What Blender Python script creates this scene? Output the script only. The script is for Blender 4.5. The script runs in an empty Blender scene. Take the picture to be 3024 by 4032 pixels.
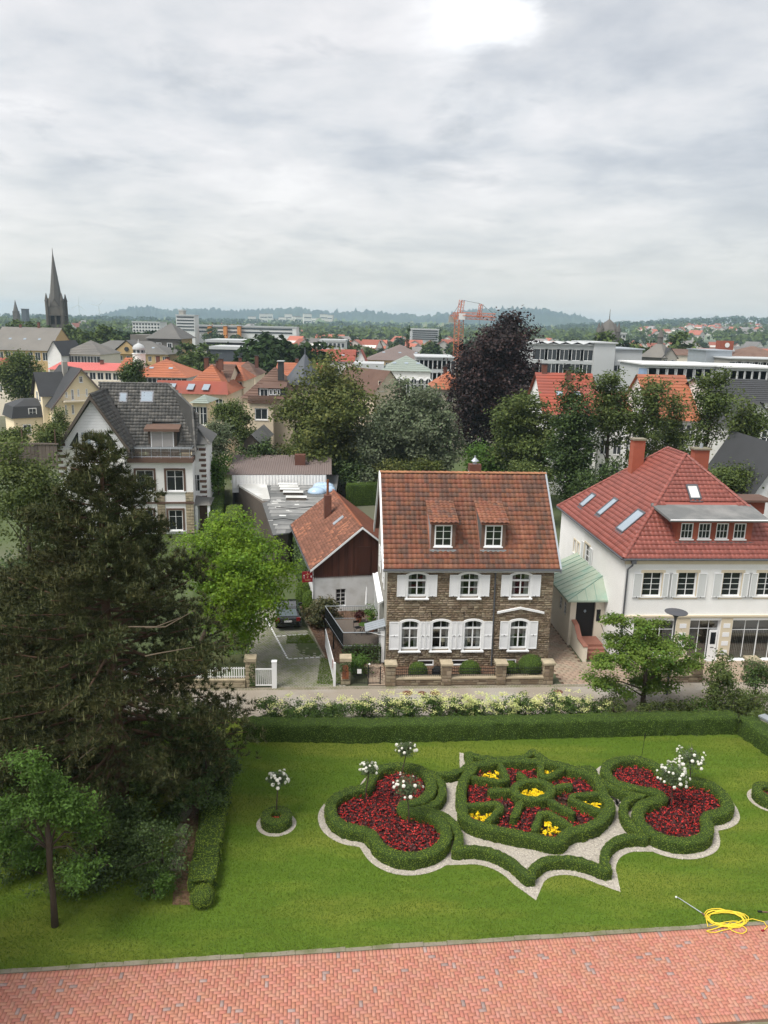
import bpy, math, random
import numpy as np
from mathutils import Matrix, Vector
rng = np.random.default_rng(7); random.seed(7)
sc = bpy.context.scene
col = sc.collection
# ------------------------------------------------------------------ camera
F_PX, PITCH, ROLL, CAM_Z = 3050.0, math.radians(13.5), math.radians(1.3), 20.5
cam = bpy.data.cameras.new('camera'); cam.sensor_fit = 'HORIZONTAL'; cam.sensor_width = 36.0
cam.lens = 36.0 * F_PX / 3024.0; cam.clip_start = 0.5; cam.clip_end = 30000
camo = bpy.data.objects.new('camera', cam); col.objects.link(camo)
camo.matrix_world = Matrix.Translation((0, 0, CAM_Z)) @ Matrix.Rotation(math.pi/2 - PITCH, 4, 'X') @ Matrix.Rotation(ROLL, 4, 'Z')
sc.camera = camo
# ------------------------------------------------------------------ sky
SUN_AZ = Vector((-0.76, -0.58)).normalized(); SUN_EL = math.radians(58)
w = bpy.data.worlds.new('World'); sc.world = w; w.use_nodes = True
nt = w.node_tree; N = nt.nodes; Lk = nt.links; N.clear()
out = N.new('ShaderNodeOutputWorld'); bg = N.new('ShaderNodeBackground'); bg.inputs['Strength'].default_value = 0.1
Lk.new(bg.outputs[0], out.inputs[0])
sky = N.new('ShaderNodeTexSky'); sky.sky_type = 'NISHITA'; sky.sun_disc = False
sky.sun_elevation = SUN_EL; sky.sun_rotation = math.atan2(SUN_AZ.x, SUN_AZ.y); sky.air_density = 1.0; sky.dust_density = 2.0
tc = N.new('ShaderNodeTexCoord')
def wn(t, **kw):
    n = N.new(t)
    for k, v in kw.items():
        setattr(n, k, v)
    return n
def wmath(op, a, b=None, c=None, clamp=False):
    n = wn('ShaderNodeMath', operation=op, use_clamp=clamp)
    for i, v in enumerate((a, b, c)):
        if v is None: continue
        if isinstance(v, (int, float)): n.inputs[i].default_value = v
        else: Lk.new(v, n.inputs[i])
    return n.outputs[0]
def wramp(fac, stops):
    r = wn('ShaderNodeValToRGB'); Lk.new(fac, r.inputs[0]); e = r.color_ramp.elements
    while len(e) < len(stops): e.new(0.5)
    for i, (p, c) in enumerate(stops):
        e[i].position = p; e[i].color = (*c, 1)
    return r.outputs[0]
sep = wn('ShaderNodeSeparateXYZ'); Lk.new(tc.outputs['Generated'], sep.inputs[0])
zz = wmath('ADD', wmath('MAXIMUM', sep.outputs[2], 0.0), 0.16)
cx = wmath('DIVIDE', sep.outputs[0], zz); cy = wmath('DIVIDE', sep.outputs[1], zz)
cmb = wn('ShaderNodeCombineXYZ'); Lk.new(cx, cmb.inputs[0]); Lk.new(cy, cmb.inputs[1])
def wnoise(scale, detail, rough, off, dist=0.0):
    mp = wn('ShaderNodeMapping'); Lk.new(cmb.outputs[0], mp.inputs[0]); mp.inputs['Location'].default_value = off
    n = wn('ShaderNodeTexNoise'); Lk.new(mp.outputs[0], n.inputs['Vector']); n.inputs['Scale'].default_value = scale
    n.inputs['Detail'].default_value = detail; n.inputs['Roughness'].default_value = rough; n.inputs['Distortion'].default_value = dist
    return n.outputs['Fac']
n1 = wnoise(0.55, 3, 0.5, (1.2, 8.8, 0)); n2 = wnoise(1.5, 8, 0.55, (8.1, 3.7, 0), 0.25); n3 = wnoise(3.8, 7, 0.58, (7.7, 2.2, 0), 0.15)
mixv = wmath('ADD', wmath('MULTIPLY', n1, 0.34), wmath('ADD', wmath('MULTIPLY', n2, 0.46), wmath('MULTIPLY', n3, 0.20)))
# colours are the sky's own radiance x 10 (strength is 0.1)
K = 3.7
cl = wramp(mixv, [(0.38, (.50, .525, .565)), (0.45, (.63, .645, .67)), (0.495, (.735, .737, .745)), (0.55, (.84, .822, .822)), (0.62, (.97, .945, .935))])
# low dark cloud scraps
scr = wnoise(2.3, 6, 0.6, (11.3, 4.1, 0), 0.4)
scf = wmath('MULTIPLY', wmath('SUBTRACT', scr, 0.57, clamp=True), 3.2, clamp=True)
mx = wn('ShaderNodeMix', data_type='RGBA'); Lk.new(scf, mx.inputs['Factor']); Lk.new(cl, mx.inputs['A']); mx.inputs['B'].default_value = (.40, .43, .46, 1)
# towards the horizon the cloud deck runs together into one pale warm grey
hz = wmath('POWER', wmath('SUBTRACT', 1.0, wmath('MULTIPLY', wmath('MAXIMUM', sep.outputs[2], 0.0), 4.6), clamp=True), 1.6)
mh = wn('ShaderNodeMix', data_type='RGBA'); Lk.new(wmath('MULTIPLY', hz, 0.85), mh.inputs['Factor']); Lk.new(mx.outputs['Result'], mh.inputs['A']); mh.inputs['B'].default_value = (.80, .765, .695, 1)
# thin bright place in the deck
dot = wn('ShaderNodeVectorMath', operation='DOT_PRODUCT'); Lk.new(tc.outputs['Generated'], dot.inputs[0]); dv = Vector((0.115, 0.93, 0.345)).normalized(); dot.inputs[1].default_value = dv
gl = wmath('POWER', wmath('MAXIMUM', dot.outputs['Value'], 0.0), 420.0)
glm = wmath('MULTIPLY', wmath('MULTIPLY', gl, 1.3), wmath('MULTIPLY', wmath('SUBTRACT', n2, 0.40, clamp=True), 4.0))
ma = wn('ShaderNodeMix', data_type='RGBA', blend_type='ADD'); ma.inputs['Factor'].default_value = 1.0; Lk.new(mh.outputs['Result'], ma.inputs['A'])
cg = wn('ShaderNodeCombineColor'); [Lk.new(glm, cg.inputs[i]) for i in range(3)]; Lk.new(cg.outputs[0], ma.inputs['B'])
sc_ = wn('ShaderNodeMix', data_type='RGBA', blend_type='MULTIPLY'); sc_.inputs['Factor'].default_value = 1.0; Lk.new(ma.outputs['Result'], sc_.inputs['A']); sc_.inputs['B'].default_value = (K, K, K, 1)
fin = wn('ShaderNodeMix', data_type='RGBA'); fin.inputs['Factor'].default_value = 0.93; Lk.new(sky.outputs[0], fin.inputs['A']); Lk.new(sc_.outputs['Result'], fin.inputs['B'])
Lk.new(fin.outputs['Result'], bg.inputs[0])
# ------------------------------------------------------------------ sun behind thin cloud
sl = bpy.data.lights.new('sun', 'SUN'); sl.energy = 1.5; sl.angle = math.radians(28); sl.color = (1.0, 0.955, 0.88)
so = bpy.data.objects.new('sun', sl); col.objects.link(so)
sd = Vector((SUN_AZ.x*math.cos(SUN_EL), SUN_AZ.y*math.cos(SUN_EL), math.sin(SUN_EL)))
so.rotation_euler = sd.to_track_quat('Z', 'Y').to_euler(); so.location = (-60, -60, 90)
vs = sc.view_settings; vs.view_transform = 'Standard'; vs.look = 'None'; vs.exposure = 1.52; vs.gamma = 1.0; vs.use_curve_mapping = False
sc.render.engine = 'CYCLES'; cy_ = sc.cycles
cy_.use_denoising = True; cy_.max_bounces = 5; cy_.diffuse_bounces = 2; cy_.glossy_bounces = 2; cy_.transmission_bounces = 2; cy_.transparent_max_bounces = 8; cy_.volume_bounces = 1
cy_.use_adaptive_sampling = True; cy_.adaptive_threshold = 0.02
# ------------------------------------------------------------------ where a photograph pixel (1659 x 2212 scale) lies on a plane of the place
PS = 3024/1659
_cp, _sp, _cr, _sr = math.cos(PITCH), math.sin(PITCH), math.cos(ROLL), math.sin(ROLL)
def ray(x, y):
    u, v = x*PS - 1512, 2016 - y*PS
    u, v = u*_cr - v*_sr, u*_sr + v*_cr
    return Vector((u, F_PX*_cp + v*_sp, -F_PX*_sp + v*_cp))
def g(x, y, z=0.0):
    r = ray(x, y); t = (z - CAM_Z)/r.z
    return Vector((r.x*t, r.y*t, z))
def at(x, y, Y):
    r = ray(x, y); t = Y/r.y
    return Vector((r.x*t, Y, CAM_Z + r.z*t))
def hit(x, y, P, n):
    r = ray(x, y); o = Vector((0, 0, CAM_Z)); t = (Vector(P) - o).dot(Vector(n))/r.dot(Vector(n))
    return o + r*t
class Frame:
    """a place's own axes: s along the front, d going back, z up"""
    def __init__(self, ox, oy, deg):
        self.ox, self.oy, self.deg = ox, oy, deg; a = math.radians(deg); self.c, self.s = math.cos(a), math.sin(a)
    def w(self, s, d, z=0.0): return Vector((self.ox + self.c*s - self.s*d, self.oy + self.s*s + self.c*d, z))
    def l(self, p):
        X, Y = p[0] - self.ox, p[1] - self.oy
        return Vector((self.c*X + self.s*Y, -self.s*X + self.c*Y, p[2]))
    def front(self, x, y, d):
        return self.l(hit(x, y, self.w(0, d), (-self.s, self.c, 0)))
    def side(self, x, y, s):
        return self.l(hit(x, y, self.w(s, 0), (self.c, self.s, 0)))
    def gnd(self, x, y, z=0.0): return self.l(g(x, y, z))
S0 = Frame(0.3, 44.4, 4.2)      # the street's axes; origin at the stone house's corner
# ------------------------------------------------------------------ materials
MATS = {}
def M(name, c, rough=0.75, var=0.12, ns=1.2, c2=None, c2s=0.6, c2f=(0.45, 0.62), island=0.0, bump=0.0, bs=14.0, spec=0.3, metal=0.0, transl=0.0, stretch=None, hue=0.0, coat=0.0, detail=4.0):
    m = bpy.data.materials.new(name); m.use_nodes = True; t = m.node_tree; n = t.nodes; l = t.links
    b = n['Principled BSDF']; b.inputs['Roughness'].default_value = rough; b.inputs['Specular IOR Level'].default_value = spec; b.inputs['Metallic'].default_value = metal
    if coat: b.inputs['Coat Weight'].default_value = coat; b.inputs['Coat Roughness'].default_value = 0.12
    geo = n.new('ShaderNodeNewGeometry'); pos = geo.outputs['Position']
    if stretch:
        mp = n.new('ShaderNodeMapping'); mp.inputs['Scale'].default_value = stretch; l.new(pos, mp.inputs[0]); pos = mp.outputs[0]
    def noise(s, d=detail, r=0.55):
        x = n.new('ShaderNodeTexNoise'); x.inputs['Scale'].default_value = s; x.inputs['Detail'].default_value = d; x.inputs['Roughness'].default_value = r; l.new(pos, x.inputs['Vector']); return x.outputs['Fac']
    def mathn(op, a, bb):
        x = n.new('ShaderNodeMath'); x.operation = op
        for i, v in enumerate((a, bb)):
            if isinstance(v, (int, float)): x.inputs[i].default_value = v
            else: l.new(v, x.inputs[i])
        return x.outputs[0]
    rgb = n.new('ShaderNodeRGB'); rgb.outputs[0].default_value = (*c, 1); cur = rgb.outputs[0]
    rand = None
    if island or hue:
        oi = n.new('ShaderNodeObjectInfo')
        rand = mathn('FRACT', mathn('ADD', geo.outputs['Random Per Island'], oi.outputs['Random']), 0)
    if c2:
        mr = n.new('ShaderNodeMapRange'); mr.inputs['From Min'].default_value = c2f[0]; mr.inputs['From Max'].default_value = c2f[1]
        src = noise(c2s)
        if island: src = mathn('ADD', mathn('MULTIPLY', src, 0.72), mathn('MULTIPLY', rand, 0.28))
        l.new(src, mr.inputs['Value'])
        mi = n.new('ShaderNodeMix'); mi.data_type = 'RGBA'; l.new(mr.outputs[0], mi.inputs['Factor']); l.new(cur, mi.inputs['A']); mi.inputs['B'].default_value = (*c2, 1); cur = mi.outputs['Result']
    f = None
    if var:
        f = mathn('ADD', mathn('MULTIPLY', mathn('SUBTRACT', noise(ns), 0.5), 2.2*var), 1.0)
    if island:
        f2 = mathn('ADD', mathn('MULTIPLY', mathn('SUBTRACT', rand, 0.5), 2*island), 1.0)
        f = f2 if f is None else mathn('MULTIPLY', f, f2)
    hs = n.new('ShaderNodeHueSaturation'); l.new(cur, hs.inputs['Color'])
    if f is not None: l.new(f, hs.inputs['Value'])
    if hue: l.new(mathn('ADD', mathn('MULTIPLY', mathn('SUBTRACT', mathn('FRACT', mathn('MULTIPLY', rand, 7.31), 0), 0.5), 2*hue), 0.5), hs.inputs['Hue'])
    cur = hs.outputs[0]; l.new(cur, b.inputs['Base Color'])
    if bump:
        bp = n.new('ShaderNodeBump'); bp.inputs['Strength'].default_value = bump; bp.inputs['Distance'].default_value = 0.05; l.new(noise(bs, 5, 0.6), bp.inputs['Height']); l.new(bp.outputs[0], b.inputs['Normal'])
    if transl:
        tr = n.new('ShaderNodeBsdfTranslucent'); l.new(cur, tr.inputs[0]); ms = n.new('ShaderNodeMixShader'); ms.inputs[0].default_value = transl
        l.new(b.outputs[0], ms.inputs[1]); l.new(tr.outputs[0], ms.inputs[2]); l.new(ms.outputs[0], n['Material Output'].inputs['Surface'])
    MATS[name] = m; return m
def mglass(name, c=(0.018, 0.022, 0.026), rough=0.06):
    m = M(name, c, rough=rough, var=0.3, ns=0.8, spec=0.6); return m
def mclear(name, clear=0.7):
    m = bpy.data.materials.new(name); m.use_nodes = True; t = m.node_tree; n = t.nodes; l = t.links; n.remove(n['Principled BSDF'])
    a = n.new('ShaderNodeBsdfTransparent'); a.inputs[0].default_value = (.8, .84, .84, 1); b = n.new('ShaderNodeBsdfGlossy'); b.inputs['Roughness'].default_value = 0.04; b.inputs[0].default_value = (.8, .85, .9, 1)
    s = n.new('ShaderNodeMixShader'); s.inputs[0].default_value = 1 - clear; l.new(a.outputs[0], s.inputs[1]); l.new(b.outputs[0], s.inputs[2]); l.new(s.outputs[0], n['Material Output'].inputs[0])
    MATS[name] = m; return m
# ------------------------------------------------------------------ mesh helpers
def link(name, me, parent=None):
    o = bpy.data.objects.new(name, me); col.objects.link(o)
    if parent is not None: o.parent = parent
    return o
def tag(o, label=None, cat=None, group=None, kind=None):
    if label: o['label'] = label
    if cat: o['category'] = cat
    if group: o['group'] = group
    if kind: o['kind'] = kind
    return o
def empty(name, loc=(0, 0, 0), deg=0.0, label=None, cat=None, group=None, parent=None):
    o = link(name, None, parent); o.location = loc; o.rotation_euler = (0, 0, math.radians(deg)); o.empty_display_size = 0.2
    return tag(o, label, cat, group)
def arr_mesh(name, V, F, mats, mi=None, smooth=False):
    """V (n,3) array, F (m,k) array of equal-sided faces"""
    me = bpy.data.meshes.new(name); V = np.asarray(V, np.float32); F = np.asarray(F, np.int32); k = F.shape[1]
    me.vertices.add(len(V)); me.vertices.foreach_set('co', V.ravel()); me.loops.add(F.size); me.loops.foreach_set('vertex_index', F.ravel())
    me.polygons.add(len(F)); me.polygons.foreach_set('loop_start', np.arange(0, F.size, k, dtype=np.int32)); me.polygons.foreach_set('loop_total', np.full(len(F), k, np.int32))
    for m in (mats if isinstance(mats, (list, tuple)) else [mats]): me.materials.append(m)
    if mi is not None: me.polygons.foreach_set('material_index', np.asarray(mi, np.int32))
    me.update(calc_edges=True)
    if smooth: me.polygons.foreach_set('use_smooth', np.ones(len(F), bool))
    return me
def rotz(p, a): c, s = math.cos(a), math.sin(a); return (p[0]*c - p[1]*s, p[0]*s + p[1]*c, p[2])
class MB:
    def __init__(self): self.v = []; self.f = []; self.m = []; self.cur = 0
    def add(self, vs, fs):
        o = len(self.v); self.v.extend([tuple(p) for p in vs])
        for q in fs: self.f.append([i + o for i in q]); self.m.append(self.cur)
        return self
    def poly(self, *pts): return self.add(pts, [list(range(len(pts)))])
    def box(self, x0, x1, y0, y1, z0, z1, a=0.0, c=None):
        p = [(x0, y0, z0), (x1, y0, z0), (x1, y1, z0), (x0, y1, z0), (x0, y0, z1), (x1, y0, z1), (x1, y1, z1), (x0, y1, z1)]
        if a:
            c = c or ((x0 + x1)/2, (y0 + y1)/2)
            p = [((lambda q: (q[0] + c[0], q[1] + c[1], q[2]))(rotz((x - c[0], y - c[1], z), a))) for x, y, z in p]
        return self.add(p, [(0, 3, 2, 1), (4, 5, 6, 7), (0, 1, 5, 4), (1, 2, 6, 5), (2, 3, 7, 6), (3, 0, 4, 7)])
    def prism(self, pts, z0, z1):
        """outline in x,y pulled up from z0 to z1"""
        n = len(pts); v = [(x, y, z0) for x, y in pts] + [(x, y, z1) for x, y in pts]
        return self.add(v, [list(range(n))[::-1], list(range(n, 2*n))] + [(i, (i + 1) % n, n + (i + 1) % n, n + i) for i in range(n)])
    def prism_y(self, pts, y0, y1):
        """outline in x,z pulled back from y0 to y1"""
        n = len(pts); v = [(x, y0, z) for x, z in pts] + [(x, y1, z) for x, z in pts]
        return self.add(v, [list(range(n)), list(range(n, 2*n))[::-1]] + [((i + 1) % n, i, n + i, n + (i + 1) % n) for i in range(n)])
    def prism_x(self, pts, x0, x1):
        n = len(pts); v = [(x0, y, z) for y, z in pts] + [(x1, y, z) for y, z in pts]
        return self.add(v, [list(range(n))[::-1], list(range(n, 2*n))] + [(i, (i + 1) % n, n + (i + 1) % n, n + i) for i in range(n)])
    def ring_y(self, outer, inner, y0, y1):
        """band between two outlines of equal count (x,z), open or closed by equal ends"""
        n = len(outer); v = [(x, y, z) for y in (y0, y1) for ring in (outer, inner) for x, z in ring]
        fs = []
        for i in range(n - 1):
            o0, o1, i0, i1 = i, i + 1, n + i, n + i + 1; b = 2*n
            fs += [(o0, o1, i1, i0), (o0 + b, i0 + b, i1 + b, o1 + b), (o1, o0, o0 + b, o1 + b), (i0, i1, i1 + b, i0 + b)]
        fs += [(0, n, n + 2*n, 2*n), (n - 1, n - 1 + 2*n, 2*n - 1 + 2*n, 2*n - 1)]
        return self.add(v, fs)
    def tube(self, pts, r, k=6, cap=True):
        pts = [Vector(p) for p in pts]; n = len(pts); rr = r if isinstance(r, (list, tuple)) else [r]*n
        vs = []; prev = None
        for i, p in enumerate(pts):
            t = (pts[min(i + 1, n - 1)] - pts[max(i - 1, 0)])
            t = t.normalized() if t.length > 1e-9 else Vector((0, 0, 1))
            if prev is None:
                prev = t.orthogonal().normalized()
            prev = (prev - t*prev.dot(t)); prev = prev.normalized() if prev.length > 1e-6 else t.orthogonal().normalized()
            b = t.cross(prev)
            for j in range(k):
                a = 2*math.pi*j/k; vs.append(p + (prev*math.cos(a) + b*math.sin(a))*rr[i])
        fs = [(i*k + j, i*k + (j + 1) % k, (i + 1)*k + (j + 1) % k, (i + 1)*k + j) for i in range(n - 1) for j in range(k)]
        if cap: fs += [list(range(k))[::-1], list(range((n - 1)*k, n*k))]
        return self.add(vs, fs)
    def lathe(self, prof, c=(0, 0, 0), k=12):
        vs = []; n = len(prof)
        for r, z in prof:
            for j in range(k):
                a = 2*math.pi*j/k; vs.append((c[0] + r*math.cos(a), c[1] + r*math.sin(a), c[2] + z))
        fs = [(i*k + j, i*k + (j + 1) % k, (i + 1)*k + (j + 1) % k, (i + 1)*k + j) for i in range(n - 1) for j in range(k)]
        fs += [list(range(k))[::-1], list(range((n - 1)*k, n*k))]
        return self.add(vs, fs)
    def mesh(self, name, mats, smooth=False):
        me = bpy.data.meshes.new(name); me.from_pydata(self.v, [], self.f)
        for m in (mats if isinstance(mats, (list, tuple)) else [mats]): me.materials.append(m)
        if any(self.m): me.polygons.foreach_set('material_index', self.m)
        if smooth: me.polygons.foreach_set('use_smooth', [True]*len(self.f))
        me.update(); return me
    def build(self, name, mats, parent=None, smooth=False): return link(name, self.mesh(name, mats, smooth), parent)
def copy_tree(o, parent=None):
    c = o.copy(); col.objects.link(c)
    if parent is not None: c.parent = parent
    for ch in list(o.children): copy_tree(ch, c)
    return c
def inpoly(P, poly):
    P = np.asarray(P, float); x, y = P[:, 0], P[:, 1]; r = np.zeros(len(P), bool); n = len(poly)
    for i in range(n):
        x0, y0 = poly[i][0], poly[i][1]; x1, y1 = poly[(i + 1) % n][0], poly[(i + 1) % n][1]
        c = ((y0 > y) != (y1 > y)) & (x < (x1 - x0)*(y - y0)/((y1 - y0) or 1e-12) + x0); r ^= c
    return r
def smoothpath(pts, closed=True, it=2, keep=()):
    """Chaikin rounding; corners named in keep stay sharp"""
    P = [(Vector((p[0], p[1], 0)), i in keep) for i, p in enumerate(pts)]
    for _ in range(it):
        Q = []; n = len(P)
        for i in range(n):
            p, k = P[i]
            if not closed and i in (0, n - 1): Q.append((p, True)); continue
            if k: Q.append((p, True)); continue
            a, b = P[(i - 1) % n][0], P[(i + 1) % n][0]; Q.append((p.lerp(a, 0.25), False)); Q.append((p.lerp(b, 0.25), False))
        P = Q
    return [p for p, k in P]
def offset_poly(pts, d):
    n = len(pts); A = sum(pts[i].x*pts[(i + 1) % n].y - pts[(i + 1) % n].x*pts[i].y for i in range(n)); sg = 1 if A > 0 else -1; r = []
    for i in range(n):
        t0 = (pts[i] - pts[i - 1]).normalized(); t1 = (pts[(i + 1) % n] - pts[i]).normalized()
        n0 = Vector((t0.y, -t0.x, 0)); n1 = Vector((t1.y, -t1.x, 0)); b = n0 + n1
        if b.length < 0.35: b = n0
        b.normalize(); k = min(1/max(b.dot(n0), 0.35), 1.6); r.append(pts[i] + b*d*k*sg)
    return r
# ------------------------------------------------------------------ foliage helpers
def leaf_arrays(C, Nn, size, aspect=0.55, jit=0.35):
    """one pointed leaf (a folded quad outline) at each centre, facing near its normal"""
    n = len(C); Nn = Nn/np.maximum(np.linalg.norm(Nn, axis=1, keepdims=True), 1e-6)
    R = rng.normal(size=(n, 3)); T = R - Nn*np.sum(R*Nn, 1, keepdims=True); T /= np.maximum(np.linalg.norm(T, axis=1, keepdims=True), 1e-6); B = np.cross(Nn, T)
    s = (size*(1 + jit*rng.uniform(-1, 1, n)))[:, None]
    V = np.stack([C - T*s*.5, C + B*s*aspect*.5 + Nn*s*.06, C + T*s*.5, C - B*s*aspect*.5 + Nn*s*.06], 1).reshape(-1, 3)
    return V, np.arange(4*n).reshape(n, 4)
def blob_points(blobs, n, clumps, spread, shell=0.75, zmin=None):
    """clump centres in the outer part of the blobs, leaves gathered about each"""
    vol = np.array([b[3]*b[4]*b[5] for b in blobs])**0.75; ci = rng.choice(len(blobs), clumps, p=vol/vol.sum())
    B = np.array(blobs)[ci]; D = rng.normal(size=(clumps, 3)); D /= np.linalg.norm(D, axis=1, keepdims=True)
    rad = (shell + (1 - shell)*rng.random(clumps))[:, None]*np.where(rng.random(clumps) < 0.78, 1, rng.random(clumps)**.5)[:, None]
    CC = B[:, :3] + D*rad*B[:, 3:6]; k = rng.integers(0, clumps, n)
    P = CC[k] + rng.normal(size=(n, 3))*spread*np.array([1, 1, .62]); Nn = D[k]*0.5 + rng.normal(size=(n, 3))*0.65 + np.array([0, 0, .75])
    if zmin is not None: ok = P[:, 2] > zmin; P, Nn = P[ok], Nn[ok]
    return P, Nn, CC
def branches(mb, base, top, r0, tips, r1=0.03, wob=0.25):
    """tapered trunk with limbs that reach for the tips"""
    base, top = Vector(base), Vector(top); L_ = (top - base).length
    tp = [base.lerp(top, i/7) + Vector((random.uniform(-1, 1), random.uniform(-1, 1), 0))*wob*(0.3 if i in (0,) else 1)*min(1, L_/8)*0.5 for i in range(8)]
    mb.tube(tp, [r0*(1.25 if i == 0 else 1)*(1 - .8*i/7) for i in range(8)], 8)
    for q in tips:
        q = Vector(q); f = min(0.92, max(0.18, (q.z - base.z)/max(L_, .1) - random.uniform(.12, .32))); i = int(f*7); s = tp[i].lerp(tp[min(i + 1, 7)], f*7 - i)
        m1 = s.lerp(q, .45) + Vector((random.uniform(-1, 1), random.uniform(-1, 1), random.uniform(0, .7)))*(q - s).length*.1
        rb = max(r1*1.3, r0*(1 - .8*f)*.42); mb.tube([s, m1, q], [rb, rb*.6, r1*.5], 5)
# ------------------------------------------------------------------ palette
M('grass', (.104, .178, .020), .9, .16, .8, c2=(.145, .198, .030), c2s=.35, stretch=(.45, 1.6, 1), island=.22, transl=.25, spec=.15, c2f=(.42, .66))
M('lawn_soil', (.090, .152, .018), .95, .22, 1.0, c2=(.15, .185, .028), c2s=.3, stretch=(.4, 1.5, 1), bump=.5, bs=30, spec=.1)
M('town_ground', (.085, .11, .05), .95, .3, .05, c2=(.16, .15, .12), c2s=.02, spec=.1)
M('asphalt', (.30, .262, .215), .9, .12, .9, c2=(.34, .315, .28), c2s=.35, bump=.25, bs=60, spec=.2)
M('concrete', (.235, .21, .16), .9, .2, 2.5, c2=(.16, .16, .09), c2s=1.1, bump=.4, bs=25)
M('clinker', (.47, .200, .140), .8, .12, .6, c2=(.42, .215, .165), c2s=1.6, island=.09, hue=.008, bump=.25, bs=60, c2f=(.40, .75))
M('clinker_grey', (.33, .235, .215), .8, .12, .6, island=.15, bump=.25, bs=60)
M('joint_sand', (.13, .085, .06), .95, .2, 6)
M('gravel_base', (.47, .43, .37), .95, .2, 22, c2=(.34, .31, .27), c2s=9, bump=.6, bs=45, spec=.1)
M('gravel_stone', (.58, .54, .47), .9, .1, 5, island=.3, spec=.15)
M('soil', (.045, .028, .018), .95, .3, 4, bump=.6, bs=16, spec=.1)
M('leaf_litter', (.11, .065, .04), .95, .35, 6, c2=(.20, .12, .08), c2s=7, bump=.6, bs=18)
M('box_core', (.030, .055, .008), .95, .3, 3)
M('box_leaf', (.195, .262, .030), .7, .18, 1.6, c2=(.145, .215, .024), c2s=1.1, island=.28, transl=.25, spec=.25)
M('box_leaf_dark', (.112, .178, .026), .7, .18, 1.6, island=.3, transl=.22, spec=.25)
M('begonia_leaf', (.050, .010, .010), .6, .2, 3, island=.35)
M('begonia_flower', (.42, .014, .016), .6, .15, 3, c2=(.52, .045, .035), c2s=5, island=.3)
M('pansy', (.86, .60, .01), .6, .1, 4, island=.14)
M('pansy_leaf', (.05, .10, .02), .7, .2, 3, island=.3)
M('rose_leaf', (.095, .135, .060), .65, .2, 3, island=.3, transl=.25)
M('rose_white', (.80, .79, .72), .6, .04, 3, island=.06, transl=.2)
M('bark', (.075, .055, .042), .95, .3, 5, bump=.8, bs=14, stretch=(1, 1, .3))
M('bark_pine', (.105, .062, .042), .95, .3, 4, bump=.8, bs=12, stretch=(1, 1, .3))
M('pine_needle', (.046, .062, .021), .75, .3, .8, c2=(.070, .068, .026), c2s=.55, island=.35, spec=.2, c2f=(.42, .66))
M('pine_shoot', (.150, .155, .070), .7, .2, 2, island=.25)
M('leaf_walnut', (.200, .310, .026), .6, .2, .8, c2=(.12, .225, .022), c2s=.5, island=.3, transl=.4, spec=.25)
M('leaf_maple', (.165, .245, .040), .6, .2, .9, c2=(.075, .15, .022), c2s=.7, island=.3, transl=.35, spec=.25)
M('leaf_dark', (.045, .078, .021), .6, .25, .6, c2=(.068, .112, .028), c2s=.45, island=.35, transl=.22, spec=.35)
M('leaf_mid', (.088, .128, .034), .65, .25, .4, c2=(.115, .145, .042), c2s=.25, island=.35, transl=.3, spec=.25)
M('leaf_oak', (.092, .122, .030), .65, .25, .3, c2=(.135, .145, .04), c2s=.22, island=.35, transl=.28, spec=.25)
M('leaf_silver', (.175, .205, .125), .65, .2, .35, c2=(.095, .130, .065), c2s=.3, island=.35, transl=.25, spec=.25)
M('leaf_fresh', (.085, .165, .028), .6, .22, .6, island=.35, transl=.35, spec=.25)
M('leaf_copper', (.022, .013, .013), .6, .3, .35, c2=(.040, .020, .019), c2s=.25, island=.4, transl=.15, spec=.3)
M('leaf_far', (.075, .112, .034), .8, .3, .08, c2=(.085, .12, .032), c2s=.05, island=.35, transl=.2, spec=.15)
M('leaf_far_dark', (.030, .055, .019), .8, .3, .08, island=.3, transl=.15, spec=.15)
M('leaf_rhodo', (.085, .100, .040), .6, .25, 1.2, c2=(.13, .115, .055), c2s=1, island=.35, transl=.25)
M('leaf_elder', (.070, .125, .026), .6, .2, 1.2, island=.35, transl=.3)
M('elder_bloom', (.74, .72, .33), .8, .12, 1.4, c2=(.50, .58, .20), c2s=1.0, island=.18, transl=.2)
M('white_paint', (.84, .85, .86), .5, .04, .8, spec=.35)
M('white_trim', (.80, .81, .83), .55, .06, 1.2)
M('white_plaster', (.86, .86, .85), .85, .045, .5, c2=(.81, .81, .79), c2s=.35, bump=.06, bs=30)
M('cream_plaster', (.74, .68, .57), .85, .06, .6, bump=.06, bs=30)
M('cream_trim', (.66, .58, .44), .8, .06, 1)
M('yellow_plaster', (.82, .71, .50), .88, .08, .35)
M('beige_plaster', (.72, .61, .47), .88, .08, .35)
M('ochre_plaster', (.52, .37, .19), .88, .08, .3)
M('grey_plaster', (.36, .345, .31), .9, .12, .6, bump=.2, bs=16)
M('old_white', (.70, .71, .72), .88, .10, .9, c2=(.56, .56, .55), c2s=.8, bump=.2, bs=6)
M('shutter_grey', (.60, .62, .62), .6, .03, 1)
M('glass', (.016, .019, .022), .05, .3, .8, spec=.6)
M('glass_sky', (.30, .36, .42), .05, .15, .8, spec=.7)
M('glass_far', (.035, .042, .05), .2, .3, .2, spec=.5)
mclear('glass_clear', .80)
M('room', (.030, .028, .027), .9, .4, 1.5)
M('curtain', (.42, .41, .40), .9, .12, 2.5)
M('lamp_shade', (.70, .62, .45), .8, .05, 2)
M('rubble', (.225, .170, .115), .9, .22, 2.2, c2=(.28, .23, .165), c2s=1.2, island=.24, hue=.010, bump=.6, bs=18)
M('mortar', (.185, .150, .110), .95, .2, 3, bump=.5, bs=20)
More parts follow.
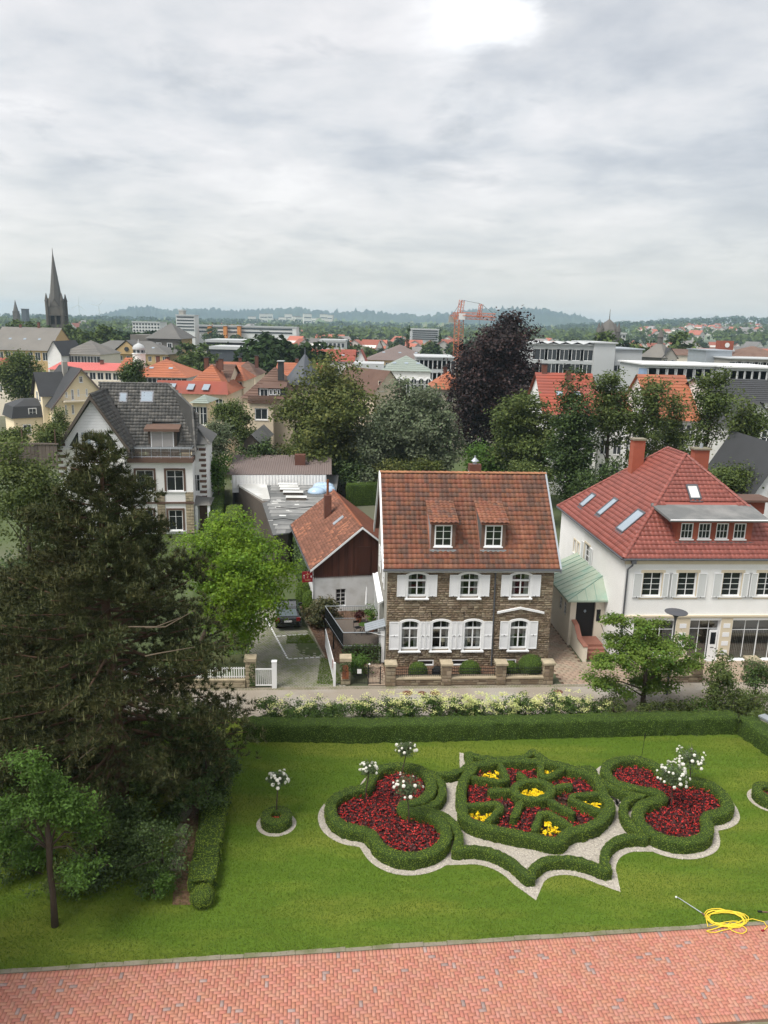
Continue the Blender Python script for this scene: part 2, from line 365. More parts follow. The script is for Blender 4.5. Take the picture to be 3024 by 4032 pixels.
M('sandstone', (.44, .37, .26), .9, .14, 2.2, c2=(.30, .26, .18), c2s=1.6, island=.12, bump=.3, bs=20)
M('pantile', (.285, .118, .072), .78, .22, .9, c2=(.120, .068, .052), c2s=.75, island=.26, hue=.006, bump=.3, bs=30, spec=.3, stretch=(1.2, .5, .5), c2f=(.40, .62))
M('pantile_ridge', (.40, .19, .10), .8, .2, 1.2, c2=(.28, .13, .08), c2s=1)
M('red_glazed', (.265, .080, .062), .46, .10, .6, island=.16, spec=.45, coat=.10)
M('slate_tile', (.088, .088, .084), .6, .2, .6, c2=(.13, .125, .115), c2s=.4, island=.22, spec=.4)
M('old_clay', (.205, .092, .062), .85, .2, 1.1, c2=(.34, .145, .085), c2s=.30, island=.25, bump=.3, bs=20, c2f=(.56, .70))
M('brown_board', (.085, .032, .022), .75, .2, 2.2, island=.25, stretch=(3, 3, .4))
M('copper_green', (.22, .345, .285), .7, .16, 1.2, c2=(.30, .36, .29), c2s=.9, island=.10)
M('zinc', (.42, .46, .50), .45, .10, 1.5, metal=.5)
M('pipe_grey', (.12, .125, .14), .45, .1, 2, metal=.4)
M('felt_grey', (.15, .155, .155), .9, .15, 1.2, c2=(.23, .23, .225), c2s=.8, island=.22)
M('felt_light', (.62, .63, .62), .8, .10, .6, c2=(.50, .50, .48), c2s=.5)
M('brick_red', (.30, .085, .052), .85, .15, 2, island=.2, bump=.3, bs=20)
M('brick_dark', (.14, .062, .045), .85, .2, 2, island=.2)
M('iron', (.020, .021, .023), .5, .15, 3, metal=.4)
M('mesh_black', (.015, .017, .018), .7, .2, 3)
M('rust', (.235, .085, .038), .85, .2, 3, c2=(.16, .06, .03), c2s=4)
M('sign_red', (.26, .012, .022), .5, .05, 2)
M('sign_gold', (.62, .45, .22), .6, .05, 2)
M('sign_white', (.75, .75, .75), .6, .03, 2)
M('sign_blue', (.03, .06, .30), .6, .03, 2)
M('black', (.012, .012, .013), .6, .1, 3)
M('car_black', (.010, .011, .013), .25, .1, 1, spec=.6, coat=.5)
M('car_glass', (.10, .13, .14), .06, .1, 1, spec=.7)
M('car_silver', (.55, .57, .58), .35, .08, 1, metal=.3)
M('tail_red', (.20, .010, .010), .3, .1, 2)
M('rubber', (.018, .018, .018), .85, .1, 3)
M('chrome', (.65, .66, .67), .25, .05, 2, metal=.9)
M('hose_yellow', (.80, .60, .05), .5, .06, 3)
M('grid_paver', (.30, .285, .24), .95, .15, 2, c2=(.19, .20, .12), c2s=.9, island=.15)
M('paver_grass', (.052, .082, .022), .95, .25, 1.2, c2=(.085, .095, .04), c2s=.5)
M('paving_warm', (.36, .265, .20), .9, .12, 1.0, c2=(.29, .24, .18), c2s=.9, island=.13)
M('granite_step', (.29, .13, .095), .7, .12, 3)
M('terracotta', (.34, .125, .065), .85, .1, 3)
M('wood_grey', (.12, .10, .085), .9, .2, 2.5, island=.25, stretch=(3, 3, .4))
M('wood_brown', (.145, .090, .068), .8, .2, 2, island=.2)
M('crane_orange', (.50, .16, .085), .55, .1, .5)
M('church_stone', (.085, .076, .066), .95, .3, .25, c2=(.13, .12, .105), c2s=.15)
M('church_slate', (.115, .108, .100), .7, .2, .15)
M('slate_grey', (.135, .132, .125), .8, .18, .25, c2=(.175, .165, .15), c2s=.12, island=.06)
M('slate_dark', (.050, .052, .056), .7, .2, .5)
M('slate_blue', (.075, .085, .100), .6, .15, .4)
M('roof_orange', (.37, .130, .068), .82, .18, .35, c2=(.28, .105, .065), c2s=.25, island=.06)
M('roof_red', (.34, .085, .055), .82, .18, .3, c2=(.26, .08, .06), c2s=.25, island=.06)
M('roof_brown', (.125, .075, .058), .85, .2, .4, c2=(.165, .105, .08), c2s=.3, island=.06)
M('roof_pink', (.55, .155, .14), .8, .10, .3)
M('roof_taupe', (.17, .135, .125), .8, .15, .3)
M('roof_green_grey', (.25, .29, .26), .8, .12, .5)
M('modern_grey', (.46, .48, .49), .7, .06, .3)
M('modern_white', (.66, .67, .67), .7, .05, .3)
M('far_wall', (.58, .56, .52), .9, .15, .02, island=.2)
M('far_orange', (.60, .23, .05), .8, .1, .1)
M('far_roof', (.33, .115, .08), .9, .2, .02, island=.3)
M('far_roof_grey', (.20, .19, .185), .9, .2, .02, island=.3)
M('hill_wood', (.022, .040, .034), .95, .4, .006, c2=(.04, .062, .04), c2s=.003)
M('hill_field', (.10, .15, .05), .95, .25, .004, c2=(.17, .175, .08), c2s=.003)
M('blue_panel', (.30, .40, .58), .6, .08, .3)
M('dome_blue', (.42, .56, .72), .15, .1, 2, spec=.6)
m = MATS
# ------------------------------------------------------------------ tiles, walls, windows
def tile_field(parent, name, mesh, cells, mat, budget=300, stuff_name=None):
    """cells: 4x4 matrices of each piece; the first `budget` become objects of their own, the rest one joined part"""
    for X in cells[:budget]:
        o = link(name, mesh, parent); o.matrix_basis = X
    rest = cells[budget:]
    if rest:
        nv = len(mesh.vertices); V = np.empty(nv*3, np.float32); mesh.vertices.foreach_get('co', V); V = V.reshape(-1, 3)
        nl = len(mesh.loops); li = np.empty(nl, np.int32); mesh.loops.foreach_get('vertex_index', li)
        F = li.reshape(-1, 4); VV = []; FF = []
        for i, X in enumerate(rest):
            A = np.array(X); VV.append(V @ A[:3, :3].T + A[:3, 3]); FF.append(F + i*nv)
        o = link(stuff_name or name + '_field', arr_mesh(name + '_field', np.concatenate(VV), np.concatenate(FF), mat, smooth=True), parent); o['kind'] = 'stuff'
def tile_mesh(name, wd, ln, mat, amp=.032, lift=.048, flat=False):
    us = [0, .16, .34, .5, .66, .84, 1.0]; hs = [0.0, .75, 1.0, .75, .05, -.12, 0.0] if not flat else [0, .5, .6, .6, .6, .5, 0]
    V = []
    for e, vv in ((0, 0), (1, ln*1.12)):
        for u, h in zip(us, hs): V.append((u*wd*1.06, vv, h*amp*(1 if e == 0 else .8) + (lift if e == 0 else .004)))
    for u, h in zip(us, hs): V.append((u*wd*1.06, 0.0, h*amp + lift - .03))
    n = len(us); F = [(i, i + 1, n + i + 1, n + i) for i in range(n - 1)] + [(2*n + i, 2*n + i + 1, i + 1, i) for i in range(n - 1)]
    return arr_mesh(name, V, F, mat, smooth=False)
def roof_tiles(parent, o, u, v, poly, wd, ln, mat, budget=300, holes=(), name='roof_tile', flat=False, order=None, amp=.048):
    """poly in (u,v) metres on the slope; o,u,v vectors in the parent's axes; v points up the slope"""
    o, u, v = Vector(o), Vector(u).normalized(), Vector(v).normalized(); nrm = u.cross(v).normalized()
    us = [p[0] for p in poly]; vv = [p[1] for p in poly]; cells = []
    nr = int((max(vv) - min(vv))/ln + .5); nc = int((max(us) - min(us))/wd + .5)
    P = [(min(us) + (c + .5)*wd, min(vv) + (r + .5)*ln) for r in range(nr) for c in range(nc)]
    ok = inpoly(P, poly)
    for h in holes: ok &= ~inpoly(P, h)
    me = tile_mesh(name, wd, ln, mat, flat=flat, amp=amp)
    for (a, b), k in zip(P, ok):
        if not k: continue
        q = o + u*(a - wd/2) + v*(b - ln/2) + nrm*random.uniform(.010, .022)
        R = Matrix((u, v, nrm)).transposed() @ Matrix.Rotation(random.uniform(-.012, .012), 3, 'Z') @ Matrix.Rotation(random.uniform(-.015, .015), 3, 'X')
        cells.append(Matrix.Translation(q) @ R.to_4x4())
    if order: cells.sort(key=order)
    tile_field(parent, name, me, cells, mat, budget)
def ridge_tiles(parent, a, b, mat, r=.13, ln=.36, name='ridge_tile'):
    a, b = Vector(a), Vector(b); L_ = (b - a).length; n = max(1, int(L_/ln)); d = (b - a)/n; t = d.normalized()
    mb = MB(); k = 6; vs = []
    for e, rr in ((0, r), (1, r*.86)):
        for j in range(k + 1):
            an = math.pi*j/k; vs.append((math.cos(an)*rr, e*d.length*1.08, math.sin(an)*rr*.8 + (.02 if e == 0 else 0)))
    mb.add(vs, [(j + 1, j, k + 1 + j, k + 2 + j) for j in range(k)])
    me = mb.mesh(name, mat, True); s = t.cross(Vector((0, 0, 1))).normalized(); up = s.cross(t)
    R = Matrix((s, t, up)).transposed().to_4x4()
    for i in range(n):
        o = link(name, me, parent); o.matrix_basis = Matrix.Translation(a + d*i) @ R
def wall_panel(mb, x0, x1, z0, z1, y, openings, reveal=.18, top=None):
    """front face at y with real openings and reveals (x,z); openings (x0,x1,z0,z1)"""
    xs = sorted({x0, x1, *[v for o in openings for v in o[:2]]}); zs = sorted({z0, z1, *[v for o in openings for v in o[2:4]]})
    for i in range(len(xs) - 1):
        for j in range(len(zs) - 1):
            cxm, czm = (xs[i] + xs[i + 1])/2, (zs[j] + zs[j + 1])/2
            if not (x0 < cxm < x1 and z0 < czm < z1): continue
            if any(o[0] < cxm < o[1] and o[2] < czm < o[3] for o in openings): continue
            mb.poly((xs[i], y, zs[j]), (xs[i + 1], y, zs[j]), (xs[i + 1], y, zs[j + 1]), (xs[i], y, zs[j + 1]))
    for a, b, c, d in [o[:4] for o in openings]:
        r = y + reveal
        mb.poly((a, y, c), (a, y, d), (a, r, d), (a, r, c)); mb.poly((b, y, d), (b, y, c), (b, r, c), (b, r, d))
        mb.poly((a, y, d), (b, y, d), (b, r, d), (a, r, d)); mb.poly((b, y, c), (a, y, c), (a, r, c), (b, r, c))
def window(parent, x0, x1, z0, z1, y, cols=2, rows=3, fr=.06, bar=.028, mat='white_paint', glass='glass', sill=None, sillmat=None, rowz=None, depth=.05, name='window', rz=None, loc=None):
    """casement in the plane y; frame is the part, each pane a sub-part"""
    mb = MB()
    mb.box(x0, x0 + fr, y, y + depth, z0, z1); mb.box(x1 - fr, x1, y, y + depth, z0, z1); mb.box(x0 + fr, x1 - fr, y, y + depth, z0, z0 + fr); mb.box(x0 + fr, x1 - fr, y, y + depth, z1 - fr, z1)
    X = [x0 + fr + (x1 - x0 - 2*fr)*i/cols for i in range(cols + 1)]
    Z = [z0 + fr + (z1 - z0 - 2*fr)*i/rows for i in range(rows + 1)] if rowz is None else [z0 + fr] + [z0 + (z1 - z0)*q for q in rowz] + [z1 - fr]
    for i, x in enumerate(X[1:-1]):
        b = bar*(1.7 if cols == 2 or i == cols//2 - 1 and cols == 4 else 1); mb.box(x - b/2, x + b/2, y + .005, y + depth - .004, z0 + fr, z1 - fr)
    for z in Z[1:-1]:
        mb.box(x0 + fr, x1 - fr, y + .008, y + depth - .008, z - bar/2, z + bar/2)
    if sill: mb.box(x0 - .06, x1 + .06, y - sill, y + .01, z0 - .07, z0 - .004)
    w = mb.build(name, m[mat], parent)
    if rz is not None: w.matrix_basis = Matrix.Translation(loc) @ Matrix.Rotation(rz, 4, 'Z')
    for i in range(len(X) - 1):
        for j in range(len(Z) - 1):
            link('pane', MB().poly((X[i], y + depth*.55, Z[j]), (X[i + 1], y + depth*.55, Z[j]), (X[i + 1], y + depth*.55, Z[j + 1]), (X[i], y + depth*.55, Z[j + 1])).mesh('pane', m[glass]), w)
    return w
def shutter(parent, x0, x1, z0, z1, y, mat='white_trim', frame='white_paint', split=.5):
    mb = MB(); f = .055; t = .045
    mb.box(x0, x0 + f, y - t, y, z0, z1); mb.box(x1 - f, x1, y - t, y, z0, z1)
    zm = z0 + (z1 - z0)*split
    for a, b in ((z0, z0 + f), (zm - f/2, zm + f/2), (z1 - f, z1)): mb.box(x0 + f, x1 - f, y - t, y, a, b)
    mb.cur = 1; mb.box(x0 + f, x1 - f, y - t*.55, y - .002, z0 + f, zm - f/2); mb.box(x0 + f, x1 - f, y - t*.55, y - .002, zm + f/2, z1 - f)
    n = int((z1 - z0)/.07)
    s = mb.build('shutter', [m[frame], m[mat]], parent)
    MB().box((x0 + x1)/2 - .015, (x0 + x1)/2 + .015, y - t - .02, y - t, zm - .04, zm + .04).build('catch', m['iron'], s)
    return s
# ================================================================== GROUND, ROAD, LAWN
def sheet(name, pts, z, mat, parent=None, kind='structure'):
    mb = MB(); mb.poly(*[(p[0], p[1], z) for p in pts]); o = mb.build(name, m[mat], parent)
    if kind and parent is None: o['kind'] = kind
    return o
sheet('ground', [(-9000, -60), (9000, -60), (9000, 12000), (-9000, 12000)], -0.03, 'town_ground')
RD = Frame(*g(0, 2105).xy, 6.357)
road = MB().poly(*[RD.w(s, d, -.006) for s, d in ((-4, -3.78), (32, -3.78), (32, 0), (-4, 0))]).build('brick_road', m['joint_sand']); road['kind'] = 'structure'
U = .1225
def frustum(name, L_, W_, mat, h=.016, b=.006):
    v = [(-L_/2, -W_/2, -.01), (L_/2, -W_/2, -.01), (L_/2, W_/2, -.01), (-L_/2, W_/2, -.01)]
    v += [(x*(1 - 2*b/L_), y*(1 - 2*b/W_), h) for x, y, z in v]
    return arr_mesh(name, v, [(4, 5, 6, 7), (0, 1, 5, 4), (1, 2, 6, 5), (2, 3, 7, 6), (3, 0, 4, 7)], mat)
bm_ = frustum('brick', 2*U - .008, U - .008, m['clinker']); bg_ = frustum('brick', 2*U - .008, U - .008, m['clinker_grey'])
cells = []; ny = int((3.73 - 4*U)/U)
def bput(s, d, vert):
    p = RD.w(s, d); cells.append(Matrix.Translation((p.x, p.y, random.uniform(-.002, .003))) @ Matrix.Rotation(math.radians(RD.deg) + (math.pi/2 if vert else 0) + random.uniform(-.012, .012), 4, 'Z'))
for y in range(ny):
    for x in range(-16, 240):
        if (x - y) % 4 == 0: bput((x + 1)*U, -2*U - (y + .5)*U, False)
        if (x - y) % 4 == 3 and y < ny - 1: bput((x + .5)*U, -2*U - (y + 1)*U, True)
bh2 = frustum('half_brick', U - .008, U - .008, m['clinker']); half = []
for x in range(-16, 240):
    for y in (0, ny - 1):
        if (x - y) % 4 == (2 if y == 0 else 3): p = RD.w((x + .5)*U, -2*U - (y + .5)*U); half.append(Matrix.Translation((p.x, p.y, 0)) @ Matrix.Rotation(math.radians(RD.deg), 4, 'Z'))
    bput((x + .5)*U, -U, True); bput((x + .5)*U, -2*U - ny*U - U, True)
cells = [c for c in cells if -16 < c.translation.x < 16]
random.shuffle(cells); ng = int(len(cells)*.035); grey, red = cells[:ng], cells[ng:]
key = lambda c: (c.translation.y + .15*abs(c.translation.x) + (0 if abs(c.translation.x) < 10.2 and c.translation.y > 18.6 - .0 else 50))
red.sort(key=key); grey.sort(key=key)
tile_field(road, 'brick', bm_, red, m['clinker'], 270, 'brick_field'); tile_field(road, 'brick', bg_, grey, m['clinker_grey'], 28, 'grey_brick_field'); tile_field(road, 'half_brick', bh2, half, m['clinker'], 0, 'half_brick_field')
# worn concrete edging, stone by stone
kerb = empty('kerb', (0, 0, 0)); kerb['kind'] = 'structure'
for d0, hh in ((.0, .03), (-3.98, .03)):
    s = -4.0
    while s < 31:
        L_ = random.uniform(.75, .95); mb = MB()
        p = [RD.w(s + .012, d0 + .012), RD.w(s + L_, d0 + .012 + random.uniform(0, .01)), RD.w(s + L_, d0 + .19 + random.uniform(-.03, .03)), RD.w(s + .012, d0 + .19 + random.uniform(-.03, .03))]
        mb.prism([(q.x, q.y) for q in p], -.02, hh*random.uniform(.5, 1.0)); mb.build('edging_stone', m['concrete'], kerb); s += L_
lawn_poly = [RD.w(-6, .16), RD.w(33, .16), Vector((24, 33, 0)), Vector((24.2, 38.2, 0)), S0.w(-12, -6.1), S0.w(-27, -6.1), Vector((-26, 19, 0))]
sheet('lawn', lawn_poly, 0.0, 'lawn_soil')
near_lawn = [RD.w(-6, -4.1), RD.w(33, -4.1), Vector((22, 8, 0)), Vector((-22, 8, 0))]
sheet('grass_verge', near_lawn, 0.0, 'lawn_soil')
# ================================================================== PARTERRE
Z1 = lambda x, y: (x*.2976 + 658.3, y*.2976 + 1563.5)
Z2 = lambda x, y: (x*.3221 + 1124.6, y*.3221 + 1563.5)
Z3 = lambda x, y: (x*.4378 + 932.6, y*.4378 + 1481.2)
HH = .5
def trace(zf, pts, z=HH): return [g(*zf(*p), z).to_2d() for p in pts]
def surf_points(V, F, n):
    A, B, C, D_ = (V[F[:, i]] for i in range(4)); c1 = np.cross(B - A, C - A); c2_ = np.cross(C - A, D_ - A); ar = .5*(np.linalg.norm(c1, axis=1) + np.linalg.norm(c2_, axis=1))
    k = rng.choice(len(F), n, p=ar/ar.sum()); u, v = rng.random((n, 1)), rng.random((n, 1)); P = (A[k]*(1 - u) + B[k]*u)*(1 - v) + (D_[k]*(1 - u) + C[k]*u)*v
    Nn = c1[k] + c2_[k]; Nn /= np.maximum(np.linalg.norm(Nn, axis=1, keepdims=True), 1e-9); return P, Nn, ar.sum()
def resample(P, step, closed):
    P = [Vector((p[0], p[1], 0)) for p in P]; P = P + [P[0]] if closed else P; out = []; acc = 0
    for a, b in zip(P[:-1], P[1:]):
        L_ = (b - a).length
        while acc < L_: out.append(a.lerp(b, acc/L_)); acc += step
        acc -= L_
    if not closed: out.append(P[-1])
    return out
ALLHEDGE = []
def hedge(name, path, w_, h_, closed=True, dens=520, leaf=.042, mat='box_leaf', round_=.82, parent=None, step=.13, z0=0.0, wob=.018):
    P = resample(path, step, closed); n = len(P); ALLHEDGE.append((P, w_, closed))
    prof = [(-.49, 0.0), (-.51, .45), (-.51, .88), (-.46, .99), (-.2, 1.01), (.2, 1.01), (.46, .99), (.51, .88), (.51, .45), (.49, 0.0)]; k = len(prof); V = []
    for i, p in enumerate(P):
        a = P[(i - 1) % n] if closed or i > 0 else p; b = P[(i + 1) % n] if closed or i < n - 1 else p
        t = (b - a).normalized(); s = Vector((t.y, -t.x, 0))
        sh = 1.0
        if not closed: e = min(i, n - 1 - i); sh = .62 if e == 0 else 1.0
        for u, z in prof: V.append((p.x + s.x*u*w_*sh, p.y + s.y*u*w_*sh, z0 + z*h_*(1 if sh == 1 else .97)))
    V = np.array(V); V[:, :2] += rng.normal(size=(len(V), 2))*wob; V[:, 2] += rng.normal(size=len(V))*wob*.7*(V[:, 2] > z0 + .02)
    F = []
    for i in range(n if closed else n - 1):
        j = (i + 1) % n
        for q in range(k - 1): F.append((i*k + q, j*k + q, j*k + q + 1, i*k + q + 1))
    if not closed:
        for i in (0, n - 1):
            for q in range(k//2 - 1):
                a = (i*k + q, i*k + q + 1, i*k + k - 2 - q, i*k + k - 1 - q); F.append(a if i == 0 else a[::-1])
    F = np.array(F); Pp, Nn, ar = surf_points(V, F, 10); cnt = int(ar*dens)
    Pp, Nn, _ = surf_points(V, F, cnt); up = Nn[:, 2] < -0.2; Nn[up] *= -1
    # make outward: compare with the hedge's own middle line
    cen = np.array([[p.x, p.y] for p in P]); 
    idx = np.array([np.argmin(((cen - q[:2])**2).sum(1)) for q in Pp]) if cnt < 60000 else None
    if idx is not None:
        outw = np.c_[Pp[:, :2] - cen[idx], Pp[:, 2] - (z0 + h_*.5)]; fl = (outw*Nn).sum(1) < 0; Nn[fl] *= -1
    LV, LF = leaf_arrays(Pp + Nn*rng.uniform(-.01, .025, (cnt, 1)), Nn*.8 + rng.normal(size=(cnt, 3))*.55 + np.array([0, 0, .25]), leaf, .6)
    VV = np.concatenate([V, LV]); FF = np.concatenate([F, LF + len(V)]); mi = np.r_[np.zeros(len(F)), np.ones(len(LF))]
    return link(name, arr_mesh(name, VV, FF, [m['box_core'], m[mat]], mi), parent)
tre_l = trace(Z1, [(180, 600), (200, 670), (260, 720), (330, 748), (410, 757), (472, 775), (508, 828), (545, 882), (605, 922), (680, 950), (760, 957), (850, 947), (940, 915), (1008, 862), (1033, 795), (1015, 722), (955, 670), (880, 642), (790, 628), (715, 612), (700, 585), (770, 572), (850, 552), (905, 505), (928, 435), (910, 372), (862, 332), (790, 303), (700, 292), (610, 298), (540, 322), (492, 365), (470, 420), (440, 455), (390, 465), (320, 478), (250, 507), (200, 548)])
tre_l = smoothpath(tre_l, True, 2)
tre_r = trace(Z2, [(560, 300), (600, 250), (680, 228), (780, 225), (870, 250), (930, 290), (960, 330), (1010, 360), (1100, 365), (1200, 370), (1290, 400), (1350, 450), (1390, 510), (1395, 560), (1340, 590), (1270, 600), (1240, 620), (1260, 690), (1250, 740), (1180, 775), (1080, 785), (970, 765), (880, 725), (810, 670), (780, 600), (800, 545), (860, 515), (930, 500), (960, 485), (925, 455), (860, 440), (760, 425), (670, 400), (600, 365)])
tre_r = smoothpath(tre_r, True, 2)
star_a = trace(Z1, [(1185, 195), (1205, 255), (1175, 305), (1100, 338), (1000, 352), (890, 338), (960, 375), (1002, 425), (1002, 500), (962, 558), (900, 590), (810, 602), (915, 610), (1000, 640), (1068, 690), (1108, 750), (1125, 815), (1112, 868), (1095, 895), (1200, 882), (1300, 892), (1400, 922), (1495, 970), (1565, 1030), (1640, 1098)])
star_b = trace(Z2, [(75, 960), (145, 905), (235, 886), (330, 886), (430, 908), (515, 938), (588, 970), (562, 900), (570, 840), (600, 790), (660, 752), (740, 735), (850, 742), (780, 692), (718, 640), (690, 580), (690, 530), (720, 492), (770, 472), (825, 468), (740, 458), (640, 420), (560, 380), (508, 340), (480, 290), (455, 280), (380, 288), (280, 272), (190, 242), (125, 200), (85, 165), (45, 200), (0, 218)])
star_c = trace(Z1, [(1560, 228), (1450, 242), (1340, 236), (1240, 220)])
star = star_a + star_b + star_c; na = len(star_a)
star = smoothpath(star, True, 2, keep=(0, 5, 11, 18, 24, na + 6, na + 12, na + 19, na + 25, na + 30))
cen_out = smoothpath(trace(Z3, [(148, 490), (142, 560), (160, 600), (148, 640), (200, 675), (290, 702), (400, 725), (500, 742), (575, 760), (630, 768), (672, 715), (745, 706), (820, 678), (868, 625), (888, 585), (848, 540), (832, 482), (800, 440), (735, 418), (650, 392), (590, 376), (500, 372), (420, 366), (330, 368), (255, 382), (205, 392), (185, 430), (160, 460)]), True, 2, keep=(9,))
GRAV = [offset_poly(star, .46), offset_poly(tre_l, .52), offset_poly(tre_r, .52)]
for q, P in enumerate(GRAV): sheet('gravel_path', P, .006 + q*.004, 'gravel_base')
ring_c = g(597, 1770, .22); ringr_c = g(1668, 1712, .4)
circ = lambda c, r, k=28: [Vector((c.x + r*math.cos(2*math.pi*i/k), c.y + r*math.sin(2*math.pi*i/k), 0)) for i in range(k)]
GR2 = [circ(ring_c, .84), circ(ringr_c, 1.0)]
for P in GR2: sheet('gravel_path', P, .006, 'gravel_base')
# loose gravel chips
V = []; 
pts = rng.uniform((-4, 24), (20, 38), (60000, 2)); ok = np.zeros(len(pts), bool)
for P in GRAV + GR2: ok |= inpoly(pts, P)
pts = pts[ok]; n = len(pts)
LV, LF = leaf_arrays(np.c_[pts, rng.uniform(.016, .03, n)], rng.normal(size=(n, 3))*.35 + np.array([0, 0, 1]), .045, .8)
tag(link('gravel', arr_mesh('gravel', LV, LF, m['gravel_stone'])), 'pale gravel chips lying between the clipped box hedges', 'gravel', kind='stuff')
tag(hedge('box_hedge', tre_l, .46, HH), 'low clover-shaped box hedge round the red bed with three roses', 'hedge')
tag(hedge('box_hedge', tre_r, .46, HH), 'low clover-shaped box hedge round the red bed with two roses', 'hedge')
tag(hedge('box_hedge', star, .34, HH*.86), 'narrow pointed star of low box hedge round the flower-shaped bed', 'hedge')
# flower-shaped middle: outer band, five wedges, hub ring, five spokes, all grown together
fl = hedge('flower_hedge', cen_out, .42, HH + .04); tag(fl, 'flower-shaped box hedge with spokes and hub in the middle of the star', 'hedge')
wedges = [[(335, 378), (385, 478), (190, 445)], [(540, 382), (540, 462), (655, 405)], [(838, 528), (645, 541), (850, 622)], [(505, 715), (545, 600), (690, 692)], [(165, 588), (368, 572), (272, 672)]]
WED = [trace(Z3, q) for q in wedges]
for q in WED: hedge('wedge', smoothpath(q, False, 1), .27, HH, closed=False, parent=fl)
hub = trace(Z3, [(500 + 92*math.cos(t), 514 + 46*math.sin(t)) for t in np.linspace(0, 2*math.pi, 20)[:-1]])
hubp = smoothpath(hub, True, 1); hedge('hub', hubp, .34, HH + .05, parent=fl)
spokes = [[(470, 470), (430, 425)], [(400, 512), (282, 512)], [(440, 570), (402, 648)], [(580, 560), (706, 630)], [(600, 500), (690, 484)]]
for q in spokes: hedge('spoke', trace(Z3, q), .30, HH, closed=False, parent=fl)
tag(hedge('box_ring', circ(ring_c, .44), .42, .46), 'small round box ring with a lone white standard rose', 'hedge')
tag(hedge('box_ring', circ(ringr_c, .62), .42, .46), 'small round box ring set in the open lawn past the two-rose bed', 'hedge')
# ------------------------------------------------------------------ beds and bedding plants
BEDS = [('soil_bed', offset_poly(tre_l, -.1)), ('soil_bed', offset_poly(tre_r, -.1)), ('soil_bed', offset_poly(cen_out, -.1)), ('soil_bed', circ(ring_c, .4)), ('soil_bed', circ(ringr_c, .6))]
for nme, P in BEDS: sheet(nme, P, .05, 'soil')
def plant_mesh(name, leafmat, bloommat, nl, nb, r, h, bl, ls):
    a = rng.uniform(0, 2*math.pi, nl); rr = r*np.sqrt(rng.random(nl)); C = np.c_[rr*np.cos(a), rr*np.sin(a), h*rng.uniform(.25, .8, nl)]
    V1, F1 = leaf_arrays(C, np.c_[np.cos(a)*.6, np.sin(a)*.6, np.ones(nl)], ls, .8)
    a = rng.uniform(0, 2*math.pi, nb); rr = r*.8*np.sqrt(rng.random(nb)); C = np.c_[rr*np.cos(a), rr*np.sin(a), h*rng.uniform(.8, 1.12, nb)]
    C = np.repeat(C, 3, 0); V2, F2 = leaf_arrays(C + rng.normal(size=C.shape)*bl*.22, rng.normal(size=C.shape)*.7 + np.array([0, -.2, .8]), bl, .85)
    return arr_mesh(name, np.concatenate([V1, V2]), np.concatenate([F1, F2 + len(V1)]), [m[leafmat], m[bloommat]], np.r_[np.zeros(len(F1)), np.ones(len(F2))])
beg = [plant_mesh('begonia', 'begonia_leaf', 'begonia_flower', 18, 3, .13, .21, .052, .105) for _ in range(4)]
pan = [plant_mesh('pansy', 'pansy_leaf', 'pansy', 7, 5, .085, .13, .10, .06) for _ in range(3)]
def seg_dist(P, path, closed):
    Q = [(p[0], p[1]) for p in path]; Q = Q + [Q[0]] if closed else Q; d = np.full(len(P), 9e9)
    for a, b in zip(Q[:-1], Q[1:]):
        a, b = np.array(a), np.array(b); ab = b - a; t = np.clip(((P - a) @ ab)/max(ab @ ab, 1e-9), 0, 1); d = np.minimum(d, np.linalg.norm(P - a - t[:, None]*ab, axis=1))
    return d
def fill(poly, step, avoid=(), not_in=()):
    xs = [p[0] for p in poly]; ys = [p[1] for p in poly]; X, Y = np.meshgrid(np.arange(min(xs), max(xs), step), np.arange(min(ys), max(ys), step))
    X = X + (np.arange(X.shape[0]) % 2)[:, None]*step/2; P = np.c_[X.ravel(), Y.ravel()] + rng.normal(size=(X.size, 2))*step*.16; ok = inpoly(P, poly)
    for path, dd, cl in avoid: ok &= seg_dist(P, path, cl) > dd
    for q in not_in: ok &= ~inpoly(P, q)
    return P[ok]
STEP = .185
flo = [fill(tre_l, STEP, [(tre_l, .28, True)]), fill(tre_r, STEP, [(tre_r, .28, True)]),
       fill(cen_out, STEP, [(cen_out, .26, True), (hubp, .24, True)] + [(trace(Z3, q), .22, False) for q in wedges + spokes], WED + [hubp])]
redp = np.concatenate(flo); redp = redp[np.argsort(redp[:, 1])]
def put_plants(name, meshes, P, label, cat, group, z=.05):
    for i, p in enumerate(P):
        o = link(name, meshes[i % len(meshes)]); o.location = (p[0], p[1], z); o.rotation_euler = (0, 0, random.uniform(0, 6.28)); s = random.uniform(.85, 1.15); o.scale = (s, s, s*random.uniform(.9, 1.15)); tag(o, label, cat, group)
def join_plants(name, meshes, P, label, cat, z=.05):
    VV, FF, MI, o = [], [], [], 0; arrs = []
    for me in meshes:
        V = np.empty(len(me.vertices)*3, np.float32); me.vertices.foreach_get('co', V); li = np.empty(len(me.loops), np.int32); me.loops.foreach_get('vertex_index', li); mi = np.empty(len(me.polygons), np.int32); me.polygons.foreach_get('material_index', mi); arrs.append((V.reshape(-1, 3), li.reshape(-1, 4), mi))
    for i, p in enumerate(P):
        V, F, mi = arrs[i % len(arrs)]; a = random.uniform(0, 6.28); c, s = math.cos(a), math.sin(a); k = random.uniform(.85, 1.15)
        VV.append(V @ np.array([[c, s, 0], [-s, c, 0], [0, 0, 1]])*k + np.array([p[0], p[1], z])); FF.append(F + o); MI.append(mi); o += len(V)
    return tag(link(name, arr_mesh(name, np.concatenate(VV), np.concatenate(FF), list(meshes[0].materials), np.concatenate(MI))), label, cat, kind='stuff')
NB = min(290, len(redp))
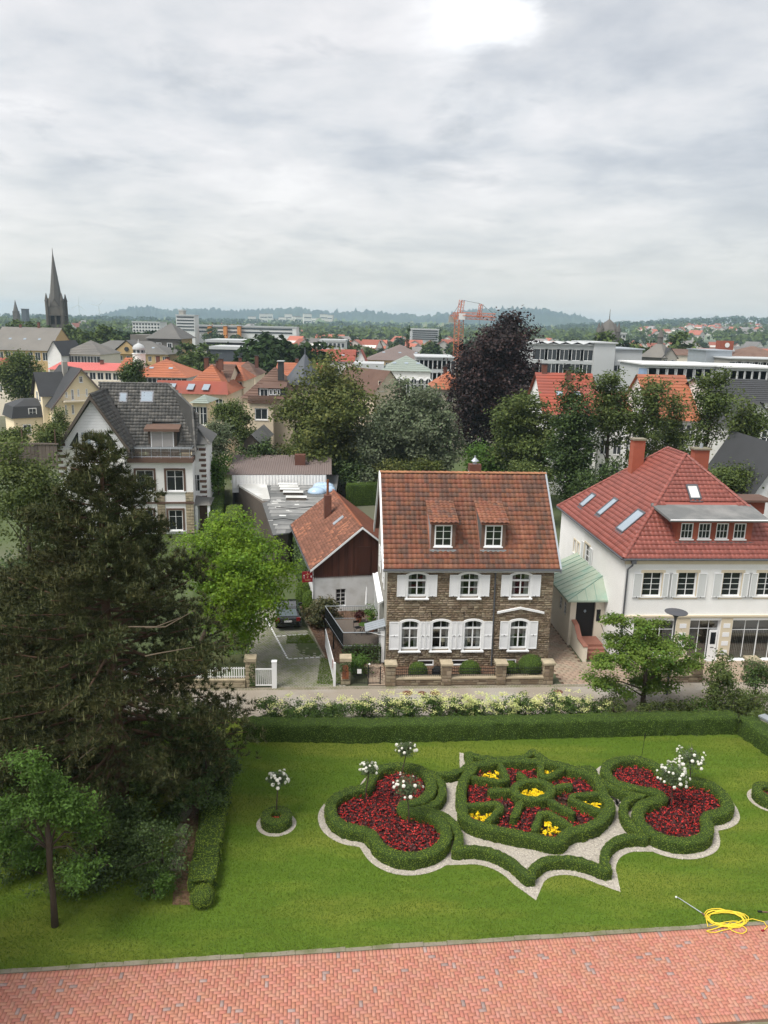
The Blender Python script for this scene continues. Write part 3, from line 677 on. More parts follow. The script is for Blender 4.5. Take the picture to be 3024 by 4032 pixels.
put_plants('begonia', beg, redp[:NB], 'dark-leaved begonia with red flowers, one of many in the box-edged beds', 'flower', 'red begonias in the parterre beds')
if len(redp) > NB: join_plants('begonia_mass', beg, redp[NB:], 'mass of red begonias filling the parts of the beds towards the long hedge', 'flowers')
ringp = fill(circ(ring_c, .26), .11)
put_plants('begonia', beg, ringp, 'red begonia at the foot of the lone rose in the round box ring', 'flower', 'begonias in the lone rose ring')
put_plants('begonia', beg, fill(circ(ringr_c, .42), .17), 'red begonia in the box ring in the lawn past the two-rose bed', 'flower', 'begonias in the far ring')
yel = [fill(hubp, .13, [(hubp, .22, True)])]
for q in WED:
    c = (q[0] + q[2])/2; yel.append(fill(q, .20, [(q, .18, False), (cen_out, .2, True)]))
put_plants('pansy', pan, np.concatenate([yel[0]]), 'yellow pansy in the round hub of the flower-shaped hedge', 'flower', 'yellow pansies in the hub')
put_plants('pansy', pan, np.concatenate(yel[1:]), 'yellow pansy in a pointed pocket between the petals of the flower-shaped hedge', 'flower', 'yellow pansies in the pockets')
# ------------------------------------------------------------------ standard roses
def bloom_mesh():
    C = np.array([[math.cos(a)*r, math.sin(a)*r, z] for r, z, k in ((.028, .0, 6), (.016, .018, 5), (.0, .025, 1)) for a in np.linspace(0, 6.28, k, False)]); Nn = C.copy()*14 + np.array([0, 0, .35])
    V, F = leaf_arrays(C, Nn, .062, .9, .1); return arr_mesh('bloom', V, F, m['rose_white'])
blo = bloom_mesh()
def rose(bx, by, cx_, cy__, r, nb, label, leafn=900, z0=.05, tint='rose_leaf'):
    b = g(bx, by, z0); c = at(cx_, cy__, b.y); t = empty('standard_rose', b, 0, label, 'rose', 'standard roses in the garden'); h = c.z - b.z; dx = c.x - b.x
    MB().tube([(0, 0, 0), (dx*.3, .01, h*.4), (dx*.8, 0, h*.75), (dx, 0, h)], [.03, .026, .024, .02], 7).build('stem', m['bark'], t, True)
    tips = []; mb = MB()
    for i in range(14):
        a = random.uniform(0, 6.28); q = Vector((dx + math.cos(a)*r*random.uniform(.4, 1), math.sin(a)*r*random.uniform(.4, 1), h + r*random.uniform(-.3, 1.05))); tips.append(q); mb.tube([(dx, 0, h - .1), Vector((dx, 0, h)).lerp(q, .5) + Vector((0, 0, .08)), q], [.012, .009, .005], 4)
    mb.build('twigs', m['bark'], t)
    P, Nn, _ = blob_points([(dx, 0, h + r*.15, r*.85, r*.85, r*.7)], leafn, 60, r*.16, .5); V, F = leaf_arrays(P, Nn, .085, .6); link('foliage', arr_mesh('foliage', V, F, m[tint]), t)
    for i in range(nb):
        if i < len(tips)*0: pass
        a = random.uniform(0, 6.28); e = random.uniform(-.35, 1); k = r*random.uniform(.8, 1.12); q = Vector((dx + math.cos(a)*k*math.sqrt(max(0, 1 - e*e*.7)), math.sin(a)*k*math.sqrt(max(0, 1 - e*e*.7)), h + .1*r + e*k*.85))
        o = link('bloom', blo, t); d = (q - Vector((dx, 0, h - .2))).normalized(); o.location = q; o.rotation_euler = d.to_track_quat('Z', 'Y').to_euler(); s = random.uniform(.9, 1.9); o.scale = (s, s, s)
    return t
rose(597, 1768, 600, 1686, .44, 34, 'lone white standard rose standing in the small box ring')
rose(787, 1742, 797, 1662, .38, 24, 'white standard rose on a thin bare stem amid the three-rose red bed', 600)
rose(866, 1688, 878, 1620, .50, 16, 'tall white standard rose by the long hedge end of the three-rose bed', 900)
rose(884, 1788, 880, 1705, .62, 15, 'broad loose white standard rose by the gravel end of the three-rose bed', 1000)
rose(1450, 1752, 1453, 1680, .66, 46, 'full white standard rose amid the two-rose red bed', 1100)
rose(1490, 1698, 1492, 1645, .72, 34, 'spreading white standard rose behind the other in the two-rose bed', 1000)
p = g(1386, 1636); st = MB(); st.tube([p, p + Vector((.05, 0, 1.25))], .012, 5); st.tube([p + Vector((.05, 0, 1.05)), p + Vector((.09, 0, 1.2)), p + Vector((.05, 0, 1.36)), p + Vector((.01, 0, 1.2)), p + Vector((.05, 0, 1.05))], .012, 5)
tag(st.build('garden_stake', m['iron']), 'thin dark iron stake behind the two-rose bed', 'stake')
# ------------------------------------------------------------------ lawn grass
def scatter_grass(poly, n, avoid, hgt, name, label, mats='grass', wid=.022):
    xs = [p[0] for p in poly]; ys = [p[1] for p in poly]; P = rng.uniform((min(xs), min(ys)), (max(xs), max(ys)), (n, 2)); ok = inpoly(P, poly)
    for q in avoid: ok &= ~inpoly(P, q)
    P = P[ok]; n = len(P); h = hgt*rng.uniform(.55, 1.35, n); a = rng.uniform(0, math.pi, n); ln = rng.normal(size=(n, 2))*h[:, None]*.45
    dx, dy = np.cos(a)*wid*.5, np.sin(a)*wid*.5; z = np.zeros(n)
    V = np.stack([np.c_[P[:, 0] - dx, P[:, 1] - dy, z], np.c_[P[:, 0] + dx, P[:, 1] + dy, z], np.c_[P[:, 0] + ln[:, 0], P[:, 1] + ln[:, 1], h]], 1).reshape(-1, 3)
    return tag(link(name, arr_mesh(name, V, np.arange(3*n).reshape(n, 3), m[mats])), label, 'grass', kind='stuff')
vis = [RD.w(-4, .2), RD.w(31, .2), Vector((22, 34, 0)), Vector((22, 38, 0)), Vector((-7, 35.5, 0)), Vector((-8, 27, 0)), Vector((-15, 26, 0)), Vector((-15, 20.5, 0))]
scatter_grass(vis, 420000, GRAV + GR2, .05, 'grass', 'short mown green grass of the garden lawn')
edge = [RD.w(-4, .08), RD.w(31, .08), RD.w(31, .42), RD.w(-4, .42)]
scatter_grass(edge, 14000, [], .085, 'grass', 'longer grass fringe along the brick road edging')
scatter_grass(near_lawn, 30000, [], .06, 'grass', 'grass on the near side of the brick road')
# ------------------------------------------------------------------ hose and lance, spare tool
T = empty('garden_hose', g(1570, 1985), 0, 'tangled yellow hose with a spray lance lying across lawn and brick edge', 'hose'); o0 = g(1570, 1985)
loop = []
def arc(cx_, cy__, rx, ry, a0, a1, k, tilt=0.0, z=.03):
    r = []
    for t in np.linspace(a0, a1, k):
        x, y = rx*math.cos(t), ry*math.sin(t); r.append((cx_ + x*math.cos(tilt) - y*math.sin(tilt), cy__ + x*math.sin(tilt) + y*math.cos(tilt)))
    return r
hz_ = [(1523, 1978), (1530, 1984)]
for i in range(7): hz_ += arc(1569 + random.uniform(-4, 4), 1985 + random.uniform(-3, 3), random.uniform(38, 48), random.uniform(13, 19), math.pi*1.0, math.pi*3.0, 16, random.uniform(-.05, .25))
hz_ += arc(1560, 2003, 38, 9, 1.2*math.pi, 2.9*math.pi, 14, -.2) + arc(1592, 2006, 22, 9, math.pi, 3*math.pi, 12, .3) + [(1580, 1998), (1600, 1990), (1625, 1986), (1650, 1993), (1657, 2004), (1650, 2009)]
pts = []
for i, q in enumerate(hz_):
    v = g(q[0], q[1], .035) - o0; pts.append(Vector((v.x, v.y, .035 + .022*(i % 5)/2)))
MB().tube(pts, .0165, 5).build('hose', m['hose_yellow'], T, True)
a, b = g(1461, 1938, .05) - o0, g(1516, 1972, .05) - o0; d = b - a
MB().tube([a, a + d*.06 + Vector((.02, .03, 0)), b], [.018, .013, .016], 6).build('lance', m['zinc'], T)
MB().tube([a - d*.03, a + d*.02], [.035, .03], 8).build('nozzle', m['white_paint'], T)
MB().tube([b, b.lerp(g(1523, 1978, .05) - o0, 1)], .028, 8).build('grip', m['wood_brown'], T)
MB().tube([pts[-1], pts[-1] + Vector((-.1, -.05, 0))], .035, 8).build('coupling', m['sign_red'], T)
a, b = g(1640, 1969, .04), g(1668, 1971, .04); tl = empty('garden_tool', a, 0, 'dark wooden tool handle lying in the grass beside the hose', 'tool'); MB().tube([(0, 0, 0), b - a], .022, 7).build('handle', m['wood_brown'], tl); MB().tube([(-.05, .01, 0), (.1, 0, 0)], .035, 7).build('ferrule', m['iron'], tl)
# ------------------------------------------------------------------ long hedges and wall
bh = [g(550, 1561, .95) + Vector((-.6, .2, 0)), g(800, 1560, .95), g(1100, 1553, .95), g(1400, 1546, .95), g(1588, 1543, .95)]
tag(hedge('long_hedge', bh, .85, .98, closed=False, dens=420, leaf=.05, mat='box_leaf_dark', step=.22, wob=.035, round_=.92), 'long straight clipped hedge closing the lawn from the street', 'hedge')
sh_ = [g(1608, 1546, .95), g(1660, 1578, .95), g(1760, 1650, .95)]
tag(hedge('clipped_hedge', sh_, 1.0, .98, closed=False, dens=380, leaf=.05, mat='box_leaf_dark', step=.22, wob=.045, round_=.92), 'clipped hedge turning away at the corner in front of a low wall', 'hedge')
a, b = g(1622, 1546, 1.0) + Vector((.55, 0, 0)), g(1780, 1640, 1.0) + Vector((.8, 0, 0)); d = (b - a).normalized(); nn = Vector((-d.y, d.x, 0))*.18
wl = empty('low_wall', (a.x, a.y, 0), 0, 'low pale wall with a grey coping behind the corner hedge', 'wall')
MB().prism([(q.x - a.x, q.y - a.y) for q in (a - nn, b - nn, b + nn, a + nn)], 0, 1.0).build('masonry', m['grey_plaster'], wl); MB().prism([(q.x - a.x, q.y - a.y) for q in (a - nn*1.3, b - nn*1.3, b + nn*1.3, a + nn*1.3)], 1.003, 1.09).build('coping', m['zinc'], wl)
# ================================================================== STONE HOUSE AND ITS FRONTAGE
def stone_variants(name, mat, k=3):
    out = []
    for q in range(k):
        b = [(-.5, -.5), (0, -.5), (.5, -.5), (.5, .5), (0, .5), (-.5, .5)]; V = []
        for x, y in b: V.append((x + random.uniform(-.05, .05), y + random.uniform(-.07, .07), -.3))
        for x, y in b: V.append((x*.78 + random.uniform(-.06, .06), y*.72 + random.uniform(-.08, .08), random.uniform(.55, 1.0)))
        F = [(6, 7, 10, 11), (7, 8, 9, 10)] + [(i, (i + 1) % 6, 6 + (i + 1) % 6, 6 + i) for i in range(6)]
        out.append(arr_mesh(name, V, F, mat))
    return out
def stones(parent, o, u, v, w_, h_, mat, ch=(.08, .17), wr=(.14, .42), depth=.05, openings=(), budget=300, name='stone'):
    o, u, v = Vector(o), Vector(u).normalized(), Vector(v).normalized(); n = u.cross(v); R = Matrix((u, v, n)).transposed().to_4x4(); per = [[], [], []]; z = 0.0
    while z < h_ - .03:
        c = min(random.uniform(*ch), h_ - z); x = -random.uniform(0, .2)
        while x < w_:
            L_ = random.uniform(*wr)*(1.25 if c > .15 else 1); a, b = max(x, 0), min(x + L_, w_); x += L_
            for oa, ob, oc, od in openings:
                if z + c > oc + .01 and z < od - .01 and b > oa and a < ob:
                    if a < oa: b = min(b, oa)
                    elif b > ob: a = max(a, ob)
                    else: a = b = 0
            if b - a < .05: continue
            per[random.randrange(3)].append(Matrix.Translation(o + u*(a + b)/2 + v*(z + c/2)) @ R @ Matrix.Diagonal((b - a - .012, c*random.uniform(.86, 1.0), depth*random.uniform(.5, 1.15), 1)))
        z += c
    for q, me in enumerate(stone_variants(name, mat)):
        if per[q]: random.shuffle(per[q]); tile_field(parent, name, me, per[q], mat, budget//3, name + '_field')
SW, SD, EV, RZ, RDp = 10.2, 8.8, 6.42, 11.36, 4.45
SH = empty('stone_house', S0.w(0, 0), S0.deg, 'brown rubble-stone house with white shutters and an old red pantile roof', 'house')
UPW = [(1.11, 2.49), (4.30, 5.70), (7.47, 8.85)]; LOW = [(.80, 2.10), (2.71, 4.02), (4.70, 6.02), (7.57, 8.88)]
ops = [(a + .1, b - .1, 4.56, 6.05) for a, b in UPW] + [(a + .1, b - .1, 1.12, 3.02) for a, b in LOW]
base_ops = [(4.05, 5.15, .05, .42), (7.3, 8.2, .05, .42), (2.0, 3.0, .05, .42)]
mb = MB(); wall_panel(mb, 0, SW, 0, EV - .05, 0, ops + base_ops, .30); mb.build('front_wall', m['mortar'], SH)
stones(SH, (.0, -.012, .02), (1, 0, 0), (0, 0, 1), SW, EV - .16, m['rubble'], openings=[(a - .02, b + .02, c - .1, d + .1) for a, b, c, d in ops] + base_ops, budget=300)
mb = MB(); prof = [(0.002, 0), (SD, 0), (SD, EV - .05), (RDp, RZ - .16), (0.002, EV - .05)]
mb.add([(0.001, y, z) for y, z in prof], [[4, 3, 2, 1, 0]]); mb.add([(SW - .001, y, z) for y, z in prof], [[0, 1, 2, 3, 4]]); mb.poly((0, SD, 0), (0, SD, EV), (SW, SD, EV), (SW, SD, 0)); mb.build('side_walls', m['grey_plaster'], SH)
def arch(x0, x1, z0, z1, rise, k=9):
    c = (x0 + x1)/2; hw = (x1 - x0)/2; return [(x0, z0)] + [(c - hw + 2*hw*i/k, z1 - rise + rise*math.sin(math.pi*(i/k)*1.0)**.8 if 0 < i < k else z1 - rise) for i in range(k + 1)] + [(x1, z0)]
def cottage_window(a, b, z0, z1, up, lamp=False):
    mb = MB(); outer = arch(a, b, z0, z1, .16); inner = arch(a + .13, b - .13, z0, z1 - .12, .13); mb.ring_y(outer, inner, -.085, .06)
    x0, x1 = a + .13, b - .13; y = .05
    zt = z1 - .12 - .09; tr = z0 + (z1 - z0)*(.70 if not up else .66)
    mb.box(x0, x0 + .05, y, y + .05, z0 + .1, zt); mb.box(x1 - .05, x1, y, y + .05, z0 + .1, zt); mb.box(x0 + .05, x1 - .05, y, y + .05, z0 + .02, z0 + .2)
    cx_ = (x0 + x1)/2; mb.box(x0, x1, y - .03, y + .05, tr - .055, tr + .055); mb.box(cx_ - .04, cx_ + .04, y - .01, y + .05, z0 + .2, tr); mb.box(cx_ - .017, cx_ + .017, y, y + .045, tr, zt + .06)
    zm = z0 + .2 + (tr - z0 - .2)*.5; mb.box(x0 + .05, x1 - .05, y + .005, y + .04, zm - .016, zm + .016)
    w_ = mb.build('window', m['white_paint'], SH)
    MB().box(a - .05, b + .05, -.17, .02, z0 - .085, z0 - .004).build('sill', m['white_paint'], w_)
    for p0, p1, q0, q1 in ((x0 + .05, cx_ - .04, z0 + .2, zm - .016), (cx_ + .04, x1 - .05, z0 + .2, zm - .016), (x0 + .05, cx_ - .04, zm + .016, tr - .055), (cx_ + .04, x1 - .05, zm + .016, tr - .055), (x0 + .05, cx_ - .017, tr + .055, zt), (cx_ + .017, x1 - .05, tr + .055, zt)):
        MB().poly((p0, y + .02, q0), (p1, y + .02, q0), (p1, y + .02, q1), (p0, y + .02, q1)).build('pane', m['glass_clear'], w_)
    # room behind: dark back wall and drawn-back curtains
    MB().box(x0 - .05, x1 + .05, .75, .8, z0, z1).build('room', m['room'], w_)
    mb = MB()
    for e, s in ((x0 + .03, 1), (x1 - .03, -1)):
        if random.random() < .15 and not up: continue
        wd = random.uniform(.16, .30); k = 8; mb.add([(e + s*wd*i/k, .18 + (.03 if i % 2 else 0), z) for z in (z0 + .15, zt) for i in range(k + 1)], [(i, i + 1, k + 2 + i, k + 1 + i) for i in range(k)])
    if mb.v: mb.build('curtain', m['curtain'], w_)
    if lamp: MB().lathe([(.03, 0), (.03, .25), (.17, .25), (.11, .5), (.0, .5)], (cx_ + .22*lamp, .4, z0 + .2), 10).build('table_lamp', m['lamp_shade'], w_)
    return w_
for a, b in UPW:
    w_ = cottage_window(a, b, 4.50, 6.17, True); shutter(w_, a - .53, a - .005, 4.60, 5.99, -.07, split=0.02); shutter(w_, b + .005, b + .53, 4.60, 5.99, -.07, split=0.02)
for i, (a, b) in enumerate(LOW):
    w_ = cottage_window(a, b, 1.06, 3.14, False, lamp={1: 1, 2: -1}.get(i, 0)); l_, r_ = [(.18, 2.40), (2.41, 4.35), (4.36, 6.58), (7.04, 9.40)][i]
    shutter(w_, l_, a - .005, 1.16, 2.98, -.07); shutter(w_, b + .005, r_, 1.16, 2.98, -.07)
for a, b, c, d in base_ops:
    w_ = MB().ring_y([(a, c), (a, d), (b, d), (b, c), (a, c)], [(a + .06, c + .06), (a + .06, d - .06), (b - .06, d - .06), (b - .06, c + .06), (a + .06, c + .06)], -.01, .1).build('cellar_window', m['white_paint'], SH); MB().poly((a, .08, c), (b, .08, c), (b, .08, d), (a, .08, d)).build('pane', m['glass'], w_)
# shallow white pediment moulding, wall anchors, downpipe, gutter
mb = MB(); L3, C3, R3 = (6.80, 3.50), (8.24, 3.80), (9.72, 3.48)
for p, q in ((L3, C3), (C3, R3)): mb.add([(p[0], y, p[1] + dz) for y in (-.16, .0) for dz in (0, .12)] + [(q[0], y, q[1] + dz) for y in (-.16, .0) for dz in (0, .12)], [(0, 4, 5, 1), (1, 5, 7, 3), (0, 2, 6, 4), (0, 1, 3, 2), (4, 6, 7, 5)])
mb.build('pediment_moulding', m['white_paint'], SH)
for x in (2.75, 4.75): MB().box(x - .015, x + .015, -.07, -.03, 3.25, 3.62).build('wall_anchor', m['iron'], SH)
MB().tube([(6.55, -.25, 6.3), (6.55, -.10, 6.05), (6.62, -.10, .05)], .05, 8).build('downpipe', m['pipe_grey'], SH)
MB().tube([(-.3, -.37, 6.36), (10.5, -.37, 6.36)], .07, 8).build('gutter', m['pipe_grey'], SH); MB().box(-.25, 10.45, -.32, -.03, 6.22, 6.31).build('eaves_board', m['white_paint'], SH)
# roof
sl_ = (RZ - EV)/(RDp + .3); vup = Vector((0, 1, sl_)).normalized(); slen = math.hypot(RZ - EV, RDp + .3)
mb = MB(); mb.add([(-.28, -.3, EV), (SW + .28, -.3, EV), (SW + .28, RDp, RZ), (-.28, RDp, RZ), (-.28, 2*RDp + .3, EV), (SW + .28, 2*RDp + .3, EV)], [(0, 1, 2, 3), (3, 2, 5, 4)])
mb.add([(-.28, -.3, EV - .06), (SW + .28, -.3, EV - .06), (SW + .28, RDp, RZ - .06), (-.28, RDp, RZ - .06)], [(3, 2, 1, 0)]); rf = mb.build('roof', m['old_clay'], SH)
def on_roof(d): return EV + (d + .3)*sl_
DORM = [2.62, 5.70]; DW = 1.50; dF = .62
hol = [[(x + .28 + .02, (dF + .3)*math.hypot(1, sl_) + .0), (x + .28 + DW - .02, (dF + .3)*math.hypot(1, sl_)), (x + .28 + DW - .02, (3.0 + .3)*math.hypot(1, sl_)), (x + .28 + .02, (3.0 + .3)*math.hypot(1, sl_))] for x in DORM]
roof_tiles(SH, (-.28, -.3, EV), (1, 0, 0), vup, [(0, 0), (SW + .56, 0), (SW + .56, slen), (0, slen)], .308, .336, m['pantile'], 300, hol)
ridge_tiles(SH, (-.3, RDp, RZ + .03), (SW + .3, RDp, RZ + .03), m['pantile_ridge'], .14, .38)
for s_, x in ((-1, -.30), (1, SW + .30)):
    mb = MB(); x0, x1 = (x - .06, x + .05)
    for d0, d1, e0, e1 in ((-.36, RDp, EV - .06, RZ + .05), (2*RDp + .36, RDp, EV - .06, RZ + .05)):
        mb.add([(xx, d, e + dz) for xx in (x0, x1) for d, e in ((d0, e0), (d1, e1)) for dz in (-.20, .09)], [(0, 2, 3, 1), (4, 5, 7, 6), (1, 3, 7, 5), (0, 4, 6, 2), (0, 1, 5, 4)])
    mb.build('barge_board', m['zinc'] if s_ > 0 else m['white_trim'], SH)
for x in DORM:
    zb = on_roof(dF) - .02; ze_ = 9.12; dr = (2.98, on_roof(2.98) + .03); dm = MB()
    wall_panel(dm, x, x + DW, zb - .25, ze_, dF, [(x + .22, x + DW - .22, zb + .22, ze_ - .2)], .1)
    dm.cur = 1
    for xx in (x, x + DW): dm.poly((xx, dF, zb - .25), (xx, dF, ze_), (xx, dr[0], dr[1] - .02), (xx, 1.2, on_roof(1.2) - .3))
    D_ = dm.build('dormer', [m['wood_brown'], m['zinc'] if x < 4 else m['felt_grey']], SH)
    window(D_, x + .22, x + DW - .22, zb + .22, ze_ - .2, dF - .03, 2, 3, fr=.08, rowz=(.36, .70), sill=.1, name='dormer_window', depth=.06)
    MB().add([(x - .1, dF - .28, ze_ - .05), (x + DW + .1, dF - .28, ze_ - .05), (x + DW + .1, dr[0], dr[1]), (x - .1, dr[0], dr[1]), (x - .1, dF - .28, ze_ - .11), (x + DW + .1, dF - .28, ze_ - .11), (x + DW + .1, dr[0], dr[1] - .06), (x - .1, dr[0], dr[1] - .06)], [(0, 1, 2, 3), (4, 7, 6, 5), (0, 4, 5, 1), (0, 3, 7, 4), (1, 5, 6, 2)]).build('dormer_roof', m['old_clay'], D_)
    vl = Vector((0, dr[0] - dF + .28, dr[1] - ze_ + .05)); roof_tiles(D_, (x - .12, dF - .3, ze_ - .03), (1, 0, 0), vl, [(0, 0), (DW + .24, 0), (DW + .24, vl.length), (0, vl.length)], .29, .30, m['pantile'], 60)
    MB().box(x - .06, x + DW + .06, dF - .16, dF + .02, zb - .08, zb + .03).build('lead_apron', m['zinc'], D_)
# chimney with a metal cowl
MB().box(5.55, 6.25, RDp + .15, RDp + .75, RZ - .9, RZ + .1).build('chimney_base', m['white_trim'], SH); ch = MB().box(5.52, 6.28, RDp + .12, RDp + .78, RZ + .103, RZ + .55).build('chimney', m['brick_dark'], SH)
MB().lathe([(.14, 0), (.14, .2), (.26, .2), (.05, .42), (.05, .55), (.0, .56)], (5.9, RDp + .45, RZ + .55), 10).build('cowl', m['zinc'], ch)
# side windows with shutters on the gable end
for d, z0, z1 in ((2.2, 4.4, 5.9), (5.6, 4.4, 5.9), (4.4, 7.3, 8.6)):
    w_ = window(SH, 0, .9, z0, z1, 0, 2, 2, name='side_window', rz=-math.pi/2, loc=(-.02, d + .9, 0)); shutter(w_, -.5, -.01, z0, z1, -.01); shutter(w_, .91, 1.4, z0, z1, -.01)
# lean-to glazed porch on the gable side and blue-white door canopy
PO = empty('glass_awning', S0.w(-.05, 2.2), S0.deg, 'white sloping glass awning with glazed screen on the gable end of the stone house', 'awning')
MB().add([(-.30, 0, 3.34), (0, 0, 3.5), (0, 6.0, 3.5), (-.30, 6.0, 3.34), (-.30, 0, 3.26), (0, 0, 3.42), (0, 6.0, 3.42), (-.30, 6.0, 3.26)], [(0, 1, 2, 3), (4, 7, 6, 5), (0, 4, 5, 1), (3, 2, 6, 7), (0, 3, 7, 4)]).build('glass_roof', m['white_trim'], PO)
mb = MB()
for y in (0, 1.4, 2.8, 4.2): mb.tube([(-.32, y, 3.36), (0, y, 3.53)], .035, 4); mb.tube([(-.28, y, 1.2), (-.28, y, 3.3)], .04, 4)
mb.tube([(-.32, 0, 3.36), (-.32, 6.0, 3.36)], .06, 4); mb.build('awning_frame', m['white_paint'], PO)
for y in (0, 1.4, 2.8): MB().poly((-.28, y + .05, 1.25), (-.28, y + 1.35, 1.25), (-.28, y + 1.35, 3.2), (-.28, y + .05, 3.2)).build('pane', m['glass_clear'], PO)
CN = empty('door_canopy', S0.w(-.02, .25), S0.deg, 'small pale ribbed canopy on brackets over the side door of the stone house', 'canopy')
mb = MB()
for i in range(4): mb.box(-1.25, 0, .02 + i*.33, .31 + i*.33, 0, .03)
c_ = mb.build('canopy_panel', m['zinc'], CN); 
for v in c_.data.vertices: v.co.z += 2.55 + v.co.x*.28
MB().tube([(-1.2, .1, 2.2), (-.05, .1, 2.5)], .025, 5).tube([(-1.2, .1, 2.2), (-.05, .1, 1.9)], .02, 5).build('bracket', m['white_paint'], CN)
MB().box(-.35, -.03, .15, 1.25, .1, 2.2).build('side_door', m['white_paint'], CN)
# ------------------------------------------------------------------ front garden wall with piers and railings
GW = empty('garden_wall', S0.w(0, -2.45), S0.deg, 'low rubble wall with four capped piers and iron railings before the stone house', 'wall')
PX = [.12, 3.40, 6.66, 9.50]; PWD = .56
MB().prism([(-.12, -.21), (9.75, -.21), (9.75, .20), (-.12, .20)], 0, .40).build('footing', m['mortar'], GW); stones(GW, (-.1, -.215, .02), (1, 0, 0), (0, 0, 1), 9.85, .38, m['rubble'], (.12, .2), (.25, .55), .03, budget=90)
for i, x in enumerate(PX):
    pr = MB().box(x - PWD/2, x + PWD/2, -.28, .28, 0, 1.28).build('pier', m['mortar'], GW); stones(pr, (x - PWD/2, -.283, .02), (1, 0, 0), (0, 0, 1), PWD, 1.25, m['rubble'], (.2, .3), (.22, .4), .03, budget=30); stones(pr, (x - PWD/2 - .003, .28, .02), (0, -1, 0), (0, 0, 1), .56, 1.25, m['rubble'], (.2, .3), (.22, .4), .03, budget=30)
    cp_ = MB(); cp_.box(x - .36, x + .36, -.36, .36, 1.283, 1.40); cp_.add([(x - .36, -.36, 1.403), (x + .36, -.36, 1.403), (x + .36, .36, 1.403), (x - .36, .36, 1.403), (x, 0, 1.47)], [(0, 1, 4), (1, 2, 4), (2, 3, 4), (3, 0, 4)]); cp_.build('cap', m['sandstone'], pr)
for a, b in zip(PX[:-1], PX[1:]):
    a, b = a + PWD/2 + .01, b - PWD/2 - .01; n = 2
    for k in range(n): MB().box(a + (b - a)*k/n + .004, a + (b - a)*(k + 1)/n - .004, -.27, .25, .403, .49).build('coping_slab', m['sandstone'], GW)
    mb = MB()
    for z in (.60, .78, .96): mb.tube([(a, 0, z), (b, 0, z)], .020, 4)
    for x in np.arange(a + .08, b, .115): mb.tube([(x, 0, .5), (x, 0, 1.08)], .015, 4)
    mb.build('railing', m['iron'], GW)
def ball_bush(name, c, r, h, label, cat='bush', n=2600, leaf=.05, mat='box_leaf_dark', group=None):
    k = 10; V = []; F = []; mb = MB(); mb.lathe([(r*.75, 0), (r*.98, h*.3), (r*.95, h*.6), (r*.68, h*.86), (r*.2, h), (0, h)], (0, 0, 0), 14); me = mb.mesh(name, m['box_core'])
    V = np.empty(len(me.vertices)*3, np.float32); me.vertices.foreach_get('co', V); V = V.reshape(-1, 3).astype(float); F = np.array([f for f in mb.f if len(f) == 4]); bpy.data.meshes.remove(me)
    P, Nn, _ = surf_points(V, F, n); ce = np.array([0, 0, h*.4]); fl_ = ((P - ce)*Nn).sum(1) < 0; Nn[fl_] *= -1; LV, LF = leaf_arrays(P + Nn*rng.uniform(-.02, .05, (n, 1)), Nn + rng.normal(size=(n, 3))*.5, leaf, .6)
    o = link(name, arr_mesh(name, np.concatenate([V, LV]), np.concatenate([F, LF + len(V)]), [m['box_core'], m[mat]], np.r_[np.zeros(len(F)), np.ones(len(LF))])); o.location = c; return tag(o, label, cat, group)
for x, r, h, lb in ((1.85, .58, .95, 'round clipped box ball behind the railing by the iron gate'), (5.0, .66, 1.0, 'round clipped box ball behind the middle railing'), (7.45, .56, .95, 'smaller clipped box ball next to the broad bush at the driveway pier'), (8.75, .85, 1.35, 'broad rounded green bush behind the railing beside the driveway pier')):
    ball_bush('box_ball', S0.w(x, -1.55), r, h, lb)
cp = S0.w(3.05, -1.6); MB().poly(*[S0.w(s, d, .012) for s, d in ((-.1, -2.3), (9.7, -2.3), (9.7, 0), (-.1, 0))]).build('front_garden_soil', m['leaf_litter'])['kind'] = 'structure'
tag(MB().lathe([(.34, 0), (.36, .5), (.30, .62), (.0, .66)], (cp.x, cp.y, 0), 12).build('rubbish_bin', m['iron']), 'dark squat bin behind the railing below the cellar window', 'bin')
# ------------------------------------------------------------------ street, gutter, manholes
MB().poly(*[S0.w(s, d, -.008) for s, d in ((-40, -6.2), (45, -6.2), (45, -2.62), (-40, -2.62))]).build('street', m['asphalt'])['kind'] = 'structure'
gut = empty('gutter_strip', (0, 0, 0)); gut['kind'] = 'structure'; me = frustum('cobble', .16, .14, m['concrete'], .02, .02); cells = []
for r_ in range(2):
    for i in range(-60, 95): cells.append(Matrix.Translation(S0.w(i*.17 + r_*.08, -2.78 - r_*.155, -.006)) @ Matrix.Rotation(math.radians(S0.deg) + random.uniform(-.05, .05), 4, 'Z'))
tile_field(gut, 'cobble', me, cells, m['concrete'], 300)
for x, y, s in ((940, 1497, 1), (880, 1497, 1), (912, 1497, .8), (1206, 1494, .9)):
    c = g(x, y); mb = MB(); mb.lathe([(.30*s, -.004), (.30*s, .004), (.27*s, .006), (.0, .006)], (0, 0, 0), 16); o = mb.build('manhole_cover', m['brick_dark']); o.location = c; tag(o, 'small round dark manhole cover in the street before the stone house', 'manhole', 'manhole covers in the street')
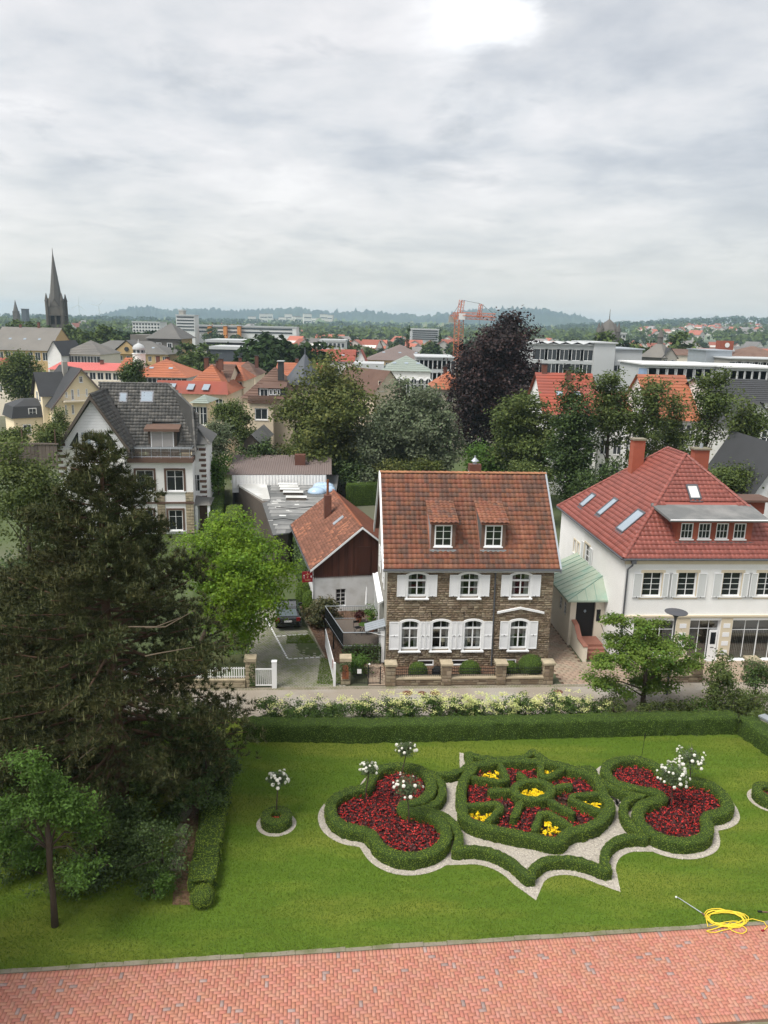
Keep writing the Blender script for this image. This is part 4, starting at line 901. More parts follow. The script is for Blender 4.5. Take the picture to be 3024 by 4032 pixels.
# ------------------------------------------------------------------ driveway of grass pavers, bays, left gate
DR = [S0.gnd(*q) for q in ((598, 1483), (735, 1483), (722, 1445), (700, 1400), (665, 1338), (640, 1290), (590, 1290), (575, 1340), (548, 1420))]
A0 = [(-6.9, -2.62), (-2.5, -2.62), (-3.1, -.6), (-4.1, 3.0), (-5.4, 7.0), (-6.8, 11.5), (-10.2, 11.5), (-9.0, 5.0), (-8.0, 0.0)]
drive = MB().poly(*[S0.w(s, d, -.004) for s, d in A0]).build('parking_yard', m['paver_grass']); drive['kind'] = 'structure'
me = frustum('paver', .185, .125, m['grid_paver'], .014, .012); cells = []
P = [(-10.4 + i*.2 + (j % 2)*.1, -2.55 + j*.165) for j in range(86) for i in range(41)]
ok = inpoly(P, A0); gn = rng.random(len(P))
for (s, d), k, q in zip(P, ok, gn):
    bare = (s + 4.4)**2/1.6 + (d - 3.4)**2/3.0 < 1 or (s + 3.2 - .0) > -.25*(d + 2) + .55 + .0
    if k and not (bare and q < .85): cells.append(Matrix.Translation(S0.w(s, d, 0)) @ Matrix.Rotation(math.radians(S0.deg) + random.uniform(-.04, .04), 4, 'Z'))
cells.sort(key=lambda c: c.translation.y); tile_field(drive, 'paver', me, cells, m['grid_paver'], 300)
MB().poly(*[S0.w(s, d, .0) for s, d in ((-14, -2.62), (-6.95, -2.62), (-8.05, 0), (-9.1, 5), (-10.3, 12), (-14, 16))]).build('side_drive', m['paver_grass'])['kind'] = 'structure'
scatter_grass([S0.w(s, d) for s, d in ((-4.2, -2.4), (-2.6, -2.4), (-3.4, 1.0), (-4.0, 1.4))], 7000, [], .07, 'grass', 'grass growing through the pavers beside the sliding gate', wid=.03)
scatter_grass([S0.w(s, d) for s, d in ((-6.3, 3.6), (-4.4, 3.7), (-4.9, 5.2), (-6.3, 5.0))], 5000, [], .06, 'grass', 'grass patch among the pavers behind the parked car', wid=.03)
mk = MB()
def dashed(a, b):
    a, b = Vector(a), Vector(b); n = int((b - a).length/.34)
    for i in range(n):
        p = a.lerp(b, (i + .1)/n); q = a.lerp(b, (i + .78)/n); t = (q - p).normalized()*.055; nn = Vector((-t.y, t.x, 0)); mk.poly(p + nn, p - nn, q - nn, q + nn)
K1, K2, K3, K4, K5 = (g(692, 1420, .018), g(636, 1307, .018), g(808, 1419, .018), g(0, 0), g(0, 0))
K = lambda zx, zy: g((zx/2.07375 + 800)/PS, (zy/2.07375 + 1800)/PS, .018)
dashed(K(690, 1645), K(510, 1310)); dashed(K(690, 1648), K(960, 1632)); dashed(K(600, 1462), K(850, 1445))
mk.build('parking_markings', m['sign_white'])['kind'] = 'structure'
# kerb of the planted strip, gravel strip
ka, kb = K(985, 1640), K(760, 1215); d = (kb - ka); t = d.normalized(); nn = Vector((t.y, -t.x, 0)); kr = empty('strip_kerb', (0, 0, 0)); kr['kind'] = 'structure'; n = int(d.length/.6)
for i in range(n):
    p, q = ka + d*(i/n), ka + d*((i + .985)/n); MB().prism([(v.x, v.y) for v in (p, p + nn*.1, q + nn*.1, q)], -.01, .11).build('kerb_stone', m['concrete'], kr)
MB().poly(*[(v.x, v.y, .02) for v in (ka + nn*.1, S0.w(-.1, -2.2), S0.w(-.1, 9), kb + nn*.1)]).build('bark_strip', m['leaf_litter'])['kind'] = 'structure'
P = rng.uniform((-6.5, 41), (.4, 55), (16000, 2)); P = P[inpoly(P, [ka + nn*.1, S0.w(-.1, -2.2), S0.w(-.1, 9), kb + nn*.1])]; n = len(P)
V, F = leaf_arrays(np.c_[P, np.full(n, .035)], rng.normal(size=(n, 3))*.4 + np.array([0, 0, 1]), .085, .6); M('bark_chip', (.16, .105, .08), .9, .2, 2, island=.4); tag(link('bark_mulch', arr_mesh('bark_mulch', V, F, m['bark_chip'])), 'brown bark mulch in the strip beside the stone house', 'mulch', kind='stuff')
def pier_box(name, x, y, label, w_=.55, h_=1.6, cap='sandstone', budget=45):
    p = S0.gnd(x, y); T = empty(name, S0.w(p.x, p.y + w_/2), S0.deg, label, 'pillar'); MB().box(-w_/2, w_/2, -w_/2, w_/2, 0, h_).build('shaft', m['mortar'], T); stones(T, (-w_/2, -w_/2 - .003, .02), (1, 0, 0), (0, 0, 1), w_, h_ - .03, m['sandstone'], (.16, .3), (.18, .4), .03, budget=budget); stones(T, (w_/2 + .003, -w_/2, .02), (0, 1, 0), (0, 0, 1), w_, h_ - .03, m['sandstone'], (.16, .3), (.18, .4), .03, budget=budget)
    MB().box(-w_/2 - .07, w_/2 + .07, -w_/2 - .07, w_/2 + .07, h_ + .003, h_ + .2).build('cap', m['sandstone'], T); return T
def ivy(parent, x0, x1, y, z0, z1, n, leaf=.075, bias=0):
    P = np.c_[rng.uniform(x0, x1, n), y - rng.random(n)*.07, z0 + (z1 - z0)*rng.random(n)**1.2]; P = P[rng.random(n) < .35 + .65*(np.sin(P[:, 0]*9 + P[:, 2]*4) > -.2)]; V, F = leaf_arrays(P, rng.normal(size=P.shape)*.4 + np.array([0, -1, .3]), leaf, .8); return link('ivy', arr_mesh('ivy', V, F, m['leaf_dark']), parent)
T = pier_box('stone_pillar', 541, 1485, 'ivy-grown stone pillar between white picket fence and white gate'); ivy(T, -.05, .3, -.31, .1, 1.5, 260)
ps = S0.gnd(541, 1485).x
T = pier_box('stone_pillar', 746, 1480, 'stone pillar bearing a rusty steel plaque beside the iron gate', .55, 1.5); ivy(T, -.3, .3, -.31, .9, 1.5, 330)
sg = MB().box(-.19, .19, -.36, -.33, .42, 1.28).build('plaque', m['rust'], T)
mb = MB(); mb.tube([(-.10, -.365, 1.16), (-.10, -.365, 1.06), (.06, -.365, 1.06), (.06, -.365, 1.18)], .012, 4); mb.tube([(-.02, -.365, .98), (.05, -.365, .9), (-.05, -.365, .8), (.04, -.365, .72), (-.06, -.365, .62), (0, -.365, .55)], .013, 4); mb.tube([(-.12, -.365, .93), (.12, -.365, .93)], .010, 4); mb.build('emblem', m['black'], sg)
p2_ = S0.gnd(593, 1485)
GT = empty('white_gate', S0.w(ps + .3, p2_.y), S0.deg, 'white barred gate leaf beside its white square post', 'gate'); gw_ = p2_.x - ps - .42
mb = MB()
for z in (.12, 1.12): mb.box(0, gw_, -.025, .025, z, z + .07)
fr_ = mb.build('rails', m['white_paint'], GT)
for i in range(9): MB().box(.02 + i*(gw_ - .06)/8, .06 + i*(gw_ - .06)/8, -.02, .02, .19, 1.12).build('bar', m['white_paint'], GT)
tag(MB().box(-.14, .14, -.14, .14, 0, 1.62).box(-.16, .16, -.16, .16, 1.623, 1.66).build('gate_post', m['white_paint']), 'white square gate post at the parking yard entrance', 'post').matrix_basis = Matrix.Translation(S0.w(p2_.x, p2_.y)) @ Matrix.Rotation(math.radians(4.2), 4, 'Z')
FN = empty('picket_fence', S0.w(ps - .28, p2_.y + .15), S0.deg, 'white picket fence on a low stone wall under the pine', 'fence'); MB().box(-9, 0, -.2, .2, 0, .45).build('footing', m['mortar'], FN); stones(FN, (-9, -.205, .02), (1, 0, 0), (0, 0, 1), 9, .42, m['sandstone'], (.12, .2), (.25, .5), .03, budget=60)
mb = MB(); mb.box(-9, 0, -.02, .02, .62, .67); mb.box(-9, 0, -.02, .02, 1.12, 1.17); mb.build('rails', m['white_paint'], FN); MB().box(-9, 0, -.24, .24, .453, .53).build('coping', m['sandstone'], FN)
me = MB().box(-.03, .03, -.045, -.022, 0, .68).mesh('picket', m['white_paint'])
for i in range(66): o = link('picket', me, FN); o.location = (-.1 - i*.135, 0, .56)
# sliding gate right of the yard, standing open along the strip
ga, gb = g(722, 1480), g(703, 1400); d = gb - ga; T = empty('sliding_gate', ga, math.degrees(math.atan2(d.y, d.x)), 'white metal gate swung open along the bark strip with a small red sign', 'gate'); L_ = d.length
mb = MB(); mb.box(0, L_, -.02, .02, .12, .18); mb.box(0, L_, -.02, .02, 1.28, 1.34); mb.box(0, .06, -.021, .021, .18, 1.28); mb.box(L_ - .06, L_, -.021, .021, .18, 1.28); mb.build('gate_frame', m['white_paint'], T)
for i in range(22): MB().box(.08 + i*(L_ - .18)/21, .105 + i*(L_ - .18)/21, -.012, .012, .18, 1.28).build('bar', m['white_paint'], T)
MB().box(.25, .62, .03, .045, .85, 1.38).build('notice', m['sign_red'], T); MB().box(-.15, -.02, -.07, .07, 0, 1.45).build('hanging_post', m['white_paint'], T)
# iron gate and side panel
ia, ib, ic = S0.gnd(757, 1478), S0.gnd(795, 1478), S0.gnd(834, 1478); T = empty('iron_gate', S0.w(ib.x, -2.45), S0.deg, 'black iron garden gate beside the first wall pier', 'gate'); gl_ = ic.x - ib.x - .35
mb = MB(); mb.tube([(0, 0, .12), (gl_, 0, .12)], .016, 4); mb.tube([(0, 0, 1.05), (gl_, 0, 1.05)], .016, 4); mb.tube([(0, 0, 0), (0, 0, 1.25)], .035, 6); mb.tube([(gl_, 0, 0), (gl_, 0, 1.15)], .03, 6)
for x in np.arange(.08, gl_, .085): mb.tube([(x, 0, .05), (x, 0, 1.12)], .0085, 4)
mb.build('gate_leaf', m['iron'], T); MB().lathe([(.05, 0), (.07, .05), (0, .1)], (.06, 0, 1.26), 8).build('knob', m['sign_white'], T)
T = empty('railing_panel', S0.w(ia.x + .1, -2.45), S0.deg, 'black iron railing panel with a white notice beside the plaque pillar', 'railing'); pl_ = ib.x - ia.x - .15; mb = MB()
for z in (.12, .6, 1.05): mb.tube([(0, 0, z), (pl_, 0, z)], .014, 4)
for x in np.arange(.05, pl_, .095): mb.tube([(x, 0, .05), (x, 0, 1.1)], .0085, 4)
mb.build('bars', m['iron'], T); MB().box(pl_*.32, pl_*.6, -.03, -.018, .72, 1.0).build('notice', m['sign_white'], T)
MB().poly(*[S0.w(s, d, .028) for s, d in ((ib.x, -2.6), (ic.x, -2.6), (ic.x, 1.5), (ib.x, 1.5))]).build('garden_path', m['paving_warm'])['kind'] = 'structure'
# raised terrace with black mesh railing
zt_ = 1.15; a = S0.gnd((1000/3.318 + 1050)/PS, (965/3.318 + 2200)/PS, zt_ + .95); b = S0.gnd((765/3.318 + 1050)/PS, (620/3.318 + 2200)/PS, zt_ + .95)
T = empty('terrace', S0.w(0, 0), S0.deg, 'raised iron terrace with black mesh railing on posts beside the stone house', 'terrace')
x0, y0, x1, y1 = a.x, a.y, -.3, b.y; xb = b.x
MB().add([(x0, y0, zt_), (x1, y0, zt_), (x1, y1, zt_), (xb, y1, zt_), (x0, y0, zt_ - .12), (x1, y0, zt_ - .12), (x1, y1, zt_ - .12), (xb, y1, zt_ - .12)], [(0, 1, 2, 3), (7, 6, 5, 4), (0, 4, 5, 1), (3, 7, 4, 0)]).build('deck', m['wood_grey'], T)
mb = MB(); rl = [(x1, y0), (x0, y0), (xb, y1), (x1, y1)]
mb.tube([(x, y, zt_ + .95) for x, y in rl], .03, 5); mb.tube([(x, y, zt_ + .08) for x, y in rl], .02, 4); mb.build('handrail', m['zinc'], T)
mb = MB()
for (xa, ya), (xc, yc) in zip(rl[:-1], rl[1:]):
    n = int(math.hypot(xc - xa, yc - ya)/(.04 if ya != yc or ya == y0 else .12))
    for i in range(n + 1): x, y = xa + (xc - xa)*i/n, ya + (yc - ya)*i/n; mb.tube([(x, y, zt_ - .1), (x, y, zt_ + .93)], .010 if ya != yc or ya == y0 else .008, 4)
mb.build('railing_bars', m['mesh_black'], T)
for x, y in ((x0, y0), ((x0 + xb)/2, (y0 + y1)/2), (xb, y1), (x1, y0), (x0*.5, y0)): MB().tube([(x, y, 0), (x, y, zt_)], .05, 6).build('post', m['iron'], T)
P = np.c_[rng.uniform(x0, x1, 900), y0 - .05 - rng.random(900)*.15, zt_*.1 + 1.3*rng.random(900)]; V, F = leaf_arrays(P, rng.normal(size=P.shape)*.6 + np.array([0, -1, .4]), .10, .6); link('climber', arr_mesh('climber', V, F, m['leaf_dark']), T)
for k, (fx, fy, rot_) in enumerate(((.42, .45, .5), (.72, .62, -2.2))):
    p = S0.w(x0 + (x1 - x0)*fx, y0 + (y1 - y0)*fy, zt_); C_ = empty('garden_chair', p, math.degrees(rot_), ('dark metal folding chair on the terrace beside the railing', 'dark metal folding chair on the terrace near the potted plant')[k], 'chair'); mb = MB()
    for i in range(5): mb.box(-.2, .2, -.2 + i*.085, -.14 + i*.085, .44, .46)
    mb.build('seat', m['iron'], C_); mb = MB(); mb.box(-.2, .2, .2, .22, .7, .85); mb.tube([(-.2, .21, .44), (-.2, .22, .9)], .014, 4); mb.tube([(.2, .21, .44), (.2, .22, .9)], .014, 4); mb.build('backrest', m['iron'], C_)
    for sx in (-.2, .2):
        for s_ in (-1, 1): MB().tube([(sx, -.2*s_, 0), (sx, .2*s_, .44)], .013, 4).build('leg', m['iron'], C_)
p = S0.w(x0 + (x1 - x0)*.58, y0 + (y1 - y0)*.42, zt_); C_ = empty('garden_table', p, 0, 'small round green metal table on the terrace', 'table'); MB().lathe([(.33, .70), (.33, .72), (0, .725)], k=16).build('table_top', m['leaf_fresh'], C_)
for i in range(3): MB().tube([(.28*math.cos(i*2.1), .28*math.sin(i*2.1), 0), (0, 0, .4), (-.2*math.cos(i*2.1), -.2*math.sin(i*2.1), .7)], .013, 4).build('leg', m['iron'], C_)
def potted(loc, label, r=.24, h=.45, ph=.9, mat='leaf_fresh', fl=None):
    C_ = empty('potted_plant', loc, 0, label, 'plant'); MB().lathe([(r*.7, 0), (r, h*.9), (r*1.08, h*.9), (r*1.08, h), (r*.9, h), (0, h*.95)], k=12).build('pot', m['terracotta'], C_); P, Nn, _ = blob_points([(0, 0, h + ph*.5, r*1.7, r*1.7, ph*.6)], 500, 30, .1, .3); V, F = leaf_arrays(P, Nn, .12, .6); link('foliage', arr_mesh('foliage', V, F, m[mat]), C_); return C_
potted(S0.w(-.75, y0 + (y1 - y0)*.55, zt_), 'leafy green plant in a big terracotta pot on the terrace', .28, .5, 1.2); potted(S0.w(-1.5, y1 - .5, zt_), 'small dark red plant in a pot by the terrace back railing', .2, .35, .4, 'begonia_leaf')
p = S0.w(-1.0, y1 - .3, zt_); UM = empty('folded_parasol', p, 0, 'closed white parasol leaning at the back of the terrace', 'parasol'); MB().tube([(0, 0, 0), (0, 0, 2.4)], .02, 6).build('pole', m['white_paint'], UM); MB().lathe([(.05, 1.1), (.10, 1.2), (.07, 1.9), (.03, 2.35), (0, 2.36)], k=9).build('canopy', m['white_trim'], UM)
# ================================================================== WHITE HIP-ROOFED HOUSE
zr = lambda x, y: ((x/1.7955 + 2100)/PS, (y/1.7955 + 1650)/PS)
WE, WR = 6.95, 12.5; s0, s1, d0, d1 = 14.5, 26.5, .1, 14.3; sm = 20.5; rA, rB = 6.1, 8.9; KS = (WR - WE)/6.0
WH = empty('white_house', S0.w(0, 0), S0.deg, 'white two-storey house with a glossy red hip roof and pale shutters', 'house')
W0, F0_ = s0 + .28, d0 + .28
UW = [(15.98, 17.18), (18.22, 19.42), (21.12, 22.32), (23.40, 24.60)]
gops = [(15.7, 18.4, .45, 2.80), (19.35, 21.35, .0, 2.80), (22.15, 25.75, .05, 2.80)]
uops = [(a, b, 4.42, 5.98) for a, b in UW]
mb = MB(); wall_panel(mb, W0, 26.2, 3.18, WE - .42, F0_, uops, .22); wall_panel(mb, W0, 26.2, 0, 2.98, F0_, gops, .28); mb.poly((26.2, F0_, 0), (26.2, d1 - .3, 0), (26.2, d1 - .3, WE), (26.2, F0_, WE)); mb.poly((26.2, d1 - .3, 0), (W0, d1 - .3, 0), (W0, d1 - .3, WE), (26.2, d1 - .3, WE)); mb.build('front_wall', m['white_plaster'], WH)
mb = MB(); sops = [(-8.0, -6.95, 4.0, 5.75), (-9.6, -9.22, 4.35, 5.3), (-10.45, -10.07, 4.35, 5.3)]
wall_panel(mb, -(d1 - .3), -F0_, 0, WE - .05, 0, sops, .2); o = mb.build('side_wall', m['white_plaster'], WH); o.matrix_basis = Matrix.Translation((W0, 0, 0)) @ Matrix.Rotation(-math.pi/2, 4, 'Z')
for a, b, c, d in sops:
    big = b - a > .6; w_ = window(o, a, b, c, d, .10, 2 if big else 1, 4 if big else 1, fr=.05, glass='glass', sill=.16)
    mb = MB(); e = .12; mb.ring_y([(a - e, c - e), (a - e, d + e), (b + e, d + e), (b + e, c - e), (a - e, c - e)], [(a, c), (a, d), (b, d), (b, c), (a, c)], -.025, .0); mb.build('surround', m['cream_trim'], w_)
    if big: shutter(w_, a - .68, a - .13, c, d, -.03, 'shutter_grey', split=.02); shutter(w_, b + .13, b + .68, c, d, -.03, 'shutter_grey', split=.02)
MB().box(W0 - .03, 26.23, F0_ - .04, F0_ + .12, WE - .42, WE - .1).build('frieze', m['cream_trim'], WH)
mb = MB(); mb.box(W0 - .05, 26.25, F0_ - .12, F0_ + .1, 3.06, 3.18); mb.box(W0 - .03, 26.22, F0_ - .05, F0_ + .1, 2.985, 3.06); mb.build('string_course', m['cream_trim'], WH)
for i, (a, b) in enumerate(UW):
    w_ = window(WH, a, b, 4.42, 5.98, F0_ + .13, 2, 4, fr=.06, sill=.2)
    mb = MB(); e = .17; mb.ring_y([(a - e, 4.24), (a - e, 6.15), (b + e, 6.15), (b + e, 4.24), (a - e, 4.24)], [(a, 4.42), (a, 5.98), (b, 5.98), (b, 4.42), (a, 4.42)], F0_ - .03, F0_ + .01); mb.build('surround', m['cream_trim'], w_)
    shutter(w_, a - .64, a - .06, 4.36, 5.96, F0_ - .04, 'shutter_grey', split=.02); shutter(w_, b + .06, b + .64, 4.36, 5.96, F0_ - .04, 'shutter_grey', split=.02)
# ground floor: cream piers with pale quoin blocks, glazed door and shop window
for a, b in ((18.4, 19.35), (21.35, 22.15)):
    MB().box(a + .03, b - .03, F0_ - .03, F0_ + .02, .0, 2.95).build('pier', m['cream_trim'], WH)
    for z in (.5, 1.1, 1.7, 2.3): MB().box((a + b)/2 - .22, (a + b)/2 + .22, F0_ - .045, F0_ - .028, z, z + .3).build('quoin', m['white_trim'], WH)
w_ = window(WH, 19.35, 21.35, 0.02, 2.80, F0_ + .18, 3, 2, fr=.07, rowz=(.78,), name='glazed_entrance', glass='glass_clear', depth=.06); MB().box(20.75, 21.28, F0_ + .10, F0_ + .17, .04, 2.1).build('door_leaf', m['white_paint'], w_); MB().box(20.84, 21.18, F0_ + .085, F0_ + .099, 1.15, 1.95).build('door_glass', m['glass'], w_); MB().box(20.9, 21.12, F0_ + .08, F0_ + .099, .9, .94).build('letter_slot', m['iron'], w_)
MB().box(18.5, 19.2, F0_ - .06, F0_ - .046, .95, 1.25).build('name_plate', m['sign_white'], WH)
w_ = window(WH, 22.15, 25.75, .05, 2.80, F0_ + .18, 4, 2, fr=.07, rowz=(.74,), name='shop_window', glass='glass_clear', depth=.06)
mb = MB(); k = 60; mb.add([(22.2 + 3.5*i/k, F0_ + .5 + (.05 if i % 2 else 0), z) for z in (.1, 1.95) for i in range(k + 1)], [(i, i + 1, k + 2 + i, k + 1 + i) for i in range(0, k) if i % 2 == 0]); mb.build('blind', m['felt_grey'], w_)
w_ = window(WH, 15.7, 18.4, .45, 2.80, F0_ + .18, 3, 2, fr=.07, rowz=(.72,), name='shop_window', glass='glass_clear', depth=.06)
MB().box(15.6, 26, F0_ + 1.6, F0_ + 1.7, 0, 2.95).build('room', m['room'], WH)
# roof
mb = MB(); RV = [(s0, d0, WE), (s1, d0, WE), (s1, d1, WE), (s0, d1, WE), (sm, rA, WR), (sm, rB, WR)]; mb.add(RV, [(0, 1, 4), (1, 2, 5, 4), (2, 3, 5), (3, 0, 4, 5)]); mb.add([(x, y, z - .05) for x, y, z in RV[:4]], [(3, 2, 1, 0)]); mb.build('roof', m['red_glazed'], WH)
fv = Vector((0, rA - d0, WR - WE)); fl_ = fv.length
dh = [(18.05 - s0, .95*math.hypot(1, (WR - WE)/(rA - d0))), (23.0 - s0, .95*math.hypot(1, (WR - WE)/(rA - d0))), (23.0 - s0, 4.3), (18.05 - s0, 4.3)]
nearf = lambda c: c.translation.y
roof_tiles(WH, (s0, d0, WE), (1, 0, 0), fv, [(0, 0), (12, 0), (6, fl_)], .30, .33, m['red_glazed'], 300, [dh], amp=.030)
lv = Vector((sm - s0, 0, WR - WE)); ll = lv.length
roof_tiles(WH, (s0, d1, WE), (0, -1, 0), lv, [(0, 0), (d1 - d0, 0), (d1 - rA, ll), (d1 - rB, ll)], .30, .33, m['red_glazed'], 300, amp=.030)
rv2 = Vector((sm - s1, 0, WR - WE)); roof_tiles(WH, (s1, d0, WE), (0, 1, 0), rv2, [(0, 0), (d1 - d0, 0), (rB - d0, ll), (rA - d0, ll)], .30, .33, m['red_glazed'], 0, amp=.030)
for a, b in (((s0, d0, WE), RV[4]), ((s1, d0, WE), RV[4]), (RV[4], RV[5]), ((s0, d1, WE), RV[5]), ((s1, d1, WE), RV[5])): ridge_tiles(WH, Vector(a) + Vector((0, 0, .03)), Vector(b) + Vector((0, 0, .03)), m['red_glazed'], .13, .36, 'hip_tile')
mb = MB(); mb.tube([(s0 - .06, d0 - .07, WE - .03), (s1, d0 - .07, WE - .03)], .07, 7); mb.tube([(s0 - .07, d0, WE - .03), (s0 - .07, d1, WE - .03)], .07, 7); mb.build('gutter', m['pipe_grey'], WH)
MB().tube([(W0 + .35, F0_ - .3, WE - .1), (W0 + .33, F0_ - .22, WE - .45), (W0 + .12, F0_ - .08, WE - .75), (W0 + .12, F0_ - .08, .1)], .055, 8).build('downpipe', m['pipe_grey'], WH); MB().box(W0 + .22, W0 + .5, F0_ - .42, F0_ - .2, WE - .3, WE - .1).build('hopper', m['pipe_grey'], WH)
# dormer with four windows
DX0, DX1, DF, DB, DT = 18.1, 22.95, 1.02, 7.78, 9.32; dm = MB(); dw = [(18.34 + i*1.14, 19.14 + i*1.14) for i in range(4)]
wall_panel(dm, DX0, DX1, DB - .3, DT, DF, [(a, b, DB + .2, DB + 1.22) for a, b in dw], .12)
for xx in (DX0, DX1): dm.poly((xx, DF, DB - .3), (xx, DF, DT), (xx, 3.4, DT + .25), (xx, 2.0, DB))
D_ = dm.build('dormer', m['brick_red'], WH)
for a, b in dw: window(D_, a, b, DB + .2, DB + 1.22, DF + .03, 3, 2, fr=.07, sill=.12, name='dormer_window')
mb = MB(); q = [(DX0 - .75, DF - .55), (DX1 + .75, DF - .55), (DX1 + .9, 3.2), (DX1 + .2, 3.9), (DX0 - .2, 3.9), (DX0 - .9, 3.2)]; z = lambda y: DT + .02 + (y - DF + .55)*.14
mb.add([(x, y, z(y) + dz) for dz in (-.14, .0) for x, y in q], [(6, 7, 8, 9, 10, 11), (5, 4, 3, 2, 1, 0)] + [(i, (i + 1) % 6, 6 + (i + 1) % 6, 6 + i) for i in range(6)]); mb.build('dormer_roof', m['felt_grey'], D_)
MB().tube([(DX0 - .75, DF - .57, DT), (DX1 + .75, DF - .57, DT)], .05, 6).build('dormer_gutter', m['white_trim'], D_); MB().box(DX0 - .1, DX1 + .1, DF - .12, DF + .02, DB - .12, DB + .02).build('lead_apron', m['felt_grey'], D_)
# roof lights
lp_n = Vector((-(WR - WE), 0, sm - s0)).normalized(); fp_n = Vector((0, -(WR - WE), rA - d0)).normalized()
wrot = Matrix.Rotation(math.radians(S0.deg), 3, 'Z')
def rooflight(px, py, P, n, u, wd, ln, mat='glass_sky'):
    c = S0.l(hit(px, py, S0.w(P[0], P[1], P[2]), wrot @ n)); v = n.cross(Vector(u)).normalized(); 
    if v.z < 0: v = -v
    uu = v.cross(n).normalized(); X = Matrix((uu, v, n)).transposed().to_4x4(); L_ = MB()
    for a, b, c_, d in ((-wd/2 - .09, -wd/2, -ln/2 - .09, ln/2 + .09), (wd/2, wd/2 + .09, -ln/2 - .09, ln/2 + .09), (-wd/2, wd/2, ln/2, ln/2 + .12), (-wd/2, wd/2, -ln/2 - .09, -ln/2)): L_.box(a, b, c_, d, .0, .13)
    L_.box(-wd/2 - .12, wd/2 + .12, -ln/2 - .3, -ln/2 - .09, .02, .06)
    o = L_.build('roof_light', m['pipe_grey'], WH); o.matrix_basis = Matrix.Translation(c) @ X
    MB().poly((-wd/2, -ln/2, .10), (wd/2, -ln/2, .10), (wd/2, ln/2, .10), (-wd/2, ln/2, .10)).build('pane', m[mat], o)
for x, y, wd, ln in ((388, 578, .75, 1.15), (528, 625, .7, 1.5), (692, 725, 1.05, 1.75)): rooflight(*zr(x, y), (s0, d0, WE), lp_n, (0, 1, 0), wd, ln)
rooflight(*zr(1130, 520), (s0, d0, WE), fp_n, (1, 0, 0), .62, .95, 'felt_light')
for x, y, h in ((zr(722, 350)[0], zr(722, 350)[1], 2.1),):
    c = S0.l(hit(x, y, S0.w(s0, d0, WE), wrot @ lp_n)); ch = MB().box(c.x - .42, c.x + .42, c.y - .35, c.y + .35, c.z - .6, c.z + h).build('chimney', m['brick_red'], WH); MB().box(c.x - .5, c.x + .5, c.y - .43, c.y + .43, c.z + h + .003, c.z + h + .12).build('chimney_cap', m['concrete'], ch)
c = S0.front(*zr(1185, 215), 10.5); ch = MB().box(c.x - .55, c.x + .55, 10.2, 10.9, WE + 1, c.z).build('chimney', m['brick_red'], WH); MB().box(c.x - .66, c.x + .66, 10.1, 11.0, c.z + .003, c.z + .12).build('chimney_cap', m['concrete'], ch); MB().lathe([(.12, 0), (.12, .3), (.0, .32)], (c.x, 10.5, c.z + .12), 8).build('flue', m['zinc'], ch)
MB().box(25.2, 26.9, 6.6, 8.2, WE + 1.3, WE + 2.2).build('rear_dormer', m['brick_red'], WH); MB().box(25.0, 27.4, 6.3, 8.4, WE + 2.203, WE + 2.35).build('rear_dormer_roof', m['roof_brown'], WH)
# porch with copper roof
PX0, PY0, PY1, PE = 12.45, 3.15, 9.6, 3.30
mb = MB(); wall_panel(mb, PX0, W0, .0, PE, PY0, [(12.85, 14.15, .55, 3.02)], .25); p_ = mb.build('porch', m['cream_plaster'], WH)
mb = MB(); wall_panel(mb, -PY1, -PY0, 0, PE, 0, [(-4.6, -4.0, 1.75, 2.65), (-5.6, -5.0, 1.75, 2.65)], .12); mb.build('porch_side', m['cream_plaster'], p_).matrix_basis = Matrix.Translation((PX0, 0, 0)) @ Matrix.Rotation(-math.pi/2, 4, 'Z')
for a in (-4.6, -5.6): w_ = window(p_, a, a + .6, 1.75, 2.65, .05, 2, 3, fr=.05, rz=-math.pi/2, loc=(PX0, 0, 0))
dr_ = MB().box(12.87, 14.13, PY0 + .14, PY0 + .2, .55, 3.0).build('front_door', m['black'], p_); MB().add([(13.5 + .1*math.cos(a), PY0 + .135, 2.35 + .13*math.sin(a)) for a in np.linspace(0, 6.28, 4, False)], [(0, 3, 2, 1)]).build('door_pane', m['glass_sky'], dr_)
MB().box(14.25, 14.5, PY0 - .05, PY0 - .01, 1.7, 2.5).build('post_box', m['iron'], p_)
RX = [(PX0 - .35, PY0 - .45, PE), (W0, PY0 - .45, PE), (W0, PY1, PE), (PX0 - .35, PY1, PE), (W0, PY0 + .9, PE + 1.25), (W0, PY1, PE + 1.25)]
MB().add(RX + [(x, y, z - .12) for x, y, z in RX[:4]], [(0, 1, 4), (0, 4, 5, 3), (6, 7, 1, 0), (9, 6, 0, 3), (9, 8, 7, 6)]).build('copper_roof', m['copper_green'], p_)
mb = MB(); n1_ = (Vector(RX[5]) - Vector(RX[3]))
for i in range(10):
    t = i/10; a = Vector((PX0 - .35, PY0 - .45 + t*(PY1 - PY0 + .4), PE)); b = Vector((W0, max(PY0 + .9, a.y), PE + 1.25)); k = 1.0 if a.y > PY0 + .9 else (a.y - PY0 + .45)/1.35
    e = Vector((PX0 - .35, a.y, PE)).lerp(Vector((W0, a.y, PE + 1.25)), k) if k < 1 else Vector((W0, a.y, PE + 1.25)); mb.tube([a + Vector((0, 0, .02)), e + Vector((0, 0, .02))], .022, 4)
mb.tube([Vector(RX[0]) + Vector((0, 0, .02)), Vector(RX[4]) + Vector((0, 0, .02))], .03, 4)
for i in range(1, 4): x = PX0 - .35 + i*.65; k = min(1, (x - PX0 + .35)/(W0 - PX0 + .35)); mb.tube([(x, PY0 - .45, PE + .02), (x, PY0 - .45 + 1.35*k, PE + 1.25*k + .02)], .022, 4)
mb.build('standing_seams', m['copper_green'], p_)
